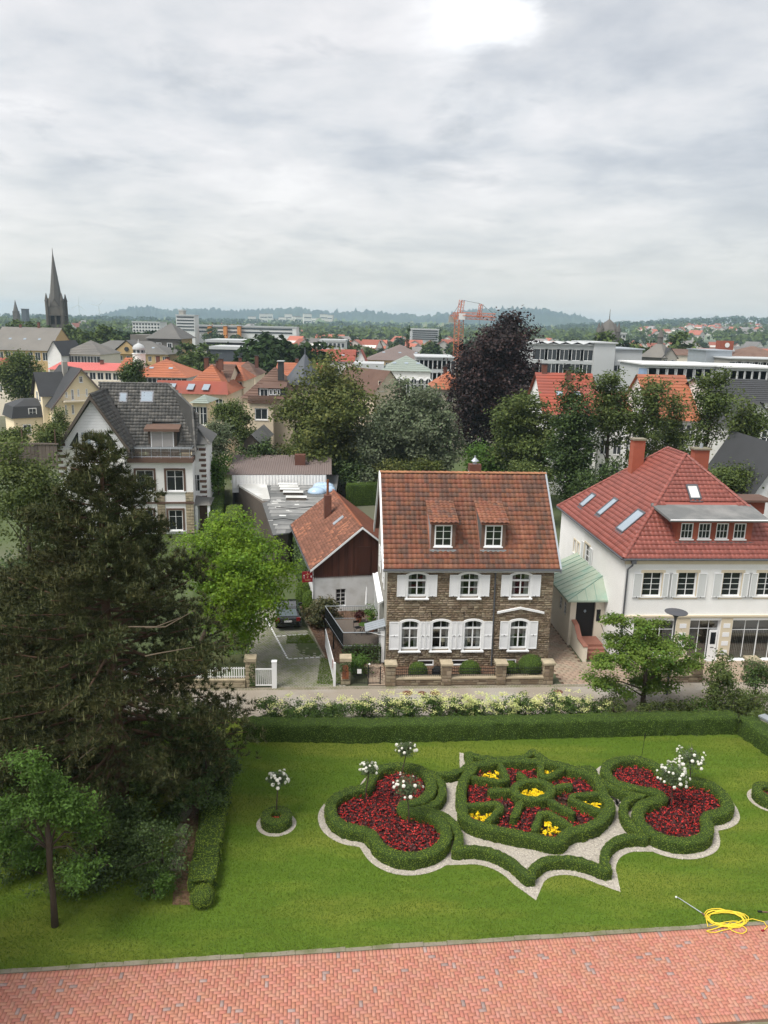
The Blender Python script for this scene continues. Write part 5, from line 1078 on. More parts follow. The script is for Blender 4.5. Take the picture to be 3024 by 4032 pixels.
# steps and side wall
for i in range(4): MB().box(12.95, 14.35, .75 + i*.34, (1.09 + i*.34) if i < 3 else PY0, .0, .155*(i + 1)).build('step', m['granite_step'], p_)
MB().prism_x([(.45, 0), (PY0, 0), (PY0, 1.75), (2.5, 1.65), (1.7, 1.05), (.45, 1.0)], 12.62, 12.86).build('step_wall', m['cream_plaster'], p_); MB().add([(x, y, z) for x in (12.58, 12.9) for y, z in ((.42, 1.003), (1.7, 1.053), (2.5, 1.653), (PY0, 1.753))] + [(x, y, z + .06) for x in (12.58, 12.9) for y, z in ((.42, 1.003), (1.7, 1.053), (2.5, 1.653), (PY0, 1.753))], [(8 + i, 12 + i, 13 + i, 9 + i) for i in range(3)] + [(i, i + 1, 9 + i, 8 + i) for i in range(3)] + [(4 + i, 12 + i, 13 + i, 5 + i)[::-1] for i in range(3)] + [(0, 8, 12, 4)]).build('step_wall_coping', m['granite_step'], p_)
MB().tube([(14.4, .8, .9), (14.4, 2.6, 1.7)], .02, 6).tube([(14.4, .8, 0), (14.4, .8, .9)], .018, 5).build('handrail', m['iron'], p_)
# paved side drive
A1 = [(10.35, -2.62), (15.2, -2.62), (15.2, .35), (12.5, .35), (12.4, 9), (10.35, 9)]
dv_ = MB().poly(*[S0.w(s, d, -.004) for s, d in A1]).build('paved_drive', m['joint_sand']); dv_['kind'] = 'structure'; me = frustum('paver', .40, .27, m['paving_warm'], .010, .008); cells = []
P = [(10.3 + i*.41 + (j % 2)*.2, -2.5 + j*.28) for j in range(41) for i in range(13)]; ok = inpoly(P, A1)
cells = [Matrix.Translation(S0.w(s, d, 0)) @ Matrix.Rotation(math.radians(S0.deg) + random.uniform(-.01, .01), 4, 'Z') for (s, d), k in zip(P, ok) if k]; tile_field(dv_, 'paver', me, cells, m['paving_warm'], 300)
# forecourt walls before the white house
MB().poly(*[S0.w(s, d, .0) for s, d in ((15.2, -2.62), (30, -2.62), (30, .4), (15.2, .4))]).build('forecourt', m['paving_warm'])['kind'] = 'structure'
def low_wall(a, b, label, piers, rail=True):
    T = empty('forecourt_wall', S0.w(a, -2.4), S0.deg, label, 'wall'); L_ = b - a; MB().box(0, L_, -.2, .2, 0, .42).build('footing', m['mortar'], T); stones(T, (0, -.205, .02), (1, 0, 0), (0, 0, 1), L_, .4, m['rubble'], (.12, .2), (.25, .5), .03, budget=45); MB().box(-.03, L_ + .03, -.25, .25, .423, .52).build('coping', m['sandstone'], T)
    for x in piers:
        pr = MB().box(x - .32, x + .32, -.32, .32, .523, 1.3).build('pier', m['mortar'], T); stones(pr, (x - .32, -.325, .53), (1, 0, 0), (0, 0, 1), .64, .76, m['rubble'], (.2, .3), (.22, .4), .03, budget=18); MB().box(x - .4, x + .4, -.4, .4, 1.303, 1.46).build('cap', m['sandstone'], pr)
    if rail:
        mb = MB(); [mb.tube([(0, 0, z), (L_, 0, z)], .013, 4) for z in (.6, .95)]
        for x in np.arange(.1, L_, .12): mb.tube([(x, 0, .52), (x, 0, 1.02)], .009, 4)
        mb.build('railing', m['iron'], T)
low_wall(15.6, 19.0, 'low stone wall with iron railing under the young maple', [.3, 3.0]); low_wall(21.6, 27, 'low stone wall with a capped pier before the shop window', [.5])
# street lamp
p = S0.w(*[(lambda q: (q.x, q.y))(S0.gnd(1440, 1500))][0]); q = S0.front(1442, 1322, S0.gnd(1440, 1500).y); LM = empty('street_lamp', p, 0, 'street lamp with a flat disc-shaped head on a slim grey mast', 'lamp'); MB().tube([(0, 0, 0), (0, 0, q.z - .5)], [.07, .05], 8).build('mast', m['pipe_grey'], LM)
hd = MB().lathe([(.06, -.5), (.09, -.32), (.16, -.25), (.16, -.1), (.62, -.03), (.64, .0), (.1, .06), (0, .06)], (0, 0, q.z), 20).build('lamp_head', m['pipe_grey'], LM); MB().lathe([(.15, -.245), (.15, -.11), (0, -.1)], (0, 0, q.z), 14).build('diffuser', m['felt_light'], hd)
# ================================================================== BARN
zb_ = lambda x, y: ((x/2.07375 + 800)/PS, (y/2.07375 + 1800)/PS)
BO = S0.w(-4.62, 9.25); BN = Frame(BO.x, BO.y, 4.2 + 9.0); BE, BR, BW, BL = 3.62, 6.40, 7.0, 12.4
B_ = empty('barn', BO, BN.deg, 'white barn with a brown boarded gable and mossy clay tile roof', 'barn')
wt = BN.front(*zb_(1083, 1078), 0); wb = BN.front(*zb_(1165, 1205), 0); zbr = BN.front(*zb_(1000, 980), 0).z
mb = MB(); wall_panel(mb, 0, BW, 0, zbr + .1, 0, [(wt.x, wb.x, wb.z - .1, wt.z)], .2); mb.poly((0, 0, 0), (0, 0, BE), (0, BL, BE), (0, BL, 0)); mb.poly((BW, 0, 0), (BW, BL, 0), (BW, BL, BE), (BW, 0, BE)); mb.poly((BW, BL, 0), (0, BL, 0), (0, BL, BE), (BW/2, BL, BR), (BW, BL, BE)); mb.build('walls', m['old_white'], B_)
window(B_, wt.x, wb.x, wb.z - .1, wt.z, .1, 2, 4, fr=.06, name='window')
MB().poly((0, .02, zbr + .1), (BW, .02, zbr + .1), (BW, .02, BE), (BW/2, .02, BR - .1), (0, .02, BE)).build('gable_backing', m['brown_board'], B_)
bd = empty('gable_boards', (0, 0, 0), 0, parent=B_); nb_ = 44; bwid = BW/nb_
for i in range(nb_):
    x0 = i*bwid; zt0 = BE + (BR - BE)*(1 - abs(x0 - BW/2)/(BW/2)) - .12; zt1 = BE + (BR - BE)*(1 - abs(x0 + bwid - BW/2)/(BW/2)) - .12; a, b = x0 + .006, x0 + bwid - .006
    MB().prism_y([(a, zbr + .05), ((a + b)/2, zbr - .06), (b, zbr + .05), (b, zt1), (a, zt0)], -.035 - .012*(i % 2), .015).build('board', m['brown_board'], bd)
dl = BN.front(*zb_(1265, 730), 0); de = BN.front(*zb_(1362, 965), 0); MB().box(dl.x, de.x, -.085, -.05, zbr + .12, dl.z).build('loft_door', m['brown_board'], B_)
BS = (BR - BE)/(BW/2); mb = MB(); mb.add([(-.25, -.3, BE - .25*BS), (BW/2, -.3, BR), (BW/2, BL + .3, BR), (-.25, BL + .3, BE - .25*BS), (BW + .25, -.3, BE - .25*BS), (BW + .25, BL + .3, BE - .25*BS)], [(0, 1, 2, 3), (1, 4, 5, 2)]); mb.add([(-.25, -.3, BE - .25*BS - .07), (BW/2, -.3, BR - .07), (BW/2, BL + .3, BR - .07), (-.25, BL + .3, BE - .25*BS - .07), (BW + .25, -.3, BE - .25*BS - .07), (BW + .25, BL + .3, BE - .25*BS - .07)], [(3, 2, 1, 0), (2, 5, 4, 1)]); mb.build('roof', m['old_clay'], B_)
lv = Vector((BW/2 + .25, 0, BR - BE + .25*BS)); roof_tiles(B_, (-.25, BL + .3, BE - .25*BS), (0, -1, 0), lv, [(0, 0), (BL + .6, 0), (BL + .6, lv.length), (0, lv.length)], .26, .24, m['old_clay'], 300, flat=True, amp=.02, order=lambda c: c.translation.y)
lv = Vector((-BW/2 - .25, 0, BR - BE + .25*BS)); roof_tiles(B_, (BW + .25, -.3, BE - .25*BS), (0, 1, 0), lv, [(0, 0), (BL + .6, 0), (BL + .6, lv.length), (0, lv.length)], .26, .24, m['roof_orange'], 0, flat=True, amp=.02)
ridge_tiles(B_, (BW/2, -.3, BR + .02), (BW/2, BL + .3, BR + .02), m['roof_orange'], .12, .36)
mb = MB()
for xa, za, xb_, zb2 in ((-.28, BE - .28*BS - .05, BW/2, BR + .02), (BW + .28, BE - .28*BS - .05, BW/2, BR + .02)): mb.add([(x, y, z + dz) for y in (-.36, -.30) for x, z in ((xa, za), (xb_, zb2)) for dz in (-.13, .03)], [(0, 2, 3, 1), (4, 5, 7, 6), (1, 3, 7, 5), (0, 4, 6, 2)])
mb.build('barge_board', m['white_trim'], B_)
MB().tube([(-.32, -.3, BE - .3*BS - .05), (-.32, BL + .3, BE - .3*BS - .05)], .06, 6).build('gutter', m['pipe_grey'], B_); MB().tube([(-.06, -.05, BE - .3), (-.06, -.05, .1)], .045, 6).build('downpipe', m['white_trim'], B_)
ch = MB().box(1.9, 2.45, 7.2, 7.8, BE + 1.2, BR + .75).build('chimney', m['brick_dark'], B_); MB().tube([(2.18, 7.5, BR + .75), (2.18, 7.5, BR + 2.0)], .1, 8).build('stove_pipe', m['rust'], ch)
o = MB().box(-.5, .5, -.28, .28, 0, .08).build('roof_hatch', m['zinc'], B_); o.matrix_basis = Matrix.Translation((2.6, 4.6, BE + 2.6*BS + .03)) @ Matrix.Rotation(-math.atan(BS), 4, 'Y')
ivy_p = rng.uniform((0, 0), (9, 2.9), (2600, 2)); V, F = leaf_arrays(np.c_[np.full(2600, -.06) - rng.random(2600)*.2, 2.6 + ivy_p[:, 0], ivy_p[:, 1]], rng.normal(size=(2600, 3))*.5 + np.array([-1, -.2, .4]), .2, .8); link('ivy', arr_mesh('ivy', V, F, m['leaf_dark']), B_)
# hanging red sign
q = BN.front(*zb_(808, 935), -.12); r_ = BN.front(*zb_(893, 1018), -.12); SG = empty('hanging_sign', BN.w(q.x, -.12), BN.deg, 'dark red hanging sign with an arrow and a golden figure at the barn corner', 'sign'); w_, z0, z1 = r_.x - q.x, r_.z, q.z
MB().box(0, w_, -.02, .02, z0, z1).build('board', m['sign_red'], SG); MB().tube([(w_, 0, (z0 + z1)/2), (w_ + .18, .05, (z0 + z1)/2)], .02, 5).build('bracket', m['iron'], SG)
mb = MB(); y = -.028; h_ = z1 - z0; ax = w_*.18; mb.box(ax - .012, ax + .012, y, y + .006, z0 + h_*.36, z0 + h_*.66); mb.add([(ax - .06, y, z0 + h_*.60), (ax + .06, y, z0 + h_*.60), (ax, y, z0 + h_*.72)], [(0, 1, 2)]); mb.build('arrow', m['sign_white'], SG)
fx = w_*.53; mb = MB(); mb.lathe([(.0, -.035), (.04, 0), (0, .035)], (fx, y, z0 + h_*.84), 8); mb.tube([(fx - .16, y, z0 + h_*.74), (fx, y, z0 + h_*.70), (fx + .16, y, z0 + h_*.76)], .014, 4); mb.tube([(fx - .02, y, z0 + h_*.62), (fx + .05, y, z0 + h_*.54), (fx - .05, y, z0 + h_*.44), (fx + .01, y, z0 + h_*.38)], .016, 4); mb.build('emblem', m['sign_gold'], SG)
mb = MB()
for i in range(9):
    x = w_*.30 + i*w_*.058; zz_ = z0 + h_*.15; mb.box(x, x + .010, y, y + .004, zz_, zz_ + h_*(.09 if i % 3 else .12)); mb.box(x + .012, x + .03, y, y + .004, zz_ + h_*(.0 if i % 2 else .05), zz_ + h_*(.03 if i % 2 else .075))
mb.build('lettering', m['sign_gold'], SG)
MB().add([(w_ - .07 + .07*math.cos(a), y, z0 + h_*.52 + .09*math.sin(a)) for a in np.linspace(1.57, 4.71, 7)], [list(range(7))]).build('half_disc', m['sign_white'], SG)
# ================================================================== FLAT-ROOFED WORKSHOP
FZ = 3.1; WK = empty('workshop', S0.w(0, 0), S0.deg, 'flat-roofed workshop with patched grey roofing felt and vents behind the barn', 'workshop')
WP = [(-9.95, 31.0), (-8.1, 19.3), (-7.05, 20.0), (-3.2, 30), (-2.6, 46), (-14.4, 42.2)]
MB().prism(WP, 0, FZ).build('walls', m['wood_grey'], WK); MB().prism([(-10.1, 31.0), (-8.2, 19.0), (-6.9, 19.8), (-3.0, 30), (-2.4, 46.2), (-10.7, 43.6), (-9.5, 32.2)], FZ + .003, FZ + .12).build('roof_deck', m['felt_grey'], WK)
MB().prism([(-14.5, 41.8), (-10.15, 32.4), (-9.45, 32.5), (-10.8, 43.2)], FZ + .003, FZ + .22).build('white_roof_panel', m['felt_light'], WK)
for i in range(15):
    t = i/15; d = 20.2 + i*1.45; xl = -8.2 - (d - 19.3)*.155 + .25 if d < 31 else -9.4 - (d - 31)*.07; xr = -7 + (d - 20)*.36 if d < 30 else -3.3 + 0; a, b = xl + .1, max(xl + .8, xr - .3)
    o = MB().box(a, b, d - .62, d + .62, 0, .012).build('felt_strip', m['felt_grey'], WK); o.location.z = FZ + .125; o.rotation_euler.z = 0
for i in range(16):
    d = random.uniform(21, 41); x = -8.6 + random.uniform(0, 4.5)*(d - 19)/20 - (d - 20)*.05; o = MB().box(-.35, .35, -.2, .2, 0, .014).build('felt_patch', m['felt_light'], WK); o.location = (x, d, FZ + .145); o.rotation_euler.z = random.uniform(-.5, .5); o.scale = (random.uniform(.3, 1), random.uniform(.4, 1.2), 1)
for i, (x, y) in enumerate(((690, 235), (697, 255), (706, 275), (735, 300), (760, 343))):
    q = S0.gnd(*zb_(x, y), FZ + .2); k = MB(); k.box(-1.0, 1.0, -.3, .3, 0, .28); k.cur = 1; k.add([(-1.05, -.36, .283), (1.05, -.36, .283), (1.05, .36, .36), (-1.05, .36, .36)], [(0, 1, 2, 3)]); o = k.build('roof_vent', [m['wood_grey'], m['felt_light']], WK); o.location = (q.x, q.y, FZ + .13)
for x, y in ((925, 285), (965, 245), (1010, 268), (1000, 245), (960, 272)):
    q = S0.gnd(*zb_(x, y), FZ + .2); o = MB().lathe([(.95, 0), (.95, .12), (.8, .38), (.45, .55), (0, .6)], k=14).build('dome_skylight', m['dome_blue'], WK, True); o.location = (q.x, q.y, FZ + .13)
q = S0.gnd(*zb_(952, 205), FZ + .2); o = MB().lathe([(.5, 0), (.5, .3), (.9, .3), (.9, .38), (0, .75)], k=12).build('roof_fan', m['zinc'], WK); o.location = (q.x, q.y, FZ + .13)
mb = MB()
for a, b, c in (((-9, 24), (-7.6, 24.6), (-6.4, 23.9)), ((-8.6, 29), (-7, 28.6), (-5, 29.4)), ((-6, 37), (-4.6, 36), (-3.6, 37.4))): mb.tube([(x, y, FZ + .16) for x, y in (a, b, c)], .045, 5)
mb.build('cables', m['black'], WK)
FW = empty('fascia_shed', S0.w(0, 0), S0.deg, 'long shed with white corrugated fascia and brownish fibre-cement roof behind the workshop', 'shed')
a, b = S0.gnd(*zb_(235, 150), 4.3), S0.gnd(*zb_(1005, 148), 4.3); MB().poly((a.x, a.y, 2.4), (b.x, b.y, 2.4), (b.x, b.y, 4.35), (a.x, a.y, 4.35)).build('fascia_back', m['white_trim'], FW); n = 60; mb = MB()
mb.add([(a.x + (b.x - a.x)*i/n, a.y + (b.y - a.y)*i/n - .06 - (.05 if i % 2 else 0), z) for z in (2.9, 4.32) for i in range(n + 1)], [(i, i + 1, n + 2 + i, n + 1 + i) for i in range(n)]); mb.build('fascia', m['white_plaster'], FW)
n = 90; mb = MB(); mb.add([(a.x - .6 + (b.x - a.x + 1.2)*i/n, (a.y + (b.y - a.y)*i/n) + e*7.5, 4.36 + e*.95 + (.05 if i % 2 else 0)) for e in (0, 1) for i in range(n + 1)], [(i, i + 1, n + 2 + i, n + 1 + i) for i in range(n)]); mb.build('corrugated_roof', m['roof_taupe'], FW)
MB().box(b.x - 3.6, b.x - 2.4, b.y + 3.2, b.y + 4.2, 4.4, 6.0).build('chimney', m['brick_dark'], FW); mb = MB(); mb.poly((b.x, b.y, 0), (b.x, b.y + 7, 0), (b.x, b.y + 7, 5.2), (b.x, b.y, 4.3)); mb.poly((a.x, a.y, 0), (a.x, a.y, 4.3), (a.x, a.y + 7, 5.2), (a.x, a.y + 7, 0)); mb.build('end_walls', m['grey_plaster'], FW)
BG = empty('garden_wall', S0.w(0, 0), S0.deg, 'brown garden wall with a tiled coping behind the stone house', 'wall'); MB().box(-2.2, 12, 50, 50.4, 0, 2.6).build('masonry', m['grey_plaster'], BG); MB().box(-2.3, 12.1, 49.8, 50.6, 2.603, 2.85).build('coping', m['roof_taupe'], BG)
# ================================================================== CAR, VAN
def hatchback(loc, deg, label, body, name='parked_car'):
    T = empty(name, loc, deg, label, 'car')
    # side outline (y along car, rear at 0, z) skinned across the width with tumblehome
    prof = [(0.02, .38), (-.04, .62), (.0, .92), (.12, 1.02), (.52, 1.40), (.95, 1.46), (1.9, 1.46), (2.35, 1.40), (3.05, .98), (3.95, .84), (4.12, .62), (4.10, .36), (3.7, .24), (.4, .24)]
    wid = [.80, .855, .865, .85, .60, .60, .60, .62, .83, .80, .74, .74, .78, .78]; n = len(prof); V = [(s*wd, y, z) for s in (-1, -.55, .55, 1) for (y, z), wd in zip(prof, wid)]; F = []
    for r in range(3):
        for i in range(n): j = (i + 1) % n; F.append((r*n + i, r*n + j, (r + 1)*n + j, (r + 1)*n + i))
    F.append(tuple(range(n))); F.append(tuple(range(3*n, 4*n))[::-1]); me = bpy.data.meshes.new('body'); me.from_pydata(V, [], F); me.materials.append(m[body]); me.update(); bd = link('body', me, T)
    be = bd.modifiers.new('b', 'BEVEL'); be.width = .05; be.segments = 2; be.limit_method = 'ANGLE'
    q = lambda yz, s, e=.012: None
    MB().poly((-.66, .135, 1.03), (.66, .135, 1.03), (.54, .50, 1.385), (-.54, .50, 1.385)).build('rear_window', m['car_glass'], T).location = (0, -.03, .02)
    MB().poly((-.56, 2.42, 1.39), (-.72, 3.0, 1.02), (.72, 3.0, 1.02), (.56, 2.42, 1.39)).build('windscreen', m['car_glass'], T).location = (0, .02, .03)
    for s in (-1, 1):
        MB().poly((s*.855, .30, 1.02), (s*.845, 2.95, 1.0), (s*.64, 2.35, 1.37), (s*.63, .62, 1.38)).build('side_window', m['car_glass'], T).location = (s*.012, 0, .01)
        MB().box(-.13, .13, -.05, .10, .72, .95).build('tail_light', m['tail_red'], T).location = (s*.70, -.0, 0)
        MB().box(-.11, .11, -.06, .06, 0, .13).build('mirror', m[body], T).location = (s*.96, 2.55, .98)
        for y in (.72, 3.25):
            tw = MB(); tw.lathe([(.30, -.1), (.315, -.07), (.315, .07), (.30, .1), (.20, .1), (.20, -.1)], k=18); ty = tw.build('tyre', m['rubber'], T); ty.matrix_basis = Matrix.Translation((s*.76, y, .315)) @ Matrix.Rotation(math.pi/2, 4, 'Y'); MB().lathe([(.0, -.085), (.2, -.085), (.2, .085), (.0, .085)], k=14).build('rim', m['chrome'], ty)
    MB().box(-.26, .26, -.075, -.045, .66, .77).build('number_plate', m['sign_white'], T); MB().lathe([(.055, 0), (.055, .02), (0, .022)], k=12).build('badge', m['chrome'], T).matrix_basis = Matrix.Translation((0, -.03, .88)) @ Matrix.Rotation(math.pi/2, 4, 'X'); MB().box(-.82, .82, -.085, .06, .40, .58).build('bumper', m[body], T)
    mb = MB(); [mb.box(-.21 + i*.052, -.185 + i*.052, -.079, -.076, .69 + (.02 if i % 3 == 1 else 0), .745) for i in range(9) if i not in (3, 6)]; mb.build('plate_marks', m['black'], T)
    return T
c = (g(597, 1363) + g(648, 1363))/2; hatchback(c, S0.deg + 4, 'black hatchback parked on the grass pavers under the bright green tree', 'car_black')
VN = empty('white_van', S0.w(13.6, 26.0), S0.deg + 75, 'white van with a roof rack behind the red-roofed white house', 'van'); mb = MB(); mb.prism_x([(0, .35), (4.9, .35), (4.9, .95), (4.2, 1.15), (3.6, 1.95), (.1, 1.95), (0, 1.5)], -.9, .9); bd = mb.build('body', m['white_paint'], VN); be = bd.modifiers.new('b', 'BEVEL'); be.width = .09; be.segments = 2; MB().poly((-.8, 4.22, 1.18), (.8, 4.22, 1.18), (.75, 3.68, 1.86), (-.75, 3.68, 1.86)).build('windscreen', m['glass'], VN).location = (0, .03, .02)
for s in (-1, 1):
    MB().poly((s*.91, 2.4, 1.2), (s*.91, 3.9, 1.2), (s*.91, 3.45, 1.85), (s*.91, 2.4, 1.85)).build('side_window', m['glass'], VN)
    for y in (.9, 3.9): tw = MB().lathe([(.31, -.1), (.33, 0), (.31, .1)], k=14).build('tyre', m['rubber'], VN); tw.matrix_basis = Matrix.Translation((s*.84, y, .33)) @ Matrix.Rotation(math.pi/2, 4, 'Y')
MB().box(-.7, .7, .4, 3.2, 2.0, 2.06).build('roof_rack', m['zinc'], VN)
PG = empty('pergola', S0.w(11.2, 14.5), S0.deg, 'white slatted carport roof on posts between the stone house and the white house', 'pergola'); 
for x, y in ((0, 0), (3.0, 0), (0, 6), (3.0, 6)): MB().box(x - .06, x + .06, y - .06, y + .06, 0, 2.5).build('post', m['white_paint'], PG)
for y in np.arange(-.2, 6.3, .5): MB().box(-.2, 3.3, y, y + .1, 2.5, 2.62).build('slat', m['white_paint'], PG)
MB().box(-.2, 3.3, -.3, 6.4, 2.63, 2.66).build('sheet_roof', m['felt_light'], PG)
p = S0.gnd(*zb_(80, 262)); PS_ = empty('parking_sign', S0.w(p.x, p.y), S0.deg, 'small blue and red parking sign on the grass drive by the villa', 'sign'); MB().tube([(0, 0, 0), (0, 0, 1.6)], .03, 6).build('post', m['iron'], PS_); MB().box(-.5, .05, -.03, .0, .9, 1.5).build('blue_plate', m['sign_blue'], PS_); MB().box(.06, .5, -.03, .0, .9, 1.5).build('red_plate', m['sign_red'], PS_); MB().box(-.3, .4, -.035, .0, .45, .86).build('text_plate', m['sign_white'], PS_)
mb = MB(); mb.box(-.38, -.31, -.037, -.031, 1.0, 1.4); mb.tube([(-.33, -.034, 1.38), (-.18, -.034, 1.36), (-.14, -.034, 1.29), (-.18, -.034, 1.21), (-.33, -.034, 1.19)], .03, 4); mb.build('letter', m['sign_white'], PS_)
# ================================================================== GREY-ROOFED VILLA (left)
zv = lambda x, y: ((x/1.8433)/PS, (y/1.8433 + 1350)/PS)
vo = at(*zv(905, 1400), 73.5); VF = Frame(vo.x, vo.y, 7.0)
V_ = empty('villa', VF.w(0, 0), VF.deg, 'white villa with a dark grey tiled roof, white boarded gable and iron balcony', 'house')
fr = lambda x, y, d=0: VF.front(*zv(x, y), d)
# right part: front bay at d=0 from x=905..1405 ; left part: gable end at d=-1.2
R0, R1 = fr(905, 1000).x, fr(1400, 1000).x; zb1 = fr(1100, 865).z
win = []
for x0, x1, y0, y1 in ((985, 1120, 925, 1075), (1205, 1335, 925, 1075), (985, 1118, 1215, 1360), (1222, 1330, 1215, 1360)):
    a, b = fr(x0, y0), fr(x1, y1); win.append((a.x, b.x, b.z, a.z))
mb = MB(); wall_panel(mb, R0, R1, 0, zb1, 0, win, .18); mb.poly((R1, 0, 0), (R1, 2.0, 0), (R1, 2.0, zb1), (R1, 0, zb1)); mb.build('bay_wall', m['white_plaster'], V_)
for k, (a, b, c, d) in enumerate(win):
    w_ = window(V_, a, b, c, d, .08, 2, 2, fr=.07, rowz=(.68,), glass='glass')
    mb = MB(); e = .2; mb.ring_y([(a - e, c - .02), (a - e, d + e), (b + e, d + e), (b + e, c - .02)], [(a, c - .02), (a, d), (b, d), (b, c - .02)], -.05, .0); mb.build('surround', m['wood_brown'], w_); MB().box(a - .22, b + .22, -.12, .02, c - .12, c - .022).build('sill', m['white_paint'], w_)
zs = fr(1200, 1160).z
MB().box(R0 - .05, R1 + .06, -.14, .0, zs - .08, zs + .08).build('string_course', m['wood_brown'], V_)
for x in ((win[0][1] + win[1][0])/2, R1 - .38, R0 + .3):
    P_ = MB().box(x - .38, x + .38, -.06, .0, 0, zs - .1).box(x - .38, x + .38, -.06, .0, zs + .1, zs + 1.05).build('pilaster', m['mortar'], V_); stones(P_, (x - .38, -.065, .05), (1, 0, 0), (0, 0, 1), .76, zs - .16, m['sandstone'], (.24, .34), (.3, .6), .04, budget=45); stones(P_, (x - .38, -.065, zs + .12), (1, 0, 0), (0, 0, 1), .76, .9, m['sandstone'], (.24, .34), (.3, .6), .04, budget=12)
# balcony
MB().box(R0 - .1, R1 + .12, -.45, 1.6, zb1 + .003, zb1 + .42).build('balcony_slab', m['wood_brown'], V_)
mb = MB(); zr_ = zb1 + .42; [mb.tube([(R0, -.38, z), (R1 + .05, -.38, z), (R1 + .05, 1.5, z)], .025, 5) for z in (zr_ + .15, zr_ + .95, zr_ + 1.08)]
for x in np.arange(R0, R1 + .1, .9): mb.tube([(x, -.38, zr_), (x, -.38, zr_ + 1.08)], .022, 5)
mb.build('balcony_rail', m['zinc'], V_)
for i in range(6):
    for j in range(4): MB().box(R0 + .05 + i*(R1 - R0)/6, R0 - .03 + (i + 1)*(R1 - R0)/6, -.33, -.30, zr_ + .16 + j*.19, zr_ + .30 + j*.19).build('rail_board', m['wood_grey'], V_)
# main roof: ridge along s
rl_, rr_ = fr(715, 290, 5.0), fr(1220, 297, 5.0); RZv = (rl_.z + rr_.z)/2; er = fr(1420, 790, .6); EZ = er.z; EYf = .6
RA, RB = (rl_.x, 5.0, RZv), (rr_.x, 5.0, RZv); EL, ER = (R0 - 1.2, EYf, EZ), (er.x, EYf, EZ); BKz = EZ
rvv = Vector((0, 5.0 - EYf, RZv - EZ)); 
rt = fr(1395, 470, 2.9)
MB().add([EL, ER, (rt.x, 2.9, rt.z), RB, RA, (R0 - 1.6, 3.2, (EZ + RZv)/2), (rl_.x, 9.4, EZ), (er.x + .6, 9.4, EZ)], [(0, 1, 2, 3, 4, 5), (4, 3, 7, 6), (3, 2, 1, 7)]).build('roof', m['slate_tile'], V_)
ul = rvv.length; toV = lambda p: (p[0] - EL[0], (Vector(p) - Vector(EL)).dot(rvv.normalized()))
vup_ = Vector((0, rvv.y, rvv.z)); poly = [(0, 0), (ER[0] - EL[0], 0), (ER[0] - EL[0] - .05, ul*.58), (RB[0] - EL[0], ul), (RA[0] - EL[0], ul), (.3, ul*.6)]
# holes for dormer door
dl_, dr_ = fr(1085, 590, 1.1), fr(1290, 775, 1.1)
roof_tiles(V_, EL, (1, 0, 0), vup_, poly, .34, .36, m['slate_tile'], 300, [[(dl_.x - EL[0], 0), (dr_.x - EL[0], 0), (dr_.x - EL[0], ul*.42), (dl_.x - EL[0], ul*.42)]])
ridge_tiles(V_, RA, RB, m['slate_tile'], .15, .4); ridge_tiles(V_, RB, (rt.x, 2.9, rt.z), m['slate_tile'], .15, .4); ridge_tiles(V_, (rt.x, 2.9, rt.z), ER, m['slate_tile'], .12, .4)
# roof windows on the slope
nv = Vector((1, 0, 0)).cross(vup_).normalized(); wr_ = Matrix.Rotation(math.radians(VF.deg), 3, 'Z')
for x0, y0, x1, y1 in ((868, 368, 922, 428), (1022, 356, 1112, 428)):
    a = VF.l(hit(*zv(x0, y1), VF.w(*EL[:2], EL[2]), wr_ @ nv)); b = VF.l(hit(*zv(x1, y0), VF.w(*EL[:2], EL[2]), wr_ @ nv)); vv = vup_.normalized(); ln = (b - a).dot(vv); wd = b.x - a.x
    o = MB().box(-.08, wd + .08, -.08, ln + .08, .0, .10).build('roof_window', m['pipe_grey'], V_); o.matrix_basis = Matrix.Translation(a) @ Matrix((Vector((1, 0, 0)), vv, nv)).transposed().to_4x4(); MB().poly((.04, .04, .105), (wd - .04, .04, .105), (wd - .04, ln - .04, .105), (.04, ln - .04, .105)).build('pane', m['glass_sky'], o)
# dormer with balcony door
dz0, dz1 = zr_ - .05, fr(1150, 640, 1.0).z; a, b = fr(1095, 700, 1.0).x, fr(1262, 700, 1.0).x
D_ = MB().box(a - .25, b + .25, 1.0, 3.6, dz0, dz1 + .15).build('dormer', m['wood_grey'], V_); window(D_, a, b, dz0 + .05, dz1, .93, 2, 1, fr=.09, glass='curtain', name='balcony_door', depth=.06); MB().add([(a - .55, .5, dz1 + .25), (b + .6, .5, dz1 + .25), (b + .6, 4.0, dz1 + .75), (a - .55, 4.0, dz1 + .75), (a - .55, .5, dz1 + .0), (b + .6, .5, dz1 + .0), (b + .6, 4, dz1 + .5), (a - .55, 4, dz1 + .5)], [(0, 1, 2, 3), (0, 4, 5, 1), (3, 7, 4, 0), (1, 5, 6, 2), (4, 7, 6, 5)]).build('dormer_roof', m['wood_brown'], D_)
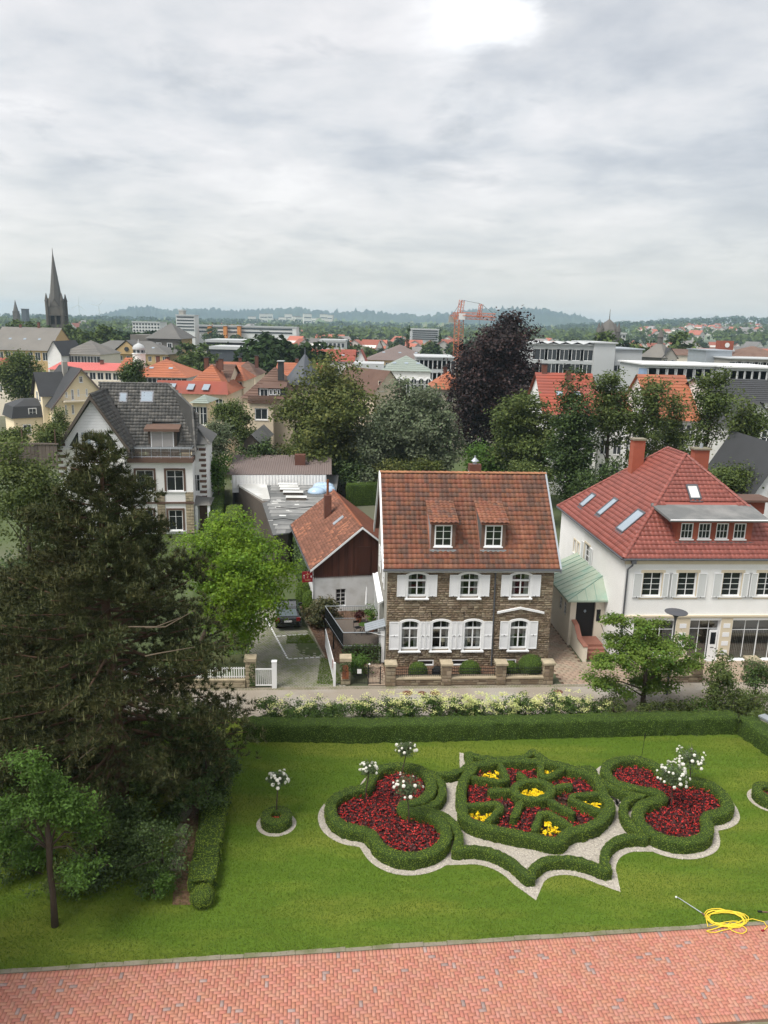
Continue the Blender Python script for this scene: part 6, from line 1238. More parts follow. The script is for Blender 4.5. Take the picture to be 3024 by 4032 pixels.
# left gable wing
dg = -1.6; ap = VF.front(*zv(662, 395), dg); gl0 = VF.front(*zv(360, 850), dg); gr0 = VF.front(*zv(950, 770), dg); wl0 = VF.front(*zv(425, 900), dg).x; wr0 = VF.front(*zv(905, 900), dg).x
zm_ = VF.front(*zv(680, 765), dg).z
mb = MB(); wall_panel(mb, wl0, wr0, 0, zm_, dg, [(wl0 + 1.0, wl0 + 2.3, 4.9, 6.9), (wr0 - 2.4, wr0 - 1.1, 4.9, 6.9)], .15); mb.poly((wr0, dg, 0), (wr0, 6, 0), (wr0, 6, zm_), (wr0, dg, zm_)); mb.poly((wl0, 9, 0), (wl0, dg, 0), (wl0, dg, zm_), (wl0, 9, zm_)); mb.build('gable_wall', m['white_plaster'], V_)
for a in (wl0 + 1.0, wr0 - 2.4): window(V_, a, a + 1.3, 4.9, 6.9, dg + .06, 2, 2, fr=.07, rowz=(.68,), sill=.1)
sgl = (ap.z - gl0.z)/(ap.x - gl0.x); gx = lambda z, side: ap.x + side*(ap.z - .35 - z)/sgl
nbd = 16; zt2 = ap.z - .5; bd = empty('gable_boards', (0, 0, 0), 0, parent=V_); wz0, wz1 = VF.front(*zv(680, 755), dg).z, VF.front(*zv(680, 645), dg).z
MB().poly((gx(zm_, -1), dg + .03, zm_), (gx(zm_, 1), dg + .03, zm_), (ap.x, dg + .03, ap.z - .3)).build('gable_backing', m['white_trim'], V_)
z = wz1 + .12; hb = .28
while z < zt2 - .25:
    MB().prism_y([(gx(z, -1), z), (gx(z, 1), z), (gx(z + hb - .02, 1), z + hb - .02), (gx(z + hb - .02, -1), z + hb - .02)], dg - .04, dg + .02).build('board', m['white_trim'], bd); z += hb
# trapezoid window band
for k, (xa, xb) in enumerate(((495, 578), (592, 668), (688, 768), (780, 868))):
    a, b = VF.front(*zv(xa, 755), dg).x, VF.front(*zv(xb, 755), dg).x
    if k == 0: q = [(a, wz0), (b, wz0), (b, wz1), (b - .12, wz1)]
    elif k == 3: q = [(a, wz0), (b, wz0), (a + .12, wz1), (a, wz1)]
    else: q = [(a, wz0), (b, wz0), (b, wz1), (a, wz1)]
    cx_, cz_ = sum(p[0] for p in q)/4, sum(p[1] for p in q)/4; inn = [(cx_ + (x - cx_)*.86, cz_ + (zz_ - cz_)*.90) for x, zz_ in q]; mb = MB(); mb.ring_y(q + [q[0]], inn + [inn[0]], dg - .06, dg + .02); w_ = mb.build('gable_window', m['white_paint'], V_); MB().add([(x, dg - .02, zz_) for x, zz_ in inn], [(0, 1, 2, 3)]).build('pane', m['glass_sky' if k in (1, 2) else 'glass'], w_)
MB().box(wl0 - .1, wr0 + .1, dg - .15, dg + .02, zm_ - .12, zm_ + .05).build('gable_sill', m['white_paint'], V_)
# gable roof planes with bargeboards
by = 9.0; L0, A_, R_ = (gl0.x, gl0.z), (ap.x, ap.z + .25), (gr0.x, gl0.z + (gr0.z - gl0.z))
MB().add([(L0[0], dg - .5, L0[1]), (A_[0], dg - .5, A_[1]), (R_[0], dg - .5, R_[1]), (L0[0], by, L0[1]), (A_[0], 5, A_[1]), (R_[0], 1.2, R_[1])], [(1, 0, 3, 4), (2, 1, 4, 5)]).build('gable_roof', m['slate_tile'], V_)
rvx = Vector((A_[0] - R_[0], 0, A_[1] - R_[1])); roof_tiles(V_, (R_[0], dg - .5, R_[1]), (0, 1, 0), rvx, [(0, 0), (1.9, 0), (5.3, rvx.length), (0, rvx.length)], .34, .36, m['slate_tile'], 80)
ridge_tiles(V_, (A_[0], dg - .5, A_[1] + .02), (A_[0], 5, A_[1] + .02), m['slate_tile'], .15, .4)
mb = MB()
for p, q in ((L0, A_), (R_, A_)): mb.add([(x, y, z + dz) for y in (dg - .58, dg - .46) for x, z in (p, q) for dz in (-.42, .02)], [(0, 2, 3, 1), (4, 5, 7, 6), (1, 3, 7, 5), (0, 4, 6, 2)])
mb.build('barge_board', m['wood_grey'], V_)
# quoins left of gable and on the recessed right wing
k = 0; z = 6.2
while z < zm_ + .3: MB().box(wl0 - .04, wl0 + (.75 if k % 2 else .45), dg - .05, dg - .002, z, z + .28).build('quoin', m['wood_brown'], V_); z += .56; k += 1
rx0, rx1 = VF.front(*zv(1400, 1000), 2.0).x, VF.front(*zv(1495, 1000), 2.0).x; zrw = VF.front(*zv(1440, 745), 2.0).z
ww = VF.front(*zv(1400, 955), 2.0), VF.front(*zv(1455, 1080), 2.0)
mb = MB(); wall_panel(mb, rx0, rx1, 0, zrw, 2.0, [(ww[0].x, ww[1].x, ww[1].z, ww[0].z)], .15); mb.poly((rx1, 2, 0), (rx1, 9, 0), (rx1, 9, zrw), (rx1, 2, zrw)); mb.build('wing_wall', m['white_plaster'], V_); window(V_, ww[0].x, ww[1].x, ww[1].z, ww[0].z, 2.08, 2, 2, fr=.08, rowz=(.68,))
z, k = 1.0, 0
while z < zrw - .3: MB().box(rx1 - (.62 if k % 2 else .42), rx1 + .04, 1.95, 2.3, z, z + .27).build('quoin', m['wood_brown'], V_); z += .54; k += 1
a, b = VF.front(*zv(1395, 610), 3.5), VF.front(*zv(1530, 735), 1.7); MB().add([(a.x - .5, 1.5, b.z), (b.x, 1.5, b.z), (a.x, 4.5, a.z + .3), (b.x, 9, b.z), (a.x - .5, 9, a.z)], [(0, 1, 2), (1, 3, 4, 2)]).build('wing_roof', m['slate_tile'], V_); ridge_tiles(V_, (b.x, 1.5, b.z), (a.x, 4.5, a.z + .3), m['slate_tile'], .13, .4)
a = VF.front(*zv(1408, 1120), 1.0); b = VF.front(*zv(1530, 1180), .2); MB().add([(a.x, 2.0, a.z), (a.x + 1.2, 2.0, a.z - .2), (b.x, .2, b.z), (a.x - .2, .2, b.z), (b.x, 4, b.z)], [(0, 3, 2, 1), (1, 2, 4)]).build('entrance_roof', m['slate_tile'], V_)
for x in (a.x + .15, b.x - .35): MB().box(x, x + .25, .3, .55, 0, b.z).build('entrance_post', m['white_paint'], V_)
MB().box(a.x + .4, b.x - .4, 1.9, 1.98, 0, b.z).build('entrance_door', m['wood_brown'], V_)
# ================================================================== TOWN HOUSES
def thouse(name, label, x0, x1, yb_eave, y_ridge, Y, depth, style, wall, roof, rows=0, cols=0, deg=None, wz=(1.5, 1.0), chim=(), ztop=None, over=.4, base=0.0, skip=0.0, glass='glass_far', group=None, wintop=None, rdep=None, cat='house', rl=0, wdim=None):
    """house whose front eaves run between photograph columns x0..x1 at distance Y"""
    a, b = at(x0, yb_eave, Y), at(x1, yb_eave, Y)
    rd_ = rdep if rdep is not None else depth/2; e = (a.z + b.z)/2; F_ = Frame(a.x, a.y, deg or 0.0); W_ = (b.x - a.x)/max(.3, math.cos(math.radians(deg or 0)))
    rz = at((x0 + x1)/2, y_ridge, Y + (rd_ if style != 'gable_y' else 0)).z
    T = empty(name, F_.w(0, 0), F_.deg, label, cat, group); bz = base
    ops_ = []
    if rows and cols:
        wd, ht = wdim or (min(1.15, W_/cols*.5), 1.55)
        for r in range(rows):
            zc = e - (.75 if wintop is None else wintop) - r*3.1 - ht
            if zc < .3: continue
            for c in range(cols):
                if random.random() < skip: continue
                xc = W_*(c + .5)/cols; ops_.append((xc - wd/2, xc + wd/2, zc, zc + ht))
    mb = MB(); wall_panel(mb, 0, W_, bz, e, 0, ops_, .15); mb.poly((0, depth, bz), (0, 0, bz), (0, 0, e), (0, depth, e)); mb.poly((W_, 0, bz), (W_, depth, bz), (W_, depth, e), (W_, 0, e)); mb.poly((W_, depth, bz), (0, depth, bz), (0, depth, e), (W_, depth, e))
    if style == 'gable_x': mb.poly((0, depth, e), (0, 0, e), (0, depth/2, rz)); mb.poly((W_, 0, e), (W_, depth, e), (W_, depth/2, rz))
    if style == 'gable_y': mb.poly((0, 0, e), (W_, 0, e), (W_/2, 0, rz)); mb.poly((W_, depth, e), (0, depth, e), (W_/2, depth, rz))
    wl_ = mb.build('wall', m[wall], T)
    for a_, b_, c_, d_ in ops_: window(T, a_, b_, c_, d_, .07, 2, 2 if Y < 130 else 1, fr=.08 if Y < 130 else .1, glass=glass, rowz=(.62,) if Y < 130 else None, sill=.12 if Y < 130 else None, bar=.05)
    o_ = over; mb = MB(); sl = (rz - e)/(depth/2 if style in ('gable_x',) else (W_/2 if style == 'gable_y' else rd_)); dn = o_*sl
    if style == 'gable_x': mb.add([(-o_, -o_, e - dn), (W_ + o_, -o_, e - dn), (W_ + o_, depth/2, rz), (-o_, depth/2, rz), (-o_, depth + o_, e - dn), (W_ + o_, depth + o_, e - dn)], [(0, 1, 2, 3), (3, 2, 5, 4)])
    elif style == 'gable_y': mb.add([(-o_, -o_, e - dn), (W_/2, -o_, rz), (W_ + o_, -o_, e - dn), (-o_, depth + o_, e - dn), (W_/2, depth + o_, rz), (W_ + o_, depth + o_, e - dn)], [(1, 0, 3, 4), (2, 1, 4, 5)])
    elif style == 'hip':
        hx = min(rd_, W_/2 - .05); mb.add([(-o_, -o_, e - .1), (W_ + o_, -o_, e - .1), (W_ + o_, depth + o_, e - .1), (-o_, depth + o_, e - .1), (hx, rd_, rz), (W_ - hx, rd_, rz)], [(0, 1, 5, 4), (1, 2, 5), (2, 3, 4, 5), (3, 0, 4)])
    elif style == 'flat': mb.prism([(-o_, -o_), (W_ + o_, -o_), (W_ + o_, depth + o_), (-o_, depth + o_)], e + .003, max(rz, e + .25))
    rf = mb.build('roof', m[roof], T)
    # courses: raised battens of tile rows on the front slope
    if style in ('gable_x', 'hip') and Y < 220:
        n_ = int(math.hypot(rd_, rz - e)/(.55 if Y < 130 else .9)); cm = MB()
        for i in range(1, n_):
            t = i/n_; y_, z_ = -o_ + (rd_ + o_)*t, e - (dn if style == 'gable_x' else .1) + (rz - e + (dn if style == 'gable_x' else .1))*t; xa = -o_ + (hx + o_)*t + .1 if style == 'hip' else -o_ + .02; cm.add([(xa, y_ - .04, z_ + .05), (W_ - xa, y_ - .04, z_ + .05), (W_ - xa, y_ + .26, z_ + .03 + .2*sl*1.2), (xa, y_ + .26, z_ + .03 + .2*sl*1.2), (xa, y_ - .04, z_ - .02), (W_ - xa, y_ - .04, z_ - .02)], [(0, 1, 2, 3), (4, 5, 1, 0)])
        if cm.v: cm.build('tile_courses', m[roof], rf)['kind'] = 'stuff'
    for fx, fy, h in chim:
        zc = rz - abs(fy - .5)*2*(rz - e)*.9; c_ = MB().box(W_*fx - .32, W_*fx + .32, depth*fy - .3, depth*fy + .3, zc - .8, zc + h*.7).build('chimney', m['brick_dark'], T); MB().box(W_*fx - .4, W_*fx + .4, depth*fy - .38, depth*fy + .38, zc + h*.7 + .003, zc + h*.7 + .12).build('chimney_cap', m['slate_dark'], c_)
    for i in range(rl):
        t = .45; xx = W_*(i + 1)/(rl + 1); y_, z_ = rd_*t, e + (rz - e)*t; MB().add([(xx - .4, y_ - .3, z_ - .3*sl + .12), (xx + .4, y_ - .3, z_ - .3*sl + .12), (xx + .4, y_ + .35, z_ + .35*sl + .12), (xx - .4, y_ + .35, z_ + .35*sl + .12)], [(0, 1, 2, 3)]).build('roof_light', m['glass_sky'], T)
    T['dims'] = (W_, depth, e, rz); return T
zA = lambda x, y: (x*.2645, y*.2645 + 630.9)
zB = lambda x, y: (x*.3307 + 493.7, y*.3307 + 603.5)
zC = lambda x, y: (x*.2315 + 329.2, y*.2315 + 740.6)
zD = lambda x, y: (x*.4048 + 987.5, y*.4048 + 603.5)
# yellow house: gable turned to the right, long slope with cross gable to the left
yo = at(*zA(452, 1030), 128); YF = Frame(yo.x, yo.y, 38.0); yz = lambda x, y, d=0: YF.front(*zA(x, y), d)
YH = empty('yellow_house', YF.w(0, 0), YF.deg, 'pale yellow gabled house with a black slate roof, balcony and corner annexe', 'house')
ya = yz(655, 628); ye = yz(452, 905); YW = ya.x*2; wn_ = []
for x0, y0, x1, y1 in ((643, 688, 677, 738), (578, 795, 607, 880), (630, 792, 650, 850), (697, 790, 718, 850), (532, 815, 553, 858), (528, 920, 552, 998), (583, 920, 610, 995)):
    a, b = yz(x0, y0), yz(x1, y1); wn_.append((a.x, b.x, b.z, a.z))
mb = MB(); wall_panel(mb, 0, YW, 0, ye.z, 0, [q for q in wn_ if q[3] < ye.z], .15); mb.poly((0, 12, 0), (0, 0, 0), (0, 0, ye.z), (0, 12, ye.z)); mb.poly((YW, 0, 0), (YW, 12, 0), (YW, 12, ye.z), (YW, 0, ye.z)); mb.poly((0, .0, ye.z), (YW, 0, ye.z), (YW/2, 0, ya.z)); mb.build('wall', m['yellow_plaster'], YH)
for q in wn_: window(YH, *q, .06 if q[3] < ye.z else -.04, 2, 2, fr=.09, glass='glass_far', sill=.12, rowz=(.65,))
sl = (ya.z - ye.z)/(YW/2); mb = MB(); mb.add([(-.7, -.6, ye.z - .7*sl), (YW/2, -.6, ya.z + .15), (YW + .7, -.6, ye.z - .7*sl), (-.7, 12, ye.z - .7*sl), (YW/2, 12, ya.z + .15), (YW + .7, 12, ye.z - .7*sl)], [(1, 0, 3, 4), (2, 1, 4, 5)]); rf = mb.build('roof', m['slate_dark'], YH); mb = MB()
for p, q in (((-.75, ye.z - .75*sl), (YW/2, ya.z + .15)), ((YW + .75, ye.z - .75*sl), (YW/2, ya.z + .15))): mb.add([(x, y, z + dz) for y in (-.68, -.58) for x, z in (p, q) for dz in (-.35, .03)], [(0, 2, 3, 1), (4, 5, 7, 6), (1, 3, 7, 5), (0, 4, 6, 2)])
mb.build('barge_board', m['roof_taupe'], YH)
bz = wn_[1][2] - .1; MB().box(wn_[4][0] - .6, wn_[2][1] + .8, -1.3, 0, bz - .2, bz).build('balcony', m['cream_trim'], YH); mb = MB(); [mb.tube([(wn_[4][0] - .55, -1.25, z), (wn_[2][1] + .75, -1.25, z)], .03, 4) for z in (bz + .1, bz + 1.0)]
for x in np.arange(wn_[4][0] - .55, wn_[2][1] + .8, .3): mb.tube([(x, -1.25, bz), (x, -1.25, bz + 1.0)], .02, 4)
mb.build('balcony_rail', m['white_trim'], YH); MB().box(-.12, 0, -.12, 0, 0, ye.z).build('downpipe', m['pipe_grey'], YH)
# cross gable on the left slope
q = [YF.side(*zA(x, y), -1.0) for x, y in ((215, 880), (300, 880), (250, 665), (232, 770), (292, 845))]
d0_, d1_ = q[1].x if False else 3.2, 8.2; zt_2 = ya.z - .9
MB().add([(-1.0, d0_, 0), (-1.0, d1_, 0), (-1.0, d1_, ye.z + 1.2), (-1.0, (d0_ + d1_)/2, zt_2), (-1.0, d0_, ye.z + 1.2), (YW/2, d0_, 0), (YW/2, d0_, ye.z + 1.2), (YW/2, (d0_ + d1_)/2, zt_2), (YW/2, d1_, ye.z + 1.2)], [(1, 0, 4, 3, 2), (0, 5, 6, 4)]).build('cross_gable', m['yellow_plaster'], YH); dm_ = (d0_ + d1_)/2
MB().add([(-1.5, d0_ - .4, ye.z + .8), (-1.5, dm_, zt_2 + .15), (-1.5, d1_ + .4, ye.z + .8), (YW/2 - 1, d0_ - .4, ye.z + .8), (YW/2 - 1, dm_, zt_2 + .15), (YW/2 - 1, d1_ + .4, ye.z + .8)], [(0, 1, 4, 3), (1, 2, 5, 4)]).build('cross_roof', m['slate_dark'], YH)
for d, z in ((4.6, ye.z - .2), (6.2, ye.z - .2), (4.6, ye.z - 4), (6.2, ye.z - 4), (1.2, ye.z - 4.2)): window(YH, 0, 1.0, z, z + 1.7, 0, 2, 2, fr=.1, glass='glass_far', rz=-math.pi/2, loc=((-1.04 if d > 3 else -.04), d + .5, 0))
MB().box(-5.5, -1.0, 4.0, 10, 0, 4.3).build('annexe', m['yellow_plaster'], YH); MB().add([(-5.9, 3.6, 4.3), (-.9, 3.6, 4.3), (-.9, 10.4, 4.3), (-5.9, 10.4, 4.3), (-5.4, 4.1, 6.2), (-1.0, 4.1, 6.2), (-1.0, 9.9, 6.2), (-5.4, 9.9, 6.2), (-3.2, 5.8, 7.2), (-1, 5.8, 7.2), (-1, 8, 7.2), (-3.2, 8, 7.2)], [(0, 1, 5, 4), (3, 0, 4, 7), (2, 3, 7, 6), (4, 5, 9, 8), (7, 4, 8, 11), (8, 9, 10, 11), (6, 7, 11, 10)]).build('annexe_roof', m['slate_dark'], YH)
window(YH, 0, 1.3, 4.5, 5.9, 0, 2, 2, fr=.12, glass='glass_far', name='annexe_window', rz=0, loc=(-3.2, 3.75, 0)); window(YH, 0, 1.3, 1.5, 3.2, 0, 2, 2, fr=.12, glass='glass_far', name='annexe_window', rz=0, loc=(-4.2, 3.95, 0)); MB().box(3.2, 4.0, 5, 5.8, ya.z - 1.6, ya.z + 1.0).build('chimney', m['grey_plaster'], YH)
T = thouse('flat_house', 'cream house with a long low pink-red roof and a white window front', *[zA(405, 632)[0], zA(975, 632)[0]], zA(0, 634)[1], zA(0, 574)[1], 168, 14, 'gable_x', 'cream_plaster', 'roof_pink', 2, 9, chim=((.62, .4, 1.2),), wintop=.5, wdim=(1.4, 1.6))
T = thouse('school_building', 'pale school with a grey hipped slate roof and paired windows', zA(500, 0)[0], zA(812, 0)[0], zA(0, 505)[1], zA(0, 392)[1], 205, 16, 'hip', 'cream_plaster', 'slate_grey', 2, 6, wintop=.5, rdep=8, chim=(), wdim=(2.0, 2.4))
T = thouse('school_wing', 'narrow white end wall block beside the grey-roofed school', zA(385, 0)[0], zA(498, 0)[0], zA(0, 500)[1], zA(0, 400)[1], 200, 14, 'gable_y', 'white_plaster', 'slate_dark')
T = thouse('long_mansion', 'large ochre building with a weathered grey mansard roof at the town edge', zA(-90, 0)[0], zA(395, 0)[0], zA(0, 468)[1], zA(0, 285)[1], 232, 20, 'gable_x', 'ochre_plaster', 'slate_grey', 1, 8, chim=((.62, .5, 2.2), (.3, .5, 1.2)), rl=3, wdim=(1.6, 2.4))
T = thouse('long_hall', 'long low building with a pale grey slate roof and a small yellow pediment', zA(660, 0)[0], zA(1370, 0)[0], zA(0, 500)[1], zA(0, 396)[1], 242, 18, 'hip', 'ochre_plaster', 'slate_grey', 1, 12, rdep=7, rl=4)
W_, dp_, e_, rz_ = T['dims']; px = W_*.54; MB().prism_y([(px - 4.6, e_ - .2), (px + 4.6, e_ - .2), (px, e_ + 3.6)], -.8, 4).build('pediment', m['ochre_plaster'], T); MB().add([(px - 5.2, -1.1, e_ - .2), (px, -1.1, e_ + 4.0), (px + 5.2, -1.1, e_ - .2), (px, 8, e_ + 4.0), (px - 5.2, 4, e_ - .2), (px + 5.2, 4, e_ - .2)], [(1, 0, 4, 3), (2, 1, 3, 5)]).build('pediment_roof', m['slate_grey'], T); MB().lathe([(.7, 0), (.7, .2), (0, .2)], k=14).build('round_window', m['glass_far'], T).matrix_basis = Matrix.Translation((px, -.8, e_ + 1.3)) @ Matrix.Rotation(math.pi/2, 4, 'X')
T = thouse('tower_house', 'ochre block with a tall grey pyramid roof above an attic storey', zA(1225, 0)[0], zA(1450, 0)[0], zA(0, 378)[1], zA(0, 250)[1], 268, 20, 'hip', 'ochre_plaster', 'slate_grey', 0, 0, rdep=10, over=1.4)
W_, dp_, e_, rz_ = T['dims']; MB().box(-.5, W_ + .5, -.5, 3, e_ - 5.2, e_ - .15).build('attic', m['slate_grey'], T)
for x in (W_*.33, W_*.72): window(T, x - .9, x + .9, e_ - 3.6, e_ - 1.4, -.62, 2, 1, fr=.25, glass='glass_far', name='attic_window')
MB().box(-7, -.5, 1, 14, e_ - 9, e_ + 1).build('side_block', m['slate_grey'], T)
T = thouse('orange_hip_house', 'house with a bright orange hipped roof and a white curved gable end', zA(1040, 0)[0], zA(1520, 0)[0], zA(0, 690)[1], zA(0, 545)[1], 150, 15, 'hip', 'modern_grey', 'roof_orange', 1, 6, rdep=7, rl=2, chim=((.32, .55, 1.0), (.5, .55, .8)), wintop=.2, wdim=(2.2, 1.8))
T = thouse('orange_gable_house', 'small cream house with a stepped white gable and orange roof by the domed turret', zA(965, 0)[0], zA(1075, 0)[0], zA(0, 640)[1], zA(0, 535)[1], 158, 12, 'gable_x', 'cream_plaster', 'roof_orange', 1, 2)
q = at(*zA(1138, 560), 160); tz = at(*zA(1138, 385), 160).z; bz_ = q.z; D_ = empty('domed_turret', (q.x, q.y, 0), 0, 'round white turret with a grey bell dome and lantern rising behind orange roofs', 'turret'); h = tz - bz_
MB().lathe([(1.25, 0), (1.25, bz_), (1.25, bz_ + h*.3), (1.4, bz_ + h*.31), (1.4, bz_ + h*.34)], k=16).build('drum', m['white_plaster'], D_); MB().lathe([(1.05, bz_ + h*.34), (1.05, bz_ + h*.52), (1.25, bz_ + h*.53), (1.2, bz_ + h*.62), (.9, bz_ + h*.72), (.3, bz_ + h*.80), (.12, bz_ + h*.83), (.06, bz_ + h), (0, bz_ + h)], k=16).build('dome', m['modern_grey'], D_)
for i in range(8): a = i*math.pi/4 + .2; MB().box(-.25, .25, -.06, .06, bz_ + h*.38, bz_ + h*.49).build('lantern_window', m['glass_far'], D_).matrix_basis = Matrix.Translation((1.06*math.cos(a), 1.06*math.sin(a), 0)) @ Matrix.Rotation(a + math.pi/2, 4, 'Z')
# red mansard house
ro = at(*zC(505, 640), 112); a = at(*zC(255, 465), 112); RF_ = Frame(a.x, a.y, 3.0)
T = thouse('mansard_house', 'stone house with a two-tone orange and brown mansard roof and roof windows', zC(250, 0)[0], zC(690, 0)[0], zC(0, 470)[1], zC(0, 200)[1], 112, 13, 'hip', 'beige_plaster', 'roof_orange', 1, 3, rdep=6.5, chim=((.38, .5, 1.4), (.62, .55, 1.2), (.7, .5, 1.2)), skip=.2)
W_, dp_, e_, rz_ = T['dims']; mb = MB(); em = at(*zC(300, 350), 113.5).z; mb.add([(-3.2, -.5, e_ - .1), (W_ + .4, -.5, e_ - .1), (W_ - .2, 1.0, em), (-3.4, 1.0, em)], [(0, 1, 2, 3)]); mb.build('mansard_slope', m['roof_red'], T); nvec = Vector((0, -(em - e_), 1.5)).normalized()
for x in (-1.6, 1.1, 3.3): MB().add([(x, -.25, e_ + .45), (x + .95, -.25, e_ + .45), (x + 1.15, .55, em - .45), (x + .2, .55, em - .45)], [(0, 1, 2, 3)]).build('roof_light', m['glass_sky'], T).location = (0, -.1, .06)
T = thouse('brown_roof_annexe', 'steep roofed wing with dark brown tiles between the orange roofs', zC(490, 0)[0], zC(700, 0)[0], zC(0, 350)[1], zC(0, 196)[1], 118, 10, 'gable_x', 'beige_plaster', 'roof_brown')
T = thouse('beige_house', 'beige house with tall narrow twin windows under an orange hip', zC(690, 0)[0], zC(850, 0)[0], zC(0, 345)[1], zC(0, 215)[1], 124, 10, 'hip', 'beige_plaster', 'roof_orange', 2, 2, rdep=5, wdim=(.9, 2.3), wintop=.3)
T = thouse('brown_terrace_roof', 'cluster house with a worn brown and orange tile roof', zC(720, 0)[0], zC(960, 0)[0], zC(0, 300)[1], zC(0, 170)[1], 150, 12, 'hip', 'beige_plaster', 'roof_brown', chim=((.9, .4, 2.2),), rdep=6)
T = thouse('bright_orange_house', 'house showing only a bright orange roof with a dark chimney', zC(600, 0)[0], zC(850, 0)[0], zC(0, 240)[1], zC(0, 176)[1], 165, 10, 'gable_x', 'cream_plaster', 'roof_orange', chim=((.72, .5, 1.2),))
T = thouse('bay_annexe', 'cream annexe with a grey-green hipped roof beside the villa', zC(375, 0)[0], zC(500, 0)[0], zC(0, 552)[1], zC(0, 483)[1], 101, 6, 'hip', 'yellow_plaster', 'roof_green_grey', 1, 2, rdep=3, wdim=(1.1, 2.4), wintop=.6)
# apartment house with brown roof
T = thouse('apartment_house', 'beige apartment house with a steep brown tile roof, dormer band and chimney', zC(850, 0)[0], zC(1310, 0)[0], zC(0, 512)[1], zC(0, 225)[1], 104, 13, 'hip', 'beige_plaster', 'roof_brown', 0, 0, rdep=6.5, chim=())
W_, dp_, e_, rz_ = T['dims']; sx = W_/(1310 - 850); X = lambda zx: (zx - 850)*sx; Zc = lambda zy: e_ - (zy - 512)*sx*1.02
mb = MB(); wo = [(X(970), X(1092), Zc(705), Zc(598)), (X(975), X(1096), Zc(895), Zc(790))]; wall_panel(mb, X(918), X(1140), 0, Zc(520), -1.5, wo, .15); mb.poly((X(918), -1.5, 0), (X(918), -1.5, Zc(520)), (X(918), 0, Zc(520)), (X(918), 0, 0)); mb.poly((X(1140), -1.5, 0), (X(1140), 0, 0), (X(1140), 0, Zc(520)), (X(1140), -1.5, Zc(520))); mb.build('bay', m['beige_plaster'], T)
for q in wo: window(T, *q, -1.42, 2, 1, fr=.13, glass='glass_far', sill=.15)
for q in ((X(1180), X(1255), Zc(700), Zc(600)),): window(T, *q, -.05, 2, 1, fr=.1, glass='glass_far')
bp = MB(); [bp.box(X(912), X(1175), -1.75, -1.62, Zc(555) + i*.26, Zc(555) + i*.26 + .22) for i in range(4)]; bp.build('balcony_parapet', m['wood_brown'], T); MB().box(X(985), X(1240), .2, 3.4, Zc(505), Zc(425)).build('dormer', m['slate_dark'], T)
window(T, X(1000), X(1082), Zc(505), Zc(430), .1, 2, 1, fr=.12, glass='glass_far', name='dormer_door')
for i in range(3): window(T, X(1090 + i*36), X(1120 + i*36), Zc(488), Zc(435), .1, 1, 1, fr=.1, glass='glass_far', name='dormer_window')
MB().add([(X(975), -.1, Zc(425)), (X(1250), -.1, Zc(425)), (X(1225), 4.5, Zc(370)), (X(1030), 4.5, Zc(370))], [(0, 1, 2, 3)]).build('dormer_roof', m['roof_brown'], T); ch = MB().box(X(1140), X(1190), 3.4, 4.4, Zc(370), Zc(195)).build('chimney', m['slate_dark'], T); MB().box(X(1132), X(1198), 3.2, 4.6, Zc(195), Zc(188)).build('chimney_cap', m['modern_grey'], ch)
q = at(*zC(1425, 380), 112); az = at(*zC(1425, 80), 112).z; r0 = 3.0; D_ = empty('slate_spire', (q.x, q.y, 0), 0, 'pointed blue-grey slate turret roof beside the oak', 'turret'); MB().lathe([(r0*.8, 0), (r0*.8, q.z), (0, q.z)], k=8).build('drum', m['beige_plaster'], D_); MB().lathe([(r0*1.1, q.z), (r0*.62, q.z + (az - q.z)*.4), (.12, az - .4), (.06, az + .6), (0, az + .6)], k=8).build('spire', m['slate_blue'], D_)
T = thouse('garden_shed', 'small shed with a dark felt gable roof below the apartment house', zC(855, 0)[0], zC(1000, 0)[0], zC(0, 920)[1], zC(0, 850)[1], 92, 9, 'gable_y', 'wood_grey', 'felt_grey')
T = thouse('wide_orange_house', 'broad house behind the slate spire with an orange tiled roof', zC(1150, 0)[0], zC(1570, 0)[0], zC(0, 300)[1], zC(0, 185)[1], 160, 12, 'gable_x', 'cream_plaster', 'roof_orange', chim=((.4, .5, 1.2),))
T = thouse('red_barn_roof', 'long house with a brick-red roof and a white gable end wall', zB(520, 0)[0], zB(815, 0)[0], zB(0, 530)[1], zB(0, 455)[1], 192, 15, 'gable_x', 'white_plaster', 'roof_red', rl=3)
T = thouse('white_gable', 'white gable end with one dark window closing the long red roof', zB(815, 0)[0], zB(905, 0)[0], zB(0, 555)[1], zB(0, 462)[1], 190, 14, 'gable_y', 'white_plaster', 'roof_red', 1, 1, wintop=-1.2)
T = thouse('taupe_mansion', 'large mansion with a broad taupe hipped roof and dormers', zB(905, 0)[0], zB(1335, 0)[0], zB(0, 528)[1], zB(0, 425)[1], 222, 20, 'hip', 'ochre_plaster', 'roof_taupe', 1, 8, rdep=10, rl=3, chim=((.62, .5, 1.8),))
T = thouse('white_mansion', 'white two-storey mansion with arched windows and a grey hipped roof', zB(1005, 0)[0], zB(1320, 0)[0], zB(0, 595)[1], zB(0, 497)[1], 168, 14, 'hip', 'white_plaster', 'roof_green_grey', 0, 0, rdep=7, rl=3)
W_, dp_, e_, rz_ = T['dims']
for i in range(5):
    x = W_*(.36 + i*.15)
    for zt0 in (e_ - 1.4, e_ - 7.0):
        mb = MB(); o_ = arch(x - .95, x + .95, zt0 - 3.4, zt0, .9); i_ = arch(x - .7, x + .7, zt0 - 3.4, zt0 - .25, .75); mb.ring_y(o_, i_, -.15, .05); w_ = mb.build('arched_window', m['white_paint'], T); mb = MB(); mb.add([(a_, -.03, b_) for a_, b_ in i_], [list(range(len(i_)))]); mb.build('pane', m['glass_far'], w_); MB().box(x - .05, x + .05, -.08, -.035, zt0 - 3.4, zt0 - .3).box(x - .7, x + .7, -.08, -.036, zt0 - 1.5, zt0 - 1.4).build('bars', m['white_paint'], w_)
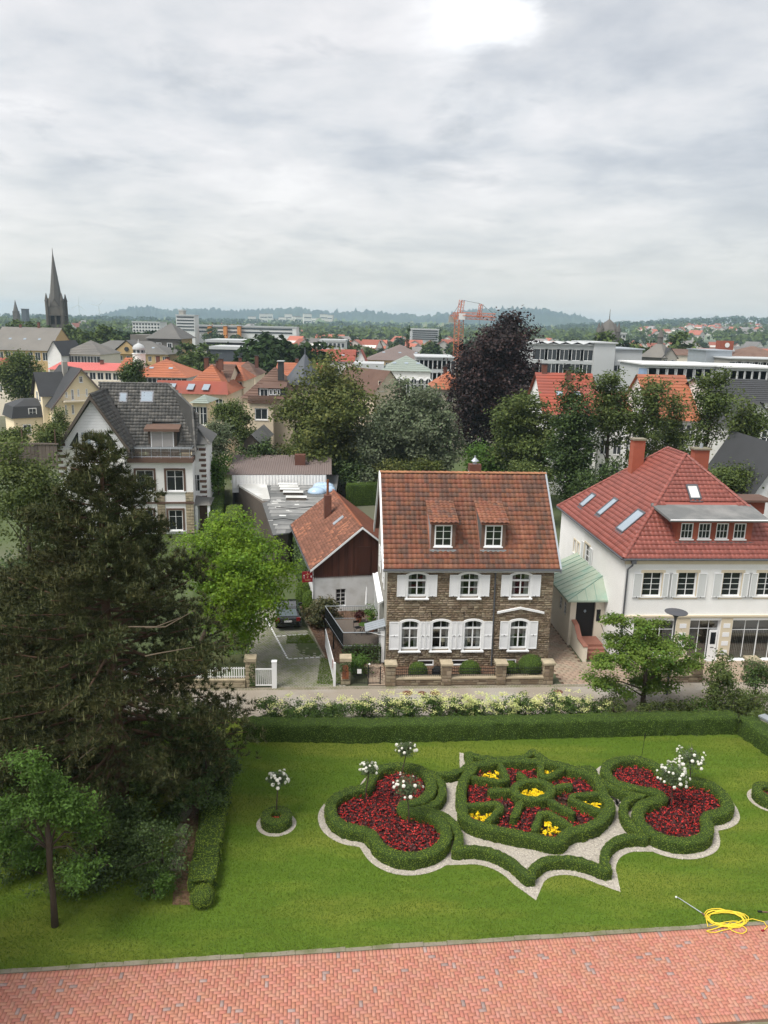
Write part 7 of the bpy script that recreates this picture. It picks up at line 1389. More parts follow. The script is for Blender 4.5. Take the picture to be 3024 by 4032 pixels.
MB().box(-.3, W_ + .3, -.5, 0, e_ - 5.5, e_ - 5.2).build('cornice', m['white_trim'], T); MB().box(-6, 0, 2, 12, 0, e_ - .5).build('side_wing', m['white_plaster'], T); MB().box(-6.4, .3, 1.6, 12.4, e_ - .497, e_ + 1.2).build('side_wing_roof', m['modern_grey'], T)
T = thouse('glass_hall', 'modern glass-fronted hall with a pale flat roof by the crane', zB(1232, 0)[0], zB(1470, 0)[0], zB(0, 512)[1], zB(0, 503)[1], 196, 18, 'flat', 'modern_grey', 'modern_grey', 3, 8, wdim=(2.2, 2.2), wintop=.6, cat='building')
T = thouse('brown_gable_house', 'beige gabled house with a brown tile roof behind the oak', zB(950, 0)[0], zB(1145, 0)[0], zB(0, 735)[1], zB(0, 600)[1], 122, 12, 'gable_y', 'beige_plaster', 'roof_brown', 1, 2, wintop=-1.6, deg=35)
T = thouse('orange_corner_house', 'house with an orange hip roof tucked between crane and copper beech', zB(1340, 0)[0], zB(1560, 0)[0], zB(0, 715)[1], zB(0, 598)[1], 130, 12, 'hip', 'cream_plaster', 'roof_orange', 1, 3, rdep=6, chim=((.4, .5, 1.0),))
# houses behind the slender trees (right)
T = thouse('red_roof_terrace', 'white terraced house with a brick red roof behind the dark ivy tree', zD(470, 0)[0], zD(760, 0)[0], zD(0, 712)[1], zD(0, 500)[1], 97, 13, 'gable_x', 'white_plaster', 'roof_red', 3, 4, chim=((.12, .5, 1.5), (.55, .4, 1.8)), rl=2, wdim=(1.2, 2.0))
T = thouse('white_orange_villa', 'tall white villa with an orange tiled roof and wooden balcony behind slender trees', zD(1045, 0)[0], zD(1285, 0)[0], zD(0, 740)[1], zD(0, 510)[1], 92, 13, 'gable_x', 'white_plaster', 'roof_orange', 3, 4, skip=.1, wdim=(1.1, 2.0))
W_, dp_, e_, rz_ = T['dims']; mb = MB(); [mb.box(-.2, W_*.55, -1.3, -1.22, e_ - 4.4 + i*.28, e_ - 4.2 + i*.28) for i in range(4)]; mb.box(-.2, W_*.55, -1.3, 0, e_ - 4.7, e_ - 4.5); mb.build('balcony', m['wood_brown'], T)
T = thouse('plain_white_house', 'white house half hidden between the two orange-roofed villas', zD(770, 0)[0], zD(1045, 0)[0], zD(0, 700)[1], zD(0, 600)[1], 100, 12, 'gable_x', 'white_plaster', 'roof_orange', 3, 4, wdim=(1.1, 1.9))
T = thouse('timbered_house', 'white house with a black slate roof and dark timber framing at the street end', zD(1390, 0)[0], zD(1760, 0)[0], zD(0, 650)[1], zD(0, 532)[1], 88, 13, 'gable_x', 'white_plaster', 'slate_dark', 3, 5, wdim=(1.1, 2.0), wintop=1.2)
W_, dp_, e_, rz_ = T['dims']; mb = MB(); mb.box(0, W_, -.05, -.004, e_ - 1.0, e_ - .75); [mb.box(x, x + .2, -.05, -.003, e_ - .75, e_ - .05) for x in np.arange(.2, W_, 1.6)]; mb.build('timber_frame', m['wood_grey'], T)
T = thouse('slate_bay_house', 'white house with a steep slate bay roof at the street end', zD(1490, 0)[0], zD(1700, 0)[0], zD(0, 765)[1], zD(0, 650)[1], 80, 8, 'gable_y', 'white_plaster', 'slate_dark', 3, 3, wdim=(1.2, 2.0))
T = thouse('pale_house', 'pale house with a dark roof standing beyond the red-roofed white house', 1630, 1740, 1060, 965, 64, 10, 'gable_y', 'old_white', 'slate_dark', 2, 3)
# modern grey complex
T = thouse('grey_institute', 'grey modern institute with a zigzag roof edge and big windows', zD(415, 0)[0], zD(735, 0)[0], zD(0, 350)[1], zD(0, 345)[1], 172, 22, 'flat', 'modern_grey', 'modern_grey', 3, 5, wdim=(3.4, 2.4), wintop=.9, cat='building')
W_, dp_, e_, rz_ = T['dims']; n = 5; mb = MB(); mb.add([(W_*i/(2*n), -.6, e_ + .2 + (.45 if i % 2 else 0)) for i in range(2*n + 1)] + [(W_*i/(2*n), 9, e_ + .3 + (.45 if i % 2 else 0)) for i in range(2*n + 1)], [(i, i + 1, 2*n + 2 + i, 2*n + 1 + i) for i in range(2*n)]); mb.build('zigzag_roof', m['modern_grey'], T)
T2 = thouse('grey_stair_block', 'grey windowless stair block with a round window beside the institute', zD(735, 0)[0], zD(848, 0)[0], zD(0, 342)[1], zD(0, 335)[1], 171, 20, 'flat', 'modern_grey', 'modern_grey', cat='building'); W_, dp_, e_, rz_ = T2['dims']; MB().lathe([(1.0, 0), (1.0, .15), (0, .15)], k=16).build('round_window', m['black'], T2).matrix_basis = Matrix.Translation((-5.5, -.05, e_ - 5.5)) @ Matrix.Rotation(math.pi/2, 4, 'X')
T = thouse('metal_clad_hall', 'low hall with a pale metal barrel front next to the institute', zD(848, 0)[0], zD(990, 0)[0], zD(0, 375)[1], zD(0, 366)[1], 178, 18, 'flat', 'modern_grey', 'zinc', 2, 4, wdim=(3.2, 1.5), wintop=3.5, cat='building')
T = thouse('white_ribbon_building', 'long low white building with ribbon windows and blue panels', zD(1000, 0)[0], zD(1440, 0)[0], zD(0, 462)[1], zD(0, 447)[1], 150, 16, 'flat', 'modern_grey', 'modern_white', 1, 9, wdim=(4.0, 2.0), wintop=.5, cat='building', glass='blue_panel')
T = thouse('white_office', 'long white office with glazed windows in two rows next to the ribbon building', zD(1440, 0)[0], zD(1760, 0)[0], zD(0, 475)[1], zD(0, 460)[1], 145, 16, 'flat', 'modern_grey', 'modern_white', 2, 8, wdim=(2.6, 2.2), wintop=.5, cat='building')
T = thouse('concrete_office', 'grey concrete office strip behind the glazed white office', zD(1465, 0)[0], zD(1780, 0)[0], zD(0, 428)[1], zD(0, 422)[1], 190, 14, 'flat', 'grey_plaster', 'modern_grey', 1, 7, wdim=(3, 1.6), wintop=.6, cat='building')
T = thouse('zinc_box_block', 'grey zinc-clad rooftop block with a curved top', zD(1330, 0)[0], zD(1470, 0)[0], zD(0, 382)[1], zD(0, 374)[1], 200, 12, 'flat', 'zinc', 'zinc', cat='building')
T = thouse('brown_roof_school', 'long old school with brown tiled roofs and a red clock dormer', zD(1480, 0)[0], zD(1790, 0)[0], zD(0, 420)[1], zD(0, 358)[1], 262, 18, 'hip', 'cream_plaster', 'roof_brown', 1, 8, rdep=9, wdim=(1.6, 2))
W_, dp_, e_, rz_ = T['dims']; MB().box(-2.6, 1.8, 6, 10, e_, rz_ + 1.6).build('clock_dormer', m['brick_red'], T); MB().lathe([(.8, 0), (.8, .1), (0, .1)], k=16).build('clock_face', m['sign_white'], T).matrix_basis = Matrix.Translation((-.4, 5.9, rz_ + .2)) @ Matrix.Rotation(math.pi/2, 4, 'X')
T = thouse('brown_gabled_row', 'row of brown roofs with a white barge gable near the needle spire', zD(1170, 0)[0], zD(1340, 0)[0], zD(0, 405)[1], zD(0, 372)[1], 250, 14, 'gable_x', 'cream_plaster', 'roof_brown')
T = thouse('dark_gable_house', 'dark gabled house beside the needle spire', zD(1095, 0)[0], zD(1175, 0)[0], zD(0, 415)[1], zD(0, 365)[1], 235, 12, 'gable_y', 'grey_plaster', 'slate_dark', 1, 2)
q = at(*zD(1075, 415), 240); mz = at(*zD(1090, 345), 240).z; tz = at(*zD(1093, 262), 240).z; D_ = empty('needle_spire', (q.x, q.y, 0), 0, 'thin needle spire on a grey pyramid roof among brown roofs', 'spire'); MB().lathe([(5, 0), (5, q.z), (6, q.z), (1.2, mz), (0, mz)], k=4).build('pyramid_roof', m['slate_grey'], D_); MB().lathe([(.9, mz - .5), (.9, mz + 2), (1.1, mz + 2), (.1, tz), (0, tz)], k=6).build('needle', m['church_slate'], D_)
q = at(*zD(795, 345), 330); ez = at(*zD(795, 308), 330).z; tz = at(*zD(808, 212), 330).z; nz = at(*zD(808, 160), 330).z; D_ = empty('round_tower', (q.x + .5, q.y, 0), 0, 'squat old tower with a bulbous slate roof, corner turrets and a weather vane', 'tower'); MB().lathe([(5, 0), (5, ez - 2), (0, ez - 2)], k=8).build('shaft', m['sandstone'], D_); MB().lathe([(5.6, ez - 2), (5.4, ez), (4.2, ez + (tz - ez)*.45), (2.0, ez + (tz - ez)*.8), (.2, tz), (.08, nz), (0, nz)], k=10).build('roof', m['church_slate'], D_)
for i in range(4): a = i*math.pi/2 + .7; MB().lathe([(.9, ez - 1), (.9, ez + 2.2), (1.1, ez + 2.2), (.06, ez + 6), (0, ez + 6)], (4.8*math.cos(a), 4.8*math.sin(a), 0), 6).build('corner_turret', m['church_slate'], D_)
# fence and glasshouse at far left
T = empty('timber_fence', at(*zv(165, 740), 62), 4, 'weathered timber fence on a terrace beside the villa gable', 'fence'); b = at(0, 1000, 62)
zf0, zf1 = at(*zv(150, 850), 62).z - T.location.z, 0; me = MB().box(0, .28, -.03, .03, -1.9, 0).mesh('plank', m['wood_grey'])
for i in range(29): o = link('plank', me, T); o.location = (-6 + i*.3, random.uniform(-.01, .01), random.uniform(-.05, .05))
MB().box(-6.2, 2.8, -.1, .1, .05, .16).build('top_rail', m['wood_grey'], T); [MB().tube([(x, 0, 0), (x, 0, 1.3)], .05, 5).build('post', m['wood_brown'], T) for x in (-6, -3, 0, 2.6)]
T = thouse('cream_house', 'cream house with a red roof partly hidden by the round tree', -40, zA(70, 0)[0], zA(0, 600)[1], zA(0, 535)[1], 165, 10, 'gable_x', 'cream_plaster', 'roof_red', 2, 4)

# ================================================================== TREES AND SHRUBS
def lobes(c, rx, ry, rz, n, spread=.62, size=(.38, .62), flat=1.0):
    out = [(c.x, c.y, c.z, rx*.72, ry*.72, rz*.78)]
    for i in range(n):
        d = Vector((random.gauss(0, 1), random.gauss(0, 1), random.gauss(0, .9))); d.normalize(); s = random.uniform(*size)
        out.append((c.x + d.x*rx*spread, c.y + d.y*ry*spread, c.z + d.z*rz*spread, rx*s, ry*s, rz*s*flat))
    return out
def tree(name, label, xc, ytop, ybot, hw, Y, mat, n, leaf, clumps=160, nl=8, spread=None, trunk=.28, group=None, tx=None, shell=.72, bark='bark', depth=1.0, tips=9, cat='tree', mat2=None, ground=0.0, trunkpart=True, ztop=None):
    a, b = at(xc, ytop, Y), at(xc, ybot, Y); rx = hw*PS/F_PX*math.hypot(Y, CAM_Z - a.z)*.98; rz = (a.z - b.z)/2; c = Vector((a.x, Y, (a.z + b.z)/2)); bx = at(tx, ybot, Y).x if tx else a.x
    T = empty(name, (bx, Y, ground), 0, label, cat, group); o = Vector((bx, Y, ground)); c = c - o
    bl = lobes(c, rx, rx*depth, rz, nl); P, Nn, CC = blob_points(bl, n, clumps, spread or rx*.13, shell, zmin=.15); V, F = leaf_arrays(P, Nn, leaf, .62)
    link('crown', arr_mesh('crown', V, F, m[mat]), T)
    if trunkpart:
        mb = MB(); tp = CC[rng.choice(len(CC), min(tips, len(CC)), replace=False)]; branches(mb, (0, 0, -.1), (c.x*.9, c.y*.9, c.z + rz*.35), trunk, tp); mb.build('trunk', m[bark], T, True)
    return T
# --- the big pine
pb = g(262, 1752); PT = empty('pine_tree', pb, 0, 'tall dark pine with brown-tinged needles standing by the street fence', 'tree'); ptop = at(212, 940, pb.y).z
def pine(T, H_, prof, n_wh, seed, needles=21, tuft=.25, nm='pine_needle'):
    R = np.random.default_rng(seed); random.seed(seed); bm = MB(); tr = [Vector((math.sin(i*.9)*.12, math.cos(i*1.3)*.1, H_*i/9)) for i in range(10)]; bm.tube(tr, [.30*(1 - .88*i/9) + .02 for i in range(10)], 9)
    C = []; A = []
    for i in range(n_wh):
        t = (i + .5)/n_wh; z = H_*(.10 + .90*t); rad = np.interp(t, [p[0] for p in prof], [p[1] for p in prof]); nb = 5 if t < .8 else 4; ph = R.uniform(0, 6.28)
        for k in range(nb):
            a = ph + 2*math.pi*k/nb + R.normal()*.25; L_ = rad*R.uniform(.72, 1.12); s = Vector((0, 0, z)); up = .10 + .35*t; e = Vector((math.cos(a)*L_, math.sin(a)*L_, z + L_*up*R.uniform(.5, 1.2) - L_*.12*(1 - t))); mid = s.lerp(e, .5) + Vector((0, 0, -.08*L_)); bm.tube([s, mid, e], [.03 + .06*(1 - t), .03 + .02*(1 - t), .012], 5)
            nt_ = max(9, int(L_*(21 if t < .55 else 34))); 
            for q in range(nt_):
                f = .25 + .75*R.random()**.7; p = (s.lerp(mid, f*2) if f < .5 else mid.lerp(e, f*2 - 1)); off = R.normal(size=3)*np.array([.34, .34, .17])*(.35 + .5*L_/3); C.append(np.array(p) + off); A.append(np.array([math.cos(a)*.5, math.sin(a)*.5, .75]) + R.normal(size=3)*.35)
    C, A = np.array(C), np.array(A); A /= np.linalg.norm(A, axis=1, keepdims=True); n = len(C); k = needles
    B = np.repeat(C, k, 0); AA = np.repeat(A, k, 0); D = R.normal(size=(n*k, 3)); D /= np.linalg.norm(D, axis=1, keepdims=True); D = D*.85 + AA*.75; D /= np.linalg.norm(D, axis=1, keepdims=True); ln = tuft*R.uniform(.6, 1.15, (n*k, 1)); side = np.cross(D, R.normal(size=(n*k, 3))); side /= np.maximum(np.linalg.norm(side, axis=1, keepdims=True), 1e-6); wd = .017
    V = np.stack([B - side*wd, B + side*wd, B + D*ln], 1).reshape(-1, 3); link('needles', arr_mesh('needles', V, np.arange(len(V)).reshape(-1, 3), m[nm]), T); bm.build('trunk', m['bark_pine'], T, True)
    # upright pale candles at the shoot tips
    sel = C[R.random(n) < .24]; ns = len(sel); L_ = R.uniform(.16, .40, ns); w_ = .028; z0 = np.zeros(ns)
    Q = np.stack([sel + np.array([-w_, 0, 0]), sel + np.array([w_, 0, 0]), sel + np.c_[R.normal(size=ns)*.03, R.normal(size=ns)*.03, L_]], 1).reshape(-1, 3); link('shoots', arr_mesh('shoots', Q, np.arange(len(Q)).reshape(-1, 3), m['pine_shoot']), T)
    return n
pine(PT, ptop, [(0, 4.4), (.12, 5.2), (.3, 5.6), (.45, 4.9), (.58, 3.6), (.66, 2.7), (.74, 2.5), (.82, 1.7), (.92, 1.0), (1, .3)], 34, 5)
p2b = g(120, 1700); P2 = empty('pine_tree', Vector((-15.6, 32.0, 0)), 0, 'second lower pine crowding against the tall one beside the fence', 'tree'); pine(P2, at(90, 1230, 32).z, [(0, 4.5), (.3, 5.2), (.6, 4.0), (.85, 2.2), (1, .5)], 22, 9)
# dead-looking bare limbs in the pine
M('bark_pale', (.125, .098, .07), .9, .2, 4)
mb = MB()
for x0, y0, x1, y1, x2, y2 in ((790, 1205, 900, 1200, 1060, 1110), (790, 1360, 860, 1345, 1060, 1310), (420, 1930, 520, 1850, 555, 1770), (700, 1200, 850, 1200, 980, 1150)):
    mb = MB(); q = [at(*((x*.7233)/PS, (y*.7233 + 1600)/PS), 25.6) - pb for x, y in ((x0, y0), (x1, y1), (x2, y2))]; mb.tube(q, [.03, .025, .010], 5); mb.build('bare_limb', m['bark_pale'], PT)

# --- bright walnut-like tree
T = tree('walnut_tree', 'bright yellow-green broad tree overhanging the parking yard', 508, 1104, 1398, 122, 43.5, 'leaf_walnut', 36000, .17, 250, 12, .36, .26, tx=420, shell=.62)
tree('leafy_tree', 'green leafy tree between the timber fence and the tall pine', 40, 945, 1300, 95, 46, 'leaf_mid', 16000, .20, 150, 8, .42, .25)
tree('dark_tree', 'dark leafy tree crowded between the two pines and the street', 30, 1180, 1560, 120, 38, 'leaf_dark', 15000, .17, 150, 8, .4, .25)
# --- shrubs at the left of the lawn
def shrub(name, label, xc, ytop, ybot, hw, Y, mat, n, leaf, group=None, clumps=70, nl=5, spread=.2, cat='shrub', shell=.6, depth=1.0):
    return tree(name, label, xc, ytop, ybot, hw, Y, mat, n, leaf, clumps, nl, spread, .06, group, tips=7, cat=cat, shell=shell, depth=depth)
LSH = [(380, 1490, 1790, 120, 32.5, 'leaf_dark', 14000, .12, 'dense dark laurel bush spilling over the lawn corner by the long hedge'), (440, 1520, 1800, 98, 29.3, 'leaf_dark', 13000, .11, 'dark feathery bush overhanging the lawn edge'), (270, 1640, 1900, 120, 27.5, 'leaf_dark', 13000, .11, 'big dark evergreen bush behind the little cherry tree'), (180, 1560, 1780, 120, 31, 'leaf_dark', 9000, .12, 'dark thicket under the pine'), (345, 1740, 1950, 74, 25.2, 'leaf_dark', 6000, .085, 'small-leaved rounded bush beside the slab path'), (60, 1600, 1850, 90, 28.5, 'leaf_dark', 9000, .12, 'dark thicket behind the crown of the cherry tree'), (50, 1760, 1945, 95, 25.4, 'leaf_dark', 9000, .10, 'low dark bush under the spreading cherry branches'), (205, 1780, 1950, 80, 25.1, 'leaf_dark', 8000, .10, 'low dark bush between cherry trunk and small-leaved bush')]
for x, yt, yb2, hw, Y, mt, n, lf, lb in LSH: shrub('evergreen_bush', lb, x, yt, yb2, hw, Y, mt, n, lf)
shrub('young_bush', 'light green young bush at the foot of the small-leaved bush', 330, 1868, 1960, 34, 24.2, 'leaf_fresh', 1400, .085, clumps=30, nl=3, spread=.09)
shrub('ground_bush', 'leafy low growth at the foot of the cherry tree', 150, 1868, 1965, 60, 24.4, 'leaf_mid', 2200, .09, clumps=36, nl=4, spread=.12)
# little cherry tree
cb = g(119, 2000); CT = empty('cherry_tree', cb, 0, 'small cherry tree with a crooked bare trunk on the shaded grass', 'tree'); mb = MB(); z1_ = at(125, 1790, cb.y).z
mb.tube([(0, 0, 0), (.03, 0, z1_*.35), (-.02, .03, z1_*.6), (.06, 0, z1_*.85), (.03, 0, z1_ + .3)], [.13, .10, .095, .12, .06], 9)
cc = [at(x, y, cb.y) - cb for x, y in ((35, 1730), (90, 1690), (150, 1745), (175, 1800), (20, 1800), (60, 1850), (110, 1720), (190, 1860), (70, 1640))]
for q in cc: mb.tube([(.04, 0, z1_*.8), Vector((.04, 0, z1_*.9)).lerp(q, .5) + Vector((0, 0, .15)), q], [.05, .03, .01], 5)
mb.build('trunk', m['bark'], CT, True); P, Nn, _ = blob_points([(q.x, q.y + random.uniform(-.5, .8), q.z, .75, .75, .48) for q in cc], 11000, 120, .19, .4); V, F = leaf_arrays(P, Nn + np.array([0, -.3, 0]), .135, .42); link('crown', arr_mesh('crown', V, F, m['leaf_fresh']), CT)
# clipped strip, ball and slab path between shrubs and lawn
hp = [g(432, 1905, .55), g(444, 1850, .55), g(460, 1760, .55), g(474, 1695, .55)]
tag(hedge('edging_hedge', smoothpath(hp, False, 1), .95, .58, closed=False, dens=420, leaf=.06, mat='box_leaf', wob=.05), 'loose clipped hedge strip along the lawn beside the slab path', 'hedge')
ball_bush('box_ball', g(438, 1950), .46, .62, 'small round box ball ending the hedge strip by the slab path', n=1800, leaf=.045, mat='box_leaf')
sp = [g(x, y) for x, y in ((372, 1955), (420, 1955), (432, 1700), (395, 1700))]; MB().poly(*[(p.x, p.y, .012) for p in sp]).build('leafy_path', m['leaf_litter'])['kind'] = 'structure'
for i, (x, y) in enumerate(((382, 1868), (387, 1830), (392, 1795), (397, 1762))): p = g(x, y); o = MB().box(-.24, .24, -.38, .38, 0, .06).build('path_slab', m['concrete']); o.location = (p.x, p.y, .012); o.rotation_euler.z = -.12 + random.uniform(-.05, .05); tag(o, 'grey concrete path slab in the leafy path beside the shrubs', 'slab', 'slabs of the leafy path')
# --- flowering row behind the long hedge
xs = np.linspace(585, 1290, 15); 
for i, x in enumerate(xs):
    yt = 1505 + random.uniform(-6, 6) - (4 if i > 5 else 0); bl_ = (.3, .35, .4, .3, .5, .6, .9, 1.2, 1.2, 1.3, 1.5, 1.3, 1.0, .7, .5)[i]; bp_ = S0.w(S0.gnd(x, 1556).x, -7.0 + random.uniform(-.15, .15)); Yb = bp_.y
    T = shrub('flowering_shrub', 'elder-like shrub with creamy yellow flower heads behind the long hedge', x, yt, 1556, 34 + random.uniform(-4, 6), Yb, 'leaf_elder', 1900, .10, 'flowering shrubs behind the long hedge', 40, 4, .14)
    a = at(x, yt, Yb) - T.location; k = int(19*bl_) + 4; nC = 14; C = []
    for j in range(k):
        an = random.uniform(0, 6.28); e = random.uniform(-.1, 1); r_ = .62; C.append(Vector((a.x + math.cos(an)*r_*1.1*math.sqrt(1 - e*e*.6), math.sin(an)*r_*.8 - .1, a.z*.55 + e*a.z*.47)))
    for q in C:
        P = rng.normal(size=(34, 3))*np.array([.105, .105, .04]); V, F = leaf_arrays(P, rng.normal(size=P.shape)*.4 + np.array([0, 0, 1]), .06, .9); o = link('blossom', arr_mesh('blossom', V, F, m['elder_bloom']), T); o.location = q
for i, (x, yt) in enumerate(((1330, 1500), (1395, 1512), (1450, 1508), (1505, 1510), (1560, 1515))):
    shrub('green_shrub', 'low green shrub in the row under the young maple', x, yt, 1556, 36, S0.w(S0.gnd(x, 1556).x, -7.0).y, 'leaf_mid', 1700, .10, 'green shrubs under the maple', 40, 4, .14)
# --- young maple before the white house
mbp = g(1392, 1532); MT = empty('maple_tree', mbp, 0, 'young light green maple with tiered branches before the white house', 'tree'); tiers = [(1395, 1352, 58), (1345, 1385, 50), (1450, 1385, 44), (1395, 1400, 70), (1310, 1425, 40), (1372, 1430, 60), (1440, 1440, 52), (1490, 1425, 38), (1295, 1470, 38), (1350, 1480, 52), (1415, 1470, 50), (1330, 1345, 28)]
mb = MB(); cz = [at(x, y, mbp.y + random.uniform(-1.0, .8)) - mbp for x, y, r in tiers]; top = at(1395, 1350, mbp.y) - mbp; branches(mb, (0, 0, -.05), (top.x, 0, top.z*.85), .17, cz, .03); mb.build('trunk', m['bark'], MT, True)
bl = [(q.x, q.y, q.z, r*PS/F_PX*42, r*PS/F_PX*42, .42) for q, (x, y, r) in zip(cz, tiers)]; P, Nn, _ = blob_points(bl, 24000, 230, .19, .4); V, F = leaf_arrays(P, Nn + np.array([0, 0, .6]), .125, .75); link('crown', arr_mesh('crown', V, F, m['leaf_maple']), MT)
for x, yt, yb2, hw, Y, mt, n, lf, lb in ((1560, 1420, 1560, 50, 39.5, 'leaf_mid', 4200, .13, 'feathery green sumac-like shrub before the shop window'), (1620, 1470, 1590, 70, 39.0, 'leaf_mid', 5200, .12, 'broad green shrub mass behind the corner hedge'), (1640, 1425, 1500, 34, 40.5, 'leaf_dark', 2400, .12, 'dark shrub before the wide shop window'), (1510, 1500, 1560, 36, 39.0, 'leaf_fresh', 2000, .11, 'pale green shrub between maple and sumac')): shrub('street_shrub', lb, x, yt, yb2, hw, Y, mt, n, lf)
# --- yard planting
shrub('rhododendron', 'brownish green rhododendron bush before the barn wall', 705, 1292, 1362, 48, 50.5, 'leaf_rhodo', 5200, .15, clumps=70)
shrub('conifer_bush', 'dark green bushy conifer behind the plaque pillar', 772, 1404, 1480, 26, 43.2, 'leaf_fresh', 3000, .10, clumps=40)
for x, yt, yb2, hw, Y, lb in ((655, 1255, 1322, 17, 55, 'dark clipped yew column beside the barn corner'), (667, 1276, 1325, 15, 53.5, 'lower dark clipped yew beside the parked car')): p = at(x, yb2, Y); ball_bush('clipped_yew', (p.x, Y, 0), hw*PS/F_PX*Y, at(x, yt, Y).z, lb, n=3000, leaf=.09)
def block_hedge(label, pts, w_, h_, mat='box_leaf', leaf=.1, dens=130): return tag(hedge('block_hedge', pts, w_, h_, False, dens, leaf, mat, .95, wob=.05, step=.4), label, 'hedge')
block_hedge('tall narrow clipped hedge block beside the workshop', [S0.w(-12.2, 24.0), S0.w(-12.6, 29.5)], 1.5, 3.4); block_hedge('lower clipped hedge block next to the tall one', [S0.w(-10.3, 16.0), S0.w(-11.1, 22.5)], 1.8, 2.5); block_hedge('long clipped hedge along the villa drive', [S0.w(-14.2, 27), S0.w(-16.5, 46), S0.w(-17.5, 52)], 1.3, 2.2, 'box_leaf_dark')
block_hedge('hedge with ivy on the wall behind the stone house', [S0.w(-1.5, 44), S0.w(4, 45.5)], 1.2, 2.6, 'box_leaf_dark')
scatter_grass([S0.w(s, d) for s, d in ((-24, 20), (-15, 20), (-17.8, 48), (-26, 48))], 26000, [], .12, 'grass', 'grass drive leading past the villa', wid=.07)
# --- trees behind the workshop and houses
tree('oak_tree', 'large olive green oak behind the workshop', 722, 765, 1050, 122, 96, 'leaf_oak', 34000, .40, 260, 12, .8, .5, shell=.6)
tree('silver_willow', 'silvery grey-green willow beside the oak', 918, 822, 1060, 98, 97, 'leaf_silver', 28000, .38, 200, 10, .7, .4, shell=.6)
tree('silver_bush', 'smaller silvery tree at the foot of the oak', 822, 880, 1060, 60, 93, 'leaf_silver', 9000, .32, 110, 6, .6, .3)
tree('copper_beech', 'huge dark purple copper beech with a domed crown', 1088, 698, 1000, 99, 126, 'leaf_copper', 46000, .50, 330, 14, 1.0, .6, shell=.65)
tree('ash_tree', 'dark green ash with drooping crown between copper beech and ivy tree', 1142, 800, 1070, 66, 90, 'leaf_mid', 18000, .38, 150, 8, .6, .35)
tree('ivy_tree', 'dark ivy-clad narrow tree behind the white house', 1252, 775, 1080, 46, 84, 'leaf_dark', 15000, .30, 140, 9, .55, .4)
tree('slender_tree', 'slender ivy-stemmed tree with airy crown above the red hip roof', 1330, 770, 1010, 42, 86, 'leaf_mid', 8000, .30, 90, 7, .5, .32); tree('slender_tree', 'leaning loose tree with bare limbs next to the brick chimney', 1400, 790, 1030, 52, 84, 'leaf_mid', 8500, .30, 100, 7, .55, .3, tx=1370); tree('slender_tree', 'sparse spindly tree with visible stems in front of the white orange villa', 1548, 775, 1010, 46, 78, 'leaf_mid', 6000, .28, 80, 6, .5, .25, shell=.3); tree('slender_tree', 'thin twiggy tree at the street end before the timbered house', 1630, 830, 1040, 40, 74, 'leaf_mid', 5000, .27, 70, 6, .5, .22, shell=.3); tree('slender_tree', 'airy tree between the spindly tree and the leaning one', 1470, 830, 1030, 38, 88, 'leaf_mid', 5000, .3, 70, 6, .5, .25, shell=.4)
for x, yt, yb2, hw, Y, mt, n, lf, lb in ((1035, 940, 1060, 52, 92, 'leaf_fresh', 6000, .30, 'fresh green thicket under the copper beech'), (1150, 985, 1080, 50, 80, 'leaf_mid', 5000, .26, 'green thicket behind the white van'), (1300, 990, 1090, 60, 78, 'leaf_dark', 6500, .26, 'dark thicket behind the brick chimney'), (1600, 1000, 1070, 60, 66, 'leaf_mid', 5000, .22, 'green bushes behind the red hip roof'), (1480, 1000, 1075, 60, 70, 'leaf_mid', 4500, .24, 'bushes under the leaning tree'), (640, 960, 1050, 60, 94, 'leaf_oak', 6500, .30, 'olive brush below the oak'), (560, 940, 1035, 60, 93, 'leaf_dark', 6500, .30, 'dark brush behind the corrugated shed'), (880, 985, 1050, 70, 90, 'leaf_oak', 6500, .28, 'brush under the willow'), (505, 862, 960, 46, 98, 'leaf_mid', 8000, .30, 'round green tree before the apartment house'), (462, 905, 1000, 34, 88, 'leaf_silver', 4500, .26, 'pale bushy tree against the villa wing'), (470, 985, 1055, 34, 82, 'leaf_fresh', 3500, .24, 'green shrubs along the villa drive end'), (760, 980, 1045, 60, 92, 'leaf_dark', 5000, .28, 'dark thicket beneath the oak')): shrub('thicket', lb, x, yt, yb2, hw, Y, mt, n, lf, spread=.5, cat='bush')
tree('conifer', 'dark ragged conifer rising behind the villa ridge', 284, 776, 850, 24, 112, 'leaf_dark', 5000, .36, 70, 6, .5, .25); tree('round_tree', 'round dense green tree beside the yellow house', 46, 750, 880, 50, 150, 'leaf_mid', 11000, .5, 120, 8, .8, .4)
for x, yt, yb2, hw, Y, lb in ((95, 915, 985, 36, 70, 'leafy creeper mass on the timber fence'), (25, 925, 965, 34, 66, 'green bush on the terrace above the timber fence'), (125, 870, 960, 20, 90, 'slim leafy tree before the yellow house')): shrub('garden_bush', lb, x, yt, yb2, hw, Y, 'leaf_mid', 3200, .22, spread=.35, cat='bush')
# tall tree outside the view, added so its crown shades the near lawn corner
LT = empty('added_shade_tree', (-18.5, 16.0, 0), 0, 'unseen tall tree added on the near lawn to shade the grass by the cherry tree', 'tree'); bl = lobes(Vector((0, 0, 11)), 4.6, 4.6, 4.4, 9); P, Nn, CC = blob_points(bl, 9000, 130, .6, .5); V, F = leaf_arrays(P, Nn, .32, .7); link('crown', arr_mesh('crown', V, F, m['leaf_mid']), LT); mb = MB(); branches(mb, (0, 0, -.1), (0, 0, 12.5), .35, CC[:9]); mb.build('trunk', m['bark'], LT, True)
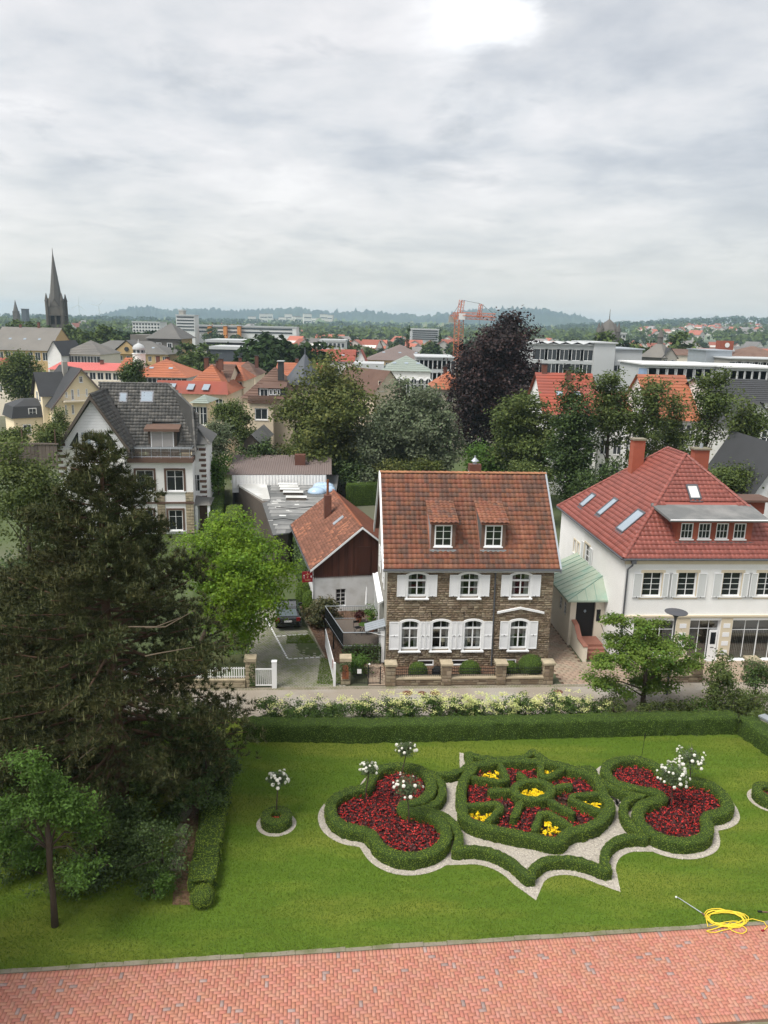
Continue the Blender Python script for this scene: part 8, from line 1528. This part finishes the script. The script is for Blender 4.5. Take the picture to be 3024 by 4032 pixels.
# ================================================================== FAR TOWN, CHURCH, CRANE, HILLS, AIR
CH = at(124, 690, 385); D_ = empty('church_tower', (CH.x, 385, 0), 9, 'dark Gothic church tower with four pinnacles and a tall pointed spire', 'church'); zz = lambda y: at(124, y, 385).z
zb2, zc2, zp2, za2 = zz(694), zz(662), zz(634), zz(548); hw_ = 3.5
mb = MB(); ops_ = [(-2.2, -.4, zb2 - 1.5, zb2 + 2.6), (.4, 2.2, zb2 - 1.5, zb2 + 2.6)]
for k in range(4):
    t = MB(); wall_panel(t, -hw_, hw_, 0, zc2, -hw_, ops_, .6)
    R = Matrix.Rotation(k*math.pi/2, 3, 'Z'); mb.add([tuple(R @ Vector(v)) for v in t.v], t.f)
mb.build('shaft', m['church_stone'], D_); MB().box(-hw_ + .7, hw_ - .7, -hw_ + .7, hw_ - .7, zb2 - 3, zb2 + 4).build('belfry_core', m['black'], D_); MB().box(-hw_ - .5, hw_ + .5, -hw_ - .5, hw_ + .5, zz(682), zz(680)).build('cornice', m['church_stone'], D_)
MB().lathe([(hw_*1.0, zc2), (2.7, zz(640)), (.18, za2), (.1, za2 + 2.5), (0, za2 + 2.5)], k=8).build('spire', m['church_slate'], D_)
for sx in (-1, 1):
    for sy in (-1, 1): MB().lathe([(.8, zb2 - 6), (.8, zz(652)), (.95, zz(651)), (.1, zp2), (0, zp2)], (sx*hw_, sy*hw_, 0), 6).build('pinnacle', m['church_stone'], D_)
for k in range(4): t = MB(); t.prism_y([(-1.8, zc2), (1.8, zc2), (0, zz(645))], -hw_ - .1, -hw_ + 3); o = t.build('gablet', m['church_stone'], D_); o.rotation_euler.z = k*math.pi/2
q = at(35, 680, 720); D_ = empty('far_spire', (q.x, 720, 0), 0, 'small far-off church spire at the town edge', 'church'); MB().box(-2.2, 2.2, -2.2, 2.2, 0, at(35, 672, 720).z).build('tower', m['church_stone'], D_); MB().lathe([(2.4, at(35, 672, 720).z), (.1, at(35, 648, 720).z), (0, at(35, 648, 720).z)], k=8).build('spire', m['church_slate'], D_)
q = at(55, 680, 900); D_ = empty('tower_block', (q.x, 900, 0), 0, 'slim far tower block near the small spire', 'building'); MB().box(-2.6, 2.6, -4, 4, 0, at(55, 668, 900).z).build('wall', m['slate_blue'], D_); MB().box(-3, 3, -4.4, 4.4, at(55, 668, 900).z + .01, at(55, 667, 900).z).build('roof', m['slate_dark'], D_)
for x, yh, ph, lb in ((170, 659, .1, 'pale wind turbine with one blade pointing up on the horizon'), (213, 661, .75, 'pale wind turbine with slanted blades on the horizon')):
    Y = 3200; q = at(x, yh, Y); D_ = empty('wind_turbine', (q.x, Y, 0), 0, lb, 'turbine'); MB().tube([(0, 0, 0), (0, 0, q.z)], [2.4, 1.4], 8).build('tower', m['modern_white'], D_); MB().lathe([(2.4, -2), (2.6, 2), (0, 4)], k=8).build('hub', m['modern_white'], D_).location = (0, -3, q.z)
    for k in range(3): a = ph + k*2*math.pi/3; d = Vector((math.sin(a), 0, math.cos(a))); s = Vector((math.cos(a), 0, -math.sin(a))); c = Vector((0, -4, q.z)); t = MB(); t.add([c - s*1.2, c + s*1.2, c + d*18 + s*1.8, c + d*42, c + d*18 - s*.8] + [v + Vector((0, .6, 0)) for v in (c - s*1.2, c + s*1.2, c + d*18 + s*1.8, c + d*42, c + d*18 - s*.8)], [(0, 1, 2, 3, 4), (9, 8, 7, 6, 5)] + [(i, (i + 1) % 5, 5 + (i + 1) % 5, 5 + i) for i in range(5)]); t.build('blade', m['modern_white'], D_)
# tower crane
cq = at(988, 780, 235); zc = lambda y: at(988, y, 235).z; D_ = empty('tower_crane', (cq.x, 235, 0), 0, 'orange lattice tower crane rising beside the copper beech', 'crane'); jz, tz = zc(686), zc(648)
def lattice(mb, a, b, w_, n, r=.10):
    a, b = Vector(a), Vector(b); t = (b - a).normalized(); s = t.orthogonal().normalized(); u = t.cross(s); cs = [(s*x + u*y)*w_/2 for x, y in ((1, 1), (1, -1), (-1, -1), (-1, 1))]
    for c in cs: mb.tube([a + c, b + c], r*1.1, 4)
    for i in range(n):
        p, q = a.lerp(b, i/n), a.lerp(b, (i + 1)/n)
        for k in range(4): mb.tube([p + cs[k], q + cs[(k + 1) % 4]] if i % 2 else [p + cs[(k + 1) % 4], q + cs[k]], r*.6, 3)
mb = MB(); lattice(mb, (0, 0, 0), (0, 0, jz), 1.9, 26, .11); mb.build('mast', m['crane_orange'], D_); mb = MB(); lattice(mb, (0, 0, jz), (.6, 0, tz), 1.1, 6, .09); mb.build('apex', m['crane_orange'], D_)
jd = Vector((14.6, -7, 0)); mb = MB(); lattice(mb, (0, 0, jz + .6), (at(1070, 686, 228).x - cq.x, -7, jz + .3), 1.3, 14, .09); mb.build('jib', m['crane_orange'], D_); mb = MB(); lattice(mb, (0, 0, jz + .6), (-1.2, 9, jz + .6), 1.3, 6, .09); mb.build('counter_jib', m['crane_orange'], D_); mb = MB(); lattice(mb, (5.4, -3, jz), (5.9, -3, zc(656)), .8, 5, .08); mb.build('jib_post', m['crane_orange'], D_)
MB().tube([(.6, 0, tz), (5.9, -3, zc(656)), (at(1070, 686, 228).x - cq.x, -7, jz + .8)], .06, 4).tube([(.6, 0, tz), (-1.2, 9, jz + 1)], .06, 4).tube([(5.6, -3, jz), (5.6, -3, jz - 9)], .05, 4).build('cables', m['iron'], D_); MB().box(-.2, 1.6, -1.8, 0, jz - .6, jz + 1.2).build('cab', m['modern_white'], D_); MB().box(-2.4, 0, 7.5, 9.5, jz - 1.4, jz + .4).build('counterweight', m['grey_plaster'], D_)
# hospital block and high-rise
def block(name, label, x0, x1, yt, yb2, Y, depth, rows, cols, wall='modern_white', cat='building', dark='glass_far'):
    a, b = at(x0, yt, Y), at(x1, yt, Y); W_, e = b.x - a.x, (a.z + b.z)/2; z0_ = max(0, at((x0 + x1)/2, yb2, Y).z); T = empty(name, (a.x, Y, 0), 0, label, cat); MB().box(0, W_, 0, depth, 0, e).build('wall', m[wall], T); MB().box(-.4, W_ + .4, -.4, depth, e + .01, e + .9).build('roof', m['modern_grey'], T); hr = (e - z0_)/rows if rows else 0
    for r in range(rows):
        if cols == 1: MB().box(W_*.04, W_*.96, -.3, -.02, z0_ + hr*(r + .35), z0_ + hr*(r + .75)).build('window', m[dark], T); continue
        for c in range(cols): MB().box(W_*(c + .22)/cols, W_*(c + .78)/cols, -.3, -.02, z0_ + hr*(r + .3), z0_ + hr*(r + .8)).build('window', m[dark], T)
    return T
block('hospital_block', 'long white hospital with regular dark windows', 286, 345, 697, 718, 620, 20, 3, 9); block('high_rise', 'white high-rise slab with dark window bands and a rooftop box', 380, 420, 682, 716, 640, 14, 5, 1); block('high_rise_core', 'narrow rooftop plant box on the white high-rise', 386, 396, 671, 682, 645, 8, 0, 0, 'grey_plaster'); block('flat_complex', 'long pale flat-roofed complex with orange accents', 420, 640, 706, 722, 660, 20, 2, 1, 'modern_white')
for x in (448, 482, 512): block('orange_stair_tower', 'orange stair tower on the long flat-roofed complex', x, x + 7, 704, 721, 655, 8, 0, 0, 'far_orange')['group'] = 'orange stair towers'
block('pale_factory', 'low pale factory roof among trees in the middle distance', 692, 745, 738, 755, 360, 20, 1, 6); block('stepped_hall', 'pale stepped hall with banded roof beyond the white mansion', 889, 948, 713, 735, 560, 40, 5, 1, 'modern_grey'); block('dark_flat_hall', 'dark flat-roofed hall in the trees', 446, 535, 740, 757, 260, 20, 1, 4, 'slate_dark'); block('grey_low_shed', 'grey low roof beside the dark hall', 455, 520, 755, 768, 235, 16, 0, 0, 'slate_blue'); block('white_low_block', 'small white block beside the crane', 1320, 1352, 722, 742, 420, 12, 2, 4)
# ------------------------------------------------------------------ far houses and trees
def gable_mesh(w_, d_, e, r):
    a = MB(); a.box(-w_/2, w_/2, -d_/2, d_/2, 0, e); a.prism_y([(-w_/2, e), (w_/2, e), (0, r - .2)], -d_/2 + .02, d_/2 - .02); b = MB(); b.add([(-w_/2 - .6, -d_/2 - .5, e - .5), (0, -d_/2 - .5, r), (w_/2 + .6, -d_/2 - .5, e - .5), (-w_/2 - .6, d_/2 + .5, e - .5), (0, d_/2 + .5, r), (w_/2 + .6, d_/2 + .5, e - .5)], [(1, 0, 3, 4), (2, 1, 4, 5)])
    c = MB()
    for x in (-w_*.25, w_*.25):
        for z in (1.2, 4.2):
            if z < e - 1.4: c.box(x - .6, x + .6, -d_/2 - .08, -d_/2 - .01, z, z + 1.5)
    return a.mesh('wall', m['far_wall']), b.mesh('roof', m['far_roof']), b.mesh('roof', m['far_roof_grey']), c.mesh('windows', m['glass_far'])
GM = [gable_mesh(9, 11, 6, 10.5), gable_mesh(11, 16, 7, 12), gable_mesh(14, 10, 8.5, 13)]
def terr(X, Y):
    x = X/max(Y, 1); return 0 if Y < 700 else max(0, (Y - 700))*(.006 + .022*max(0, min(1, (x - .18)/.25)))
def far_house(x, y, Y, k, rot_, grey, label, group, s=1.0):
    X = at(x, y, Y).x; T = empty('far_house', (X, Y, terr(X, Y) - .5), rot_, label, 'house', group); T.scale = (s, s, s); a, b, b2, c = GM[k]; link('wall', a, T); link('roof', b2 if grey else b, T); link('windows', c, T)
random.seed(21)
for i in range(34): far_house(random.uniform(640, 980), 720, random.uniform(420, 760), random.randrange(3), random.choice((0, 90)) + random.uniform(-25, 25), random.random() < .2, 'red-roofed house among the trees of the middle distance beyond the long red roof', 'houses in the middle distance')
for i in range(26): far_house(random.uniform(1150, 1659), 720, random.uniform(420, 900), random.randrange(3), random.choice((0, 90)) + random.uniform(-25, 25), random.random() < .3, 'house among trees behind the round tower and institute', 'houses beyond the institute')
for i in range(46): far_house(random.uniform(1380, 1640), 720, random.uniform(1100, 1900), random.randrange(3), random.uniform(0, 180), random.random() < .4, 'pale house on the hillside below the low wooded rise', 'houses on the hillside', 1.2)
for i in range(30): far_house(random.uniform(150, 640), 700, random.uniform(800, 1700), random.randrange(3), random.uniform(0, 180), random.random() < .35, 'tiny house in the plain between church tower and high-rise', 'houses in the plain', 1.2)
for i in range(14):
    x = 545 + i*13 + random.uniform(-4, 4); Y = 2900 + random.uniform(-150, 150); q = at(x, 690, Y); T = empty('far_apartment_block', (q.x, Y, 10), random.uniform(-20, 20), 'pale distant apartment block at the foot of the hills', 'building', 'apartment blocks below the hills'); h = random.uniform(22, 48); MB().box(-14, 14, -8, 8, 0, h).build('wall', m['far_wall'], T); MB().box(-14.5, 14.5, -8.5, 8.5, h + .01, h + 1.5).build('roof', m['far_roof_grey'], T)
    for r in range(3): MB().box(-12, 12, -8.3, -8.05, h*(r + .3)/3.3, h*(r + .55)/3.3).build('window_band', m['glass_far'], T)
def far_crown(seed, mat, con=False):
    R = np.random.default_rng(seed); global rng; old = rng; rng = R; random.seed(seed)
    bl = lobes(Vector((0, 0, 6.2)), 4.2, 4.2, 4.4, 7) if not con else [(0, 0, 2 + i*2.2, 3.2*(1 - i/6.2), 3.2*(1 - i/6.2), 1.6) for i in range(6)]
    P, Nn, _ = blob_points(bl, 1500, 60, .6, .7); V, F = leaf_arrays(P, Nn, .95, .75); rng = old; return arr_mesh('crown', V, F, m[mat])
FC = [far_crown(31 + i, ('leaf_far', 'leaf_far_dark', 'leaf_far', 'leaf_far')[i % 4]) for i in range(6)]; FCc = far_crown(77, 'leaf_far_dark', True); ft = MB().tube([(0, 0, 0), (0, 0, 5)], [.45, .25], 6).mesh('trunk', m['bark']); random.seed(5)
def far_tree(x, Y, h, label, group, k=None, con=False, sx=1.0):
    X = at(x, 700, Y).x; T = empty('far_tree', (X, Y, terr(X, Y)), random.uniform(0, 360), label, 'tree', group); s = h/10.5 if not con else h/14.5; T.scale = (s*sx, s*sx, s); link('crown', FCc if con else FC[random.randrange(6) if k is None else k], T); link('trunk', ft, T)
for i in range(30): far_tree(random.uniform(-10, 165), random.uniform(300, 360), random.uniform(14, 19), 'tree of the park wood around the church tower', 'trees around the church tower')
for i in range(26): far_tree(random.uniform(160, 300), random.uniform(290, 340), random.uniform(14, 18), 'dark tree in the belt between church and pyramid roof', 'trees between church and pyramid roof', random.choice((1, 5)))
for x, Y, h in ((122, 285, 16), (140, 285, 15), (205, 275, 15), (225, 278, 17), (240, 275, 14)): far_tree(x, Y, h, 'lighter tree showing above the grey school roofs', 'trees above the school roofs', 0)
for x, Y, h in ((418, 205, 11), (432, 200, 12), (450, 215, 11), (405, 245, 13), (440, 240, 13), (475, 260, 13), (400, 185, 9), (455, 195, 9)): far_tree(x, Y, h, 'bright tree in the clump behind the mansard house', 'trees behind the mansard house', 0)
for x, Y, h in ((550, 185, 18), (575, 190, 19), (600, 188, 18), (625, 182, 17), (645, 186, 18), (560, 178, 14), (640, 176, 13)): far_tree(x, Y, h, 'dark tree in the tall clump behind the brown roofs', 'tall clump behind brown roofs', random.choice((1, 5)))
for i in range(14): far_tree(random.uniform(660, 980), random.uniform(235, 330), random.uniform(9, 13), 'tree among the roofs behind the white mansion', 'trees among the roofs')
for i in range(75): far_tree(random.uniform(420, 1200), random.uniform(380, 800), random.uniform(9, 15), 'tree in the middle distance plain', 'trees of the middle distance', con=random.random() < .08)
for i in range(22): far_tree(random.uniform(1290, 1480), random.uniform(255, 330), random.uniform(12, 19), 'tree beside the needle spire and round tower', 'trees by the needle spire', con=random.random() < .1)
for i in range(55): far_tree(random.uniform(1150, 1680), random.uniform(340, 900), random.uniform(9, 14), 'tree behind the institute and offices', 'trees behind the offices')
far_tree(882, 300, 20, 'thin dark columnar cypress behind the taupe mansion', None, con=True, sx=.45); far_tree(945, 330, 17, 'yellow-green conifer by the stepped hall', None, con=True)
# far woodland bands: unnumbered tree masses of the plain
def wood_band(n, x0, x1, Y0, Y1, h0, h1, label, mat):
    X = rng.uniform(x0, x1, n); Y = rng.uniform(Y0, Y1, n); C = []
    for x, y in zip(X, Y):
        wx = at(x, 700, y).x; h = rng.uniform(h0, h1); b = terr(wx, y); q = rng.normal(size=(26, 3)); q /= np.linalg.norm(q, axis=1, keepdims=True); q[:, 2] = np.abs(q[:, 2]); C.append(np.c_[wx + q[:, 0]*h*.55, y + q[:, 1]*h*.55, b + h*.3 + q[:, 2]*h*.7])
    C = np.concatenate(C); V, F = leaf_arrays(C, rng.normal(size=C.shape)*.6 + np.array([0, -.4, .8]), h1*.34, .8); return tag(link('woodland', arr_mesh('woodland', V, F, m[mat])), label, 'woodland', kind='stuff')
wood_band(900, -60, 1720, 850, 2000, 9, 17, 'far-off mass of trees across the plain', 'leaf_far'); wood_band(1000, -60, 1720, 2000, 3600, 12, 22, 'hazy woodland at the foot of the hills', 'leaf_far_dark')
# hills
def hill(prof, Y0, Y1, name, mat, ny=14, seed=1, bump=9, lowx=4):
    R = np.random.default_rng(seed); xs = np.arange(prof[0][0], prof[-1][0] + 1, lowx); ys = np.interp(xs, [p[0] for p in prof], [p[1] for p in prof]); V = []; n = len(xs)
    for j in range(ny):
        t = j/(ny - 1); Y = Y0 + (Y1 - Y0)*t; prf = math.sin(min(1, t/.55)*math.pi/2) if t < .55 else math.cos((t - .55)/.45*math.pi/2)
        for x, y in zip(xs, ys):
            top = at(x, y, Y0 + (Y1 - Y0)*.55); V.append((at(x, 700, Y).x if t < .56 else top.x*Y/(Y0 + (Y1 - Y0)*.55), Y, max(-2, top.z*prf) + R.normal()*bump*(.3 + .7*prf)*(1 if 0 < j < ny - 1 else 0)))
    F = [(j*n + i, j*n + i + 1, (j + 1)*n + i + 1, (j + 1)*n + i) for j in range(ny - 1) for i in range(n - 1)]; o = link(name, arr_mesh(name, V, F, m[mat], smooth=False)); o['kind'] = 'structure'; return o
hill([(-120, 690), (0, 689), (120, 688), (200, 686), (262, 672), (290, 666), (312, 664), (335, 669), (360, 671), (400, 670), (440, 668), (500, 671), (560, 671), (620, 667), (680, 672), (740, 676), (790, 673), (850, 679), (910, 683), (960, 679), (1010, 672), (1060, 668), (1110, 668), (1160, 668), (1200, 674), (1250, 682), (1290, 697), (1340, 712), (1450, 722), (1800, 735)], 3800, 5200, 'hills', 'hill_wood', seed=3)
hill([(-120, 690), (60, 691), (200, 692), (350, 693), (600, 694), (900, 700), (1250, 710), (1320, 706), (1400, 704), (1450, 706), (1520, 707), (1600, 712), (1660, 716), (1800, 722)], 2500, 3400, 'low_hills', 'hill_field', seed=4, bump=7)
# ------------------------------------------------------------------ the air itself
hz = MB().box(-8500, 8500, -40, 6500, -3, 128).build('haze', bpy.data.materials.new('haze')); hm = hz.data.materials[0]; hm.use_nodes = True; t = hm.node_tree; t.nodes.remove(t.nodes['Principled BSDF']); v = t.nodes.new('ShaderNodeVolumePrincipled'); v.inputs['Color'].default_value = (.62, .82, 1.0, 1); v.inputs['Density'].default_value = .00016; v.inputs['Anisotropy'].default_value = .2; t.links.new(v.outputs[0], t.nodes['Material Output'].inputs['Volume']); hz['kind'] = 'stuff'; hz['label'] = 'pale summer haze over the town'; hz.visible_shadow = True
for o in bpy.data.objects:
    if 'dims' in o: del o['dims']
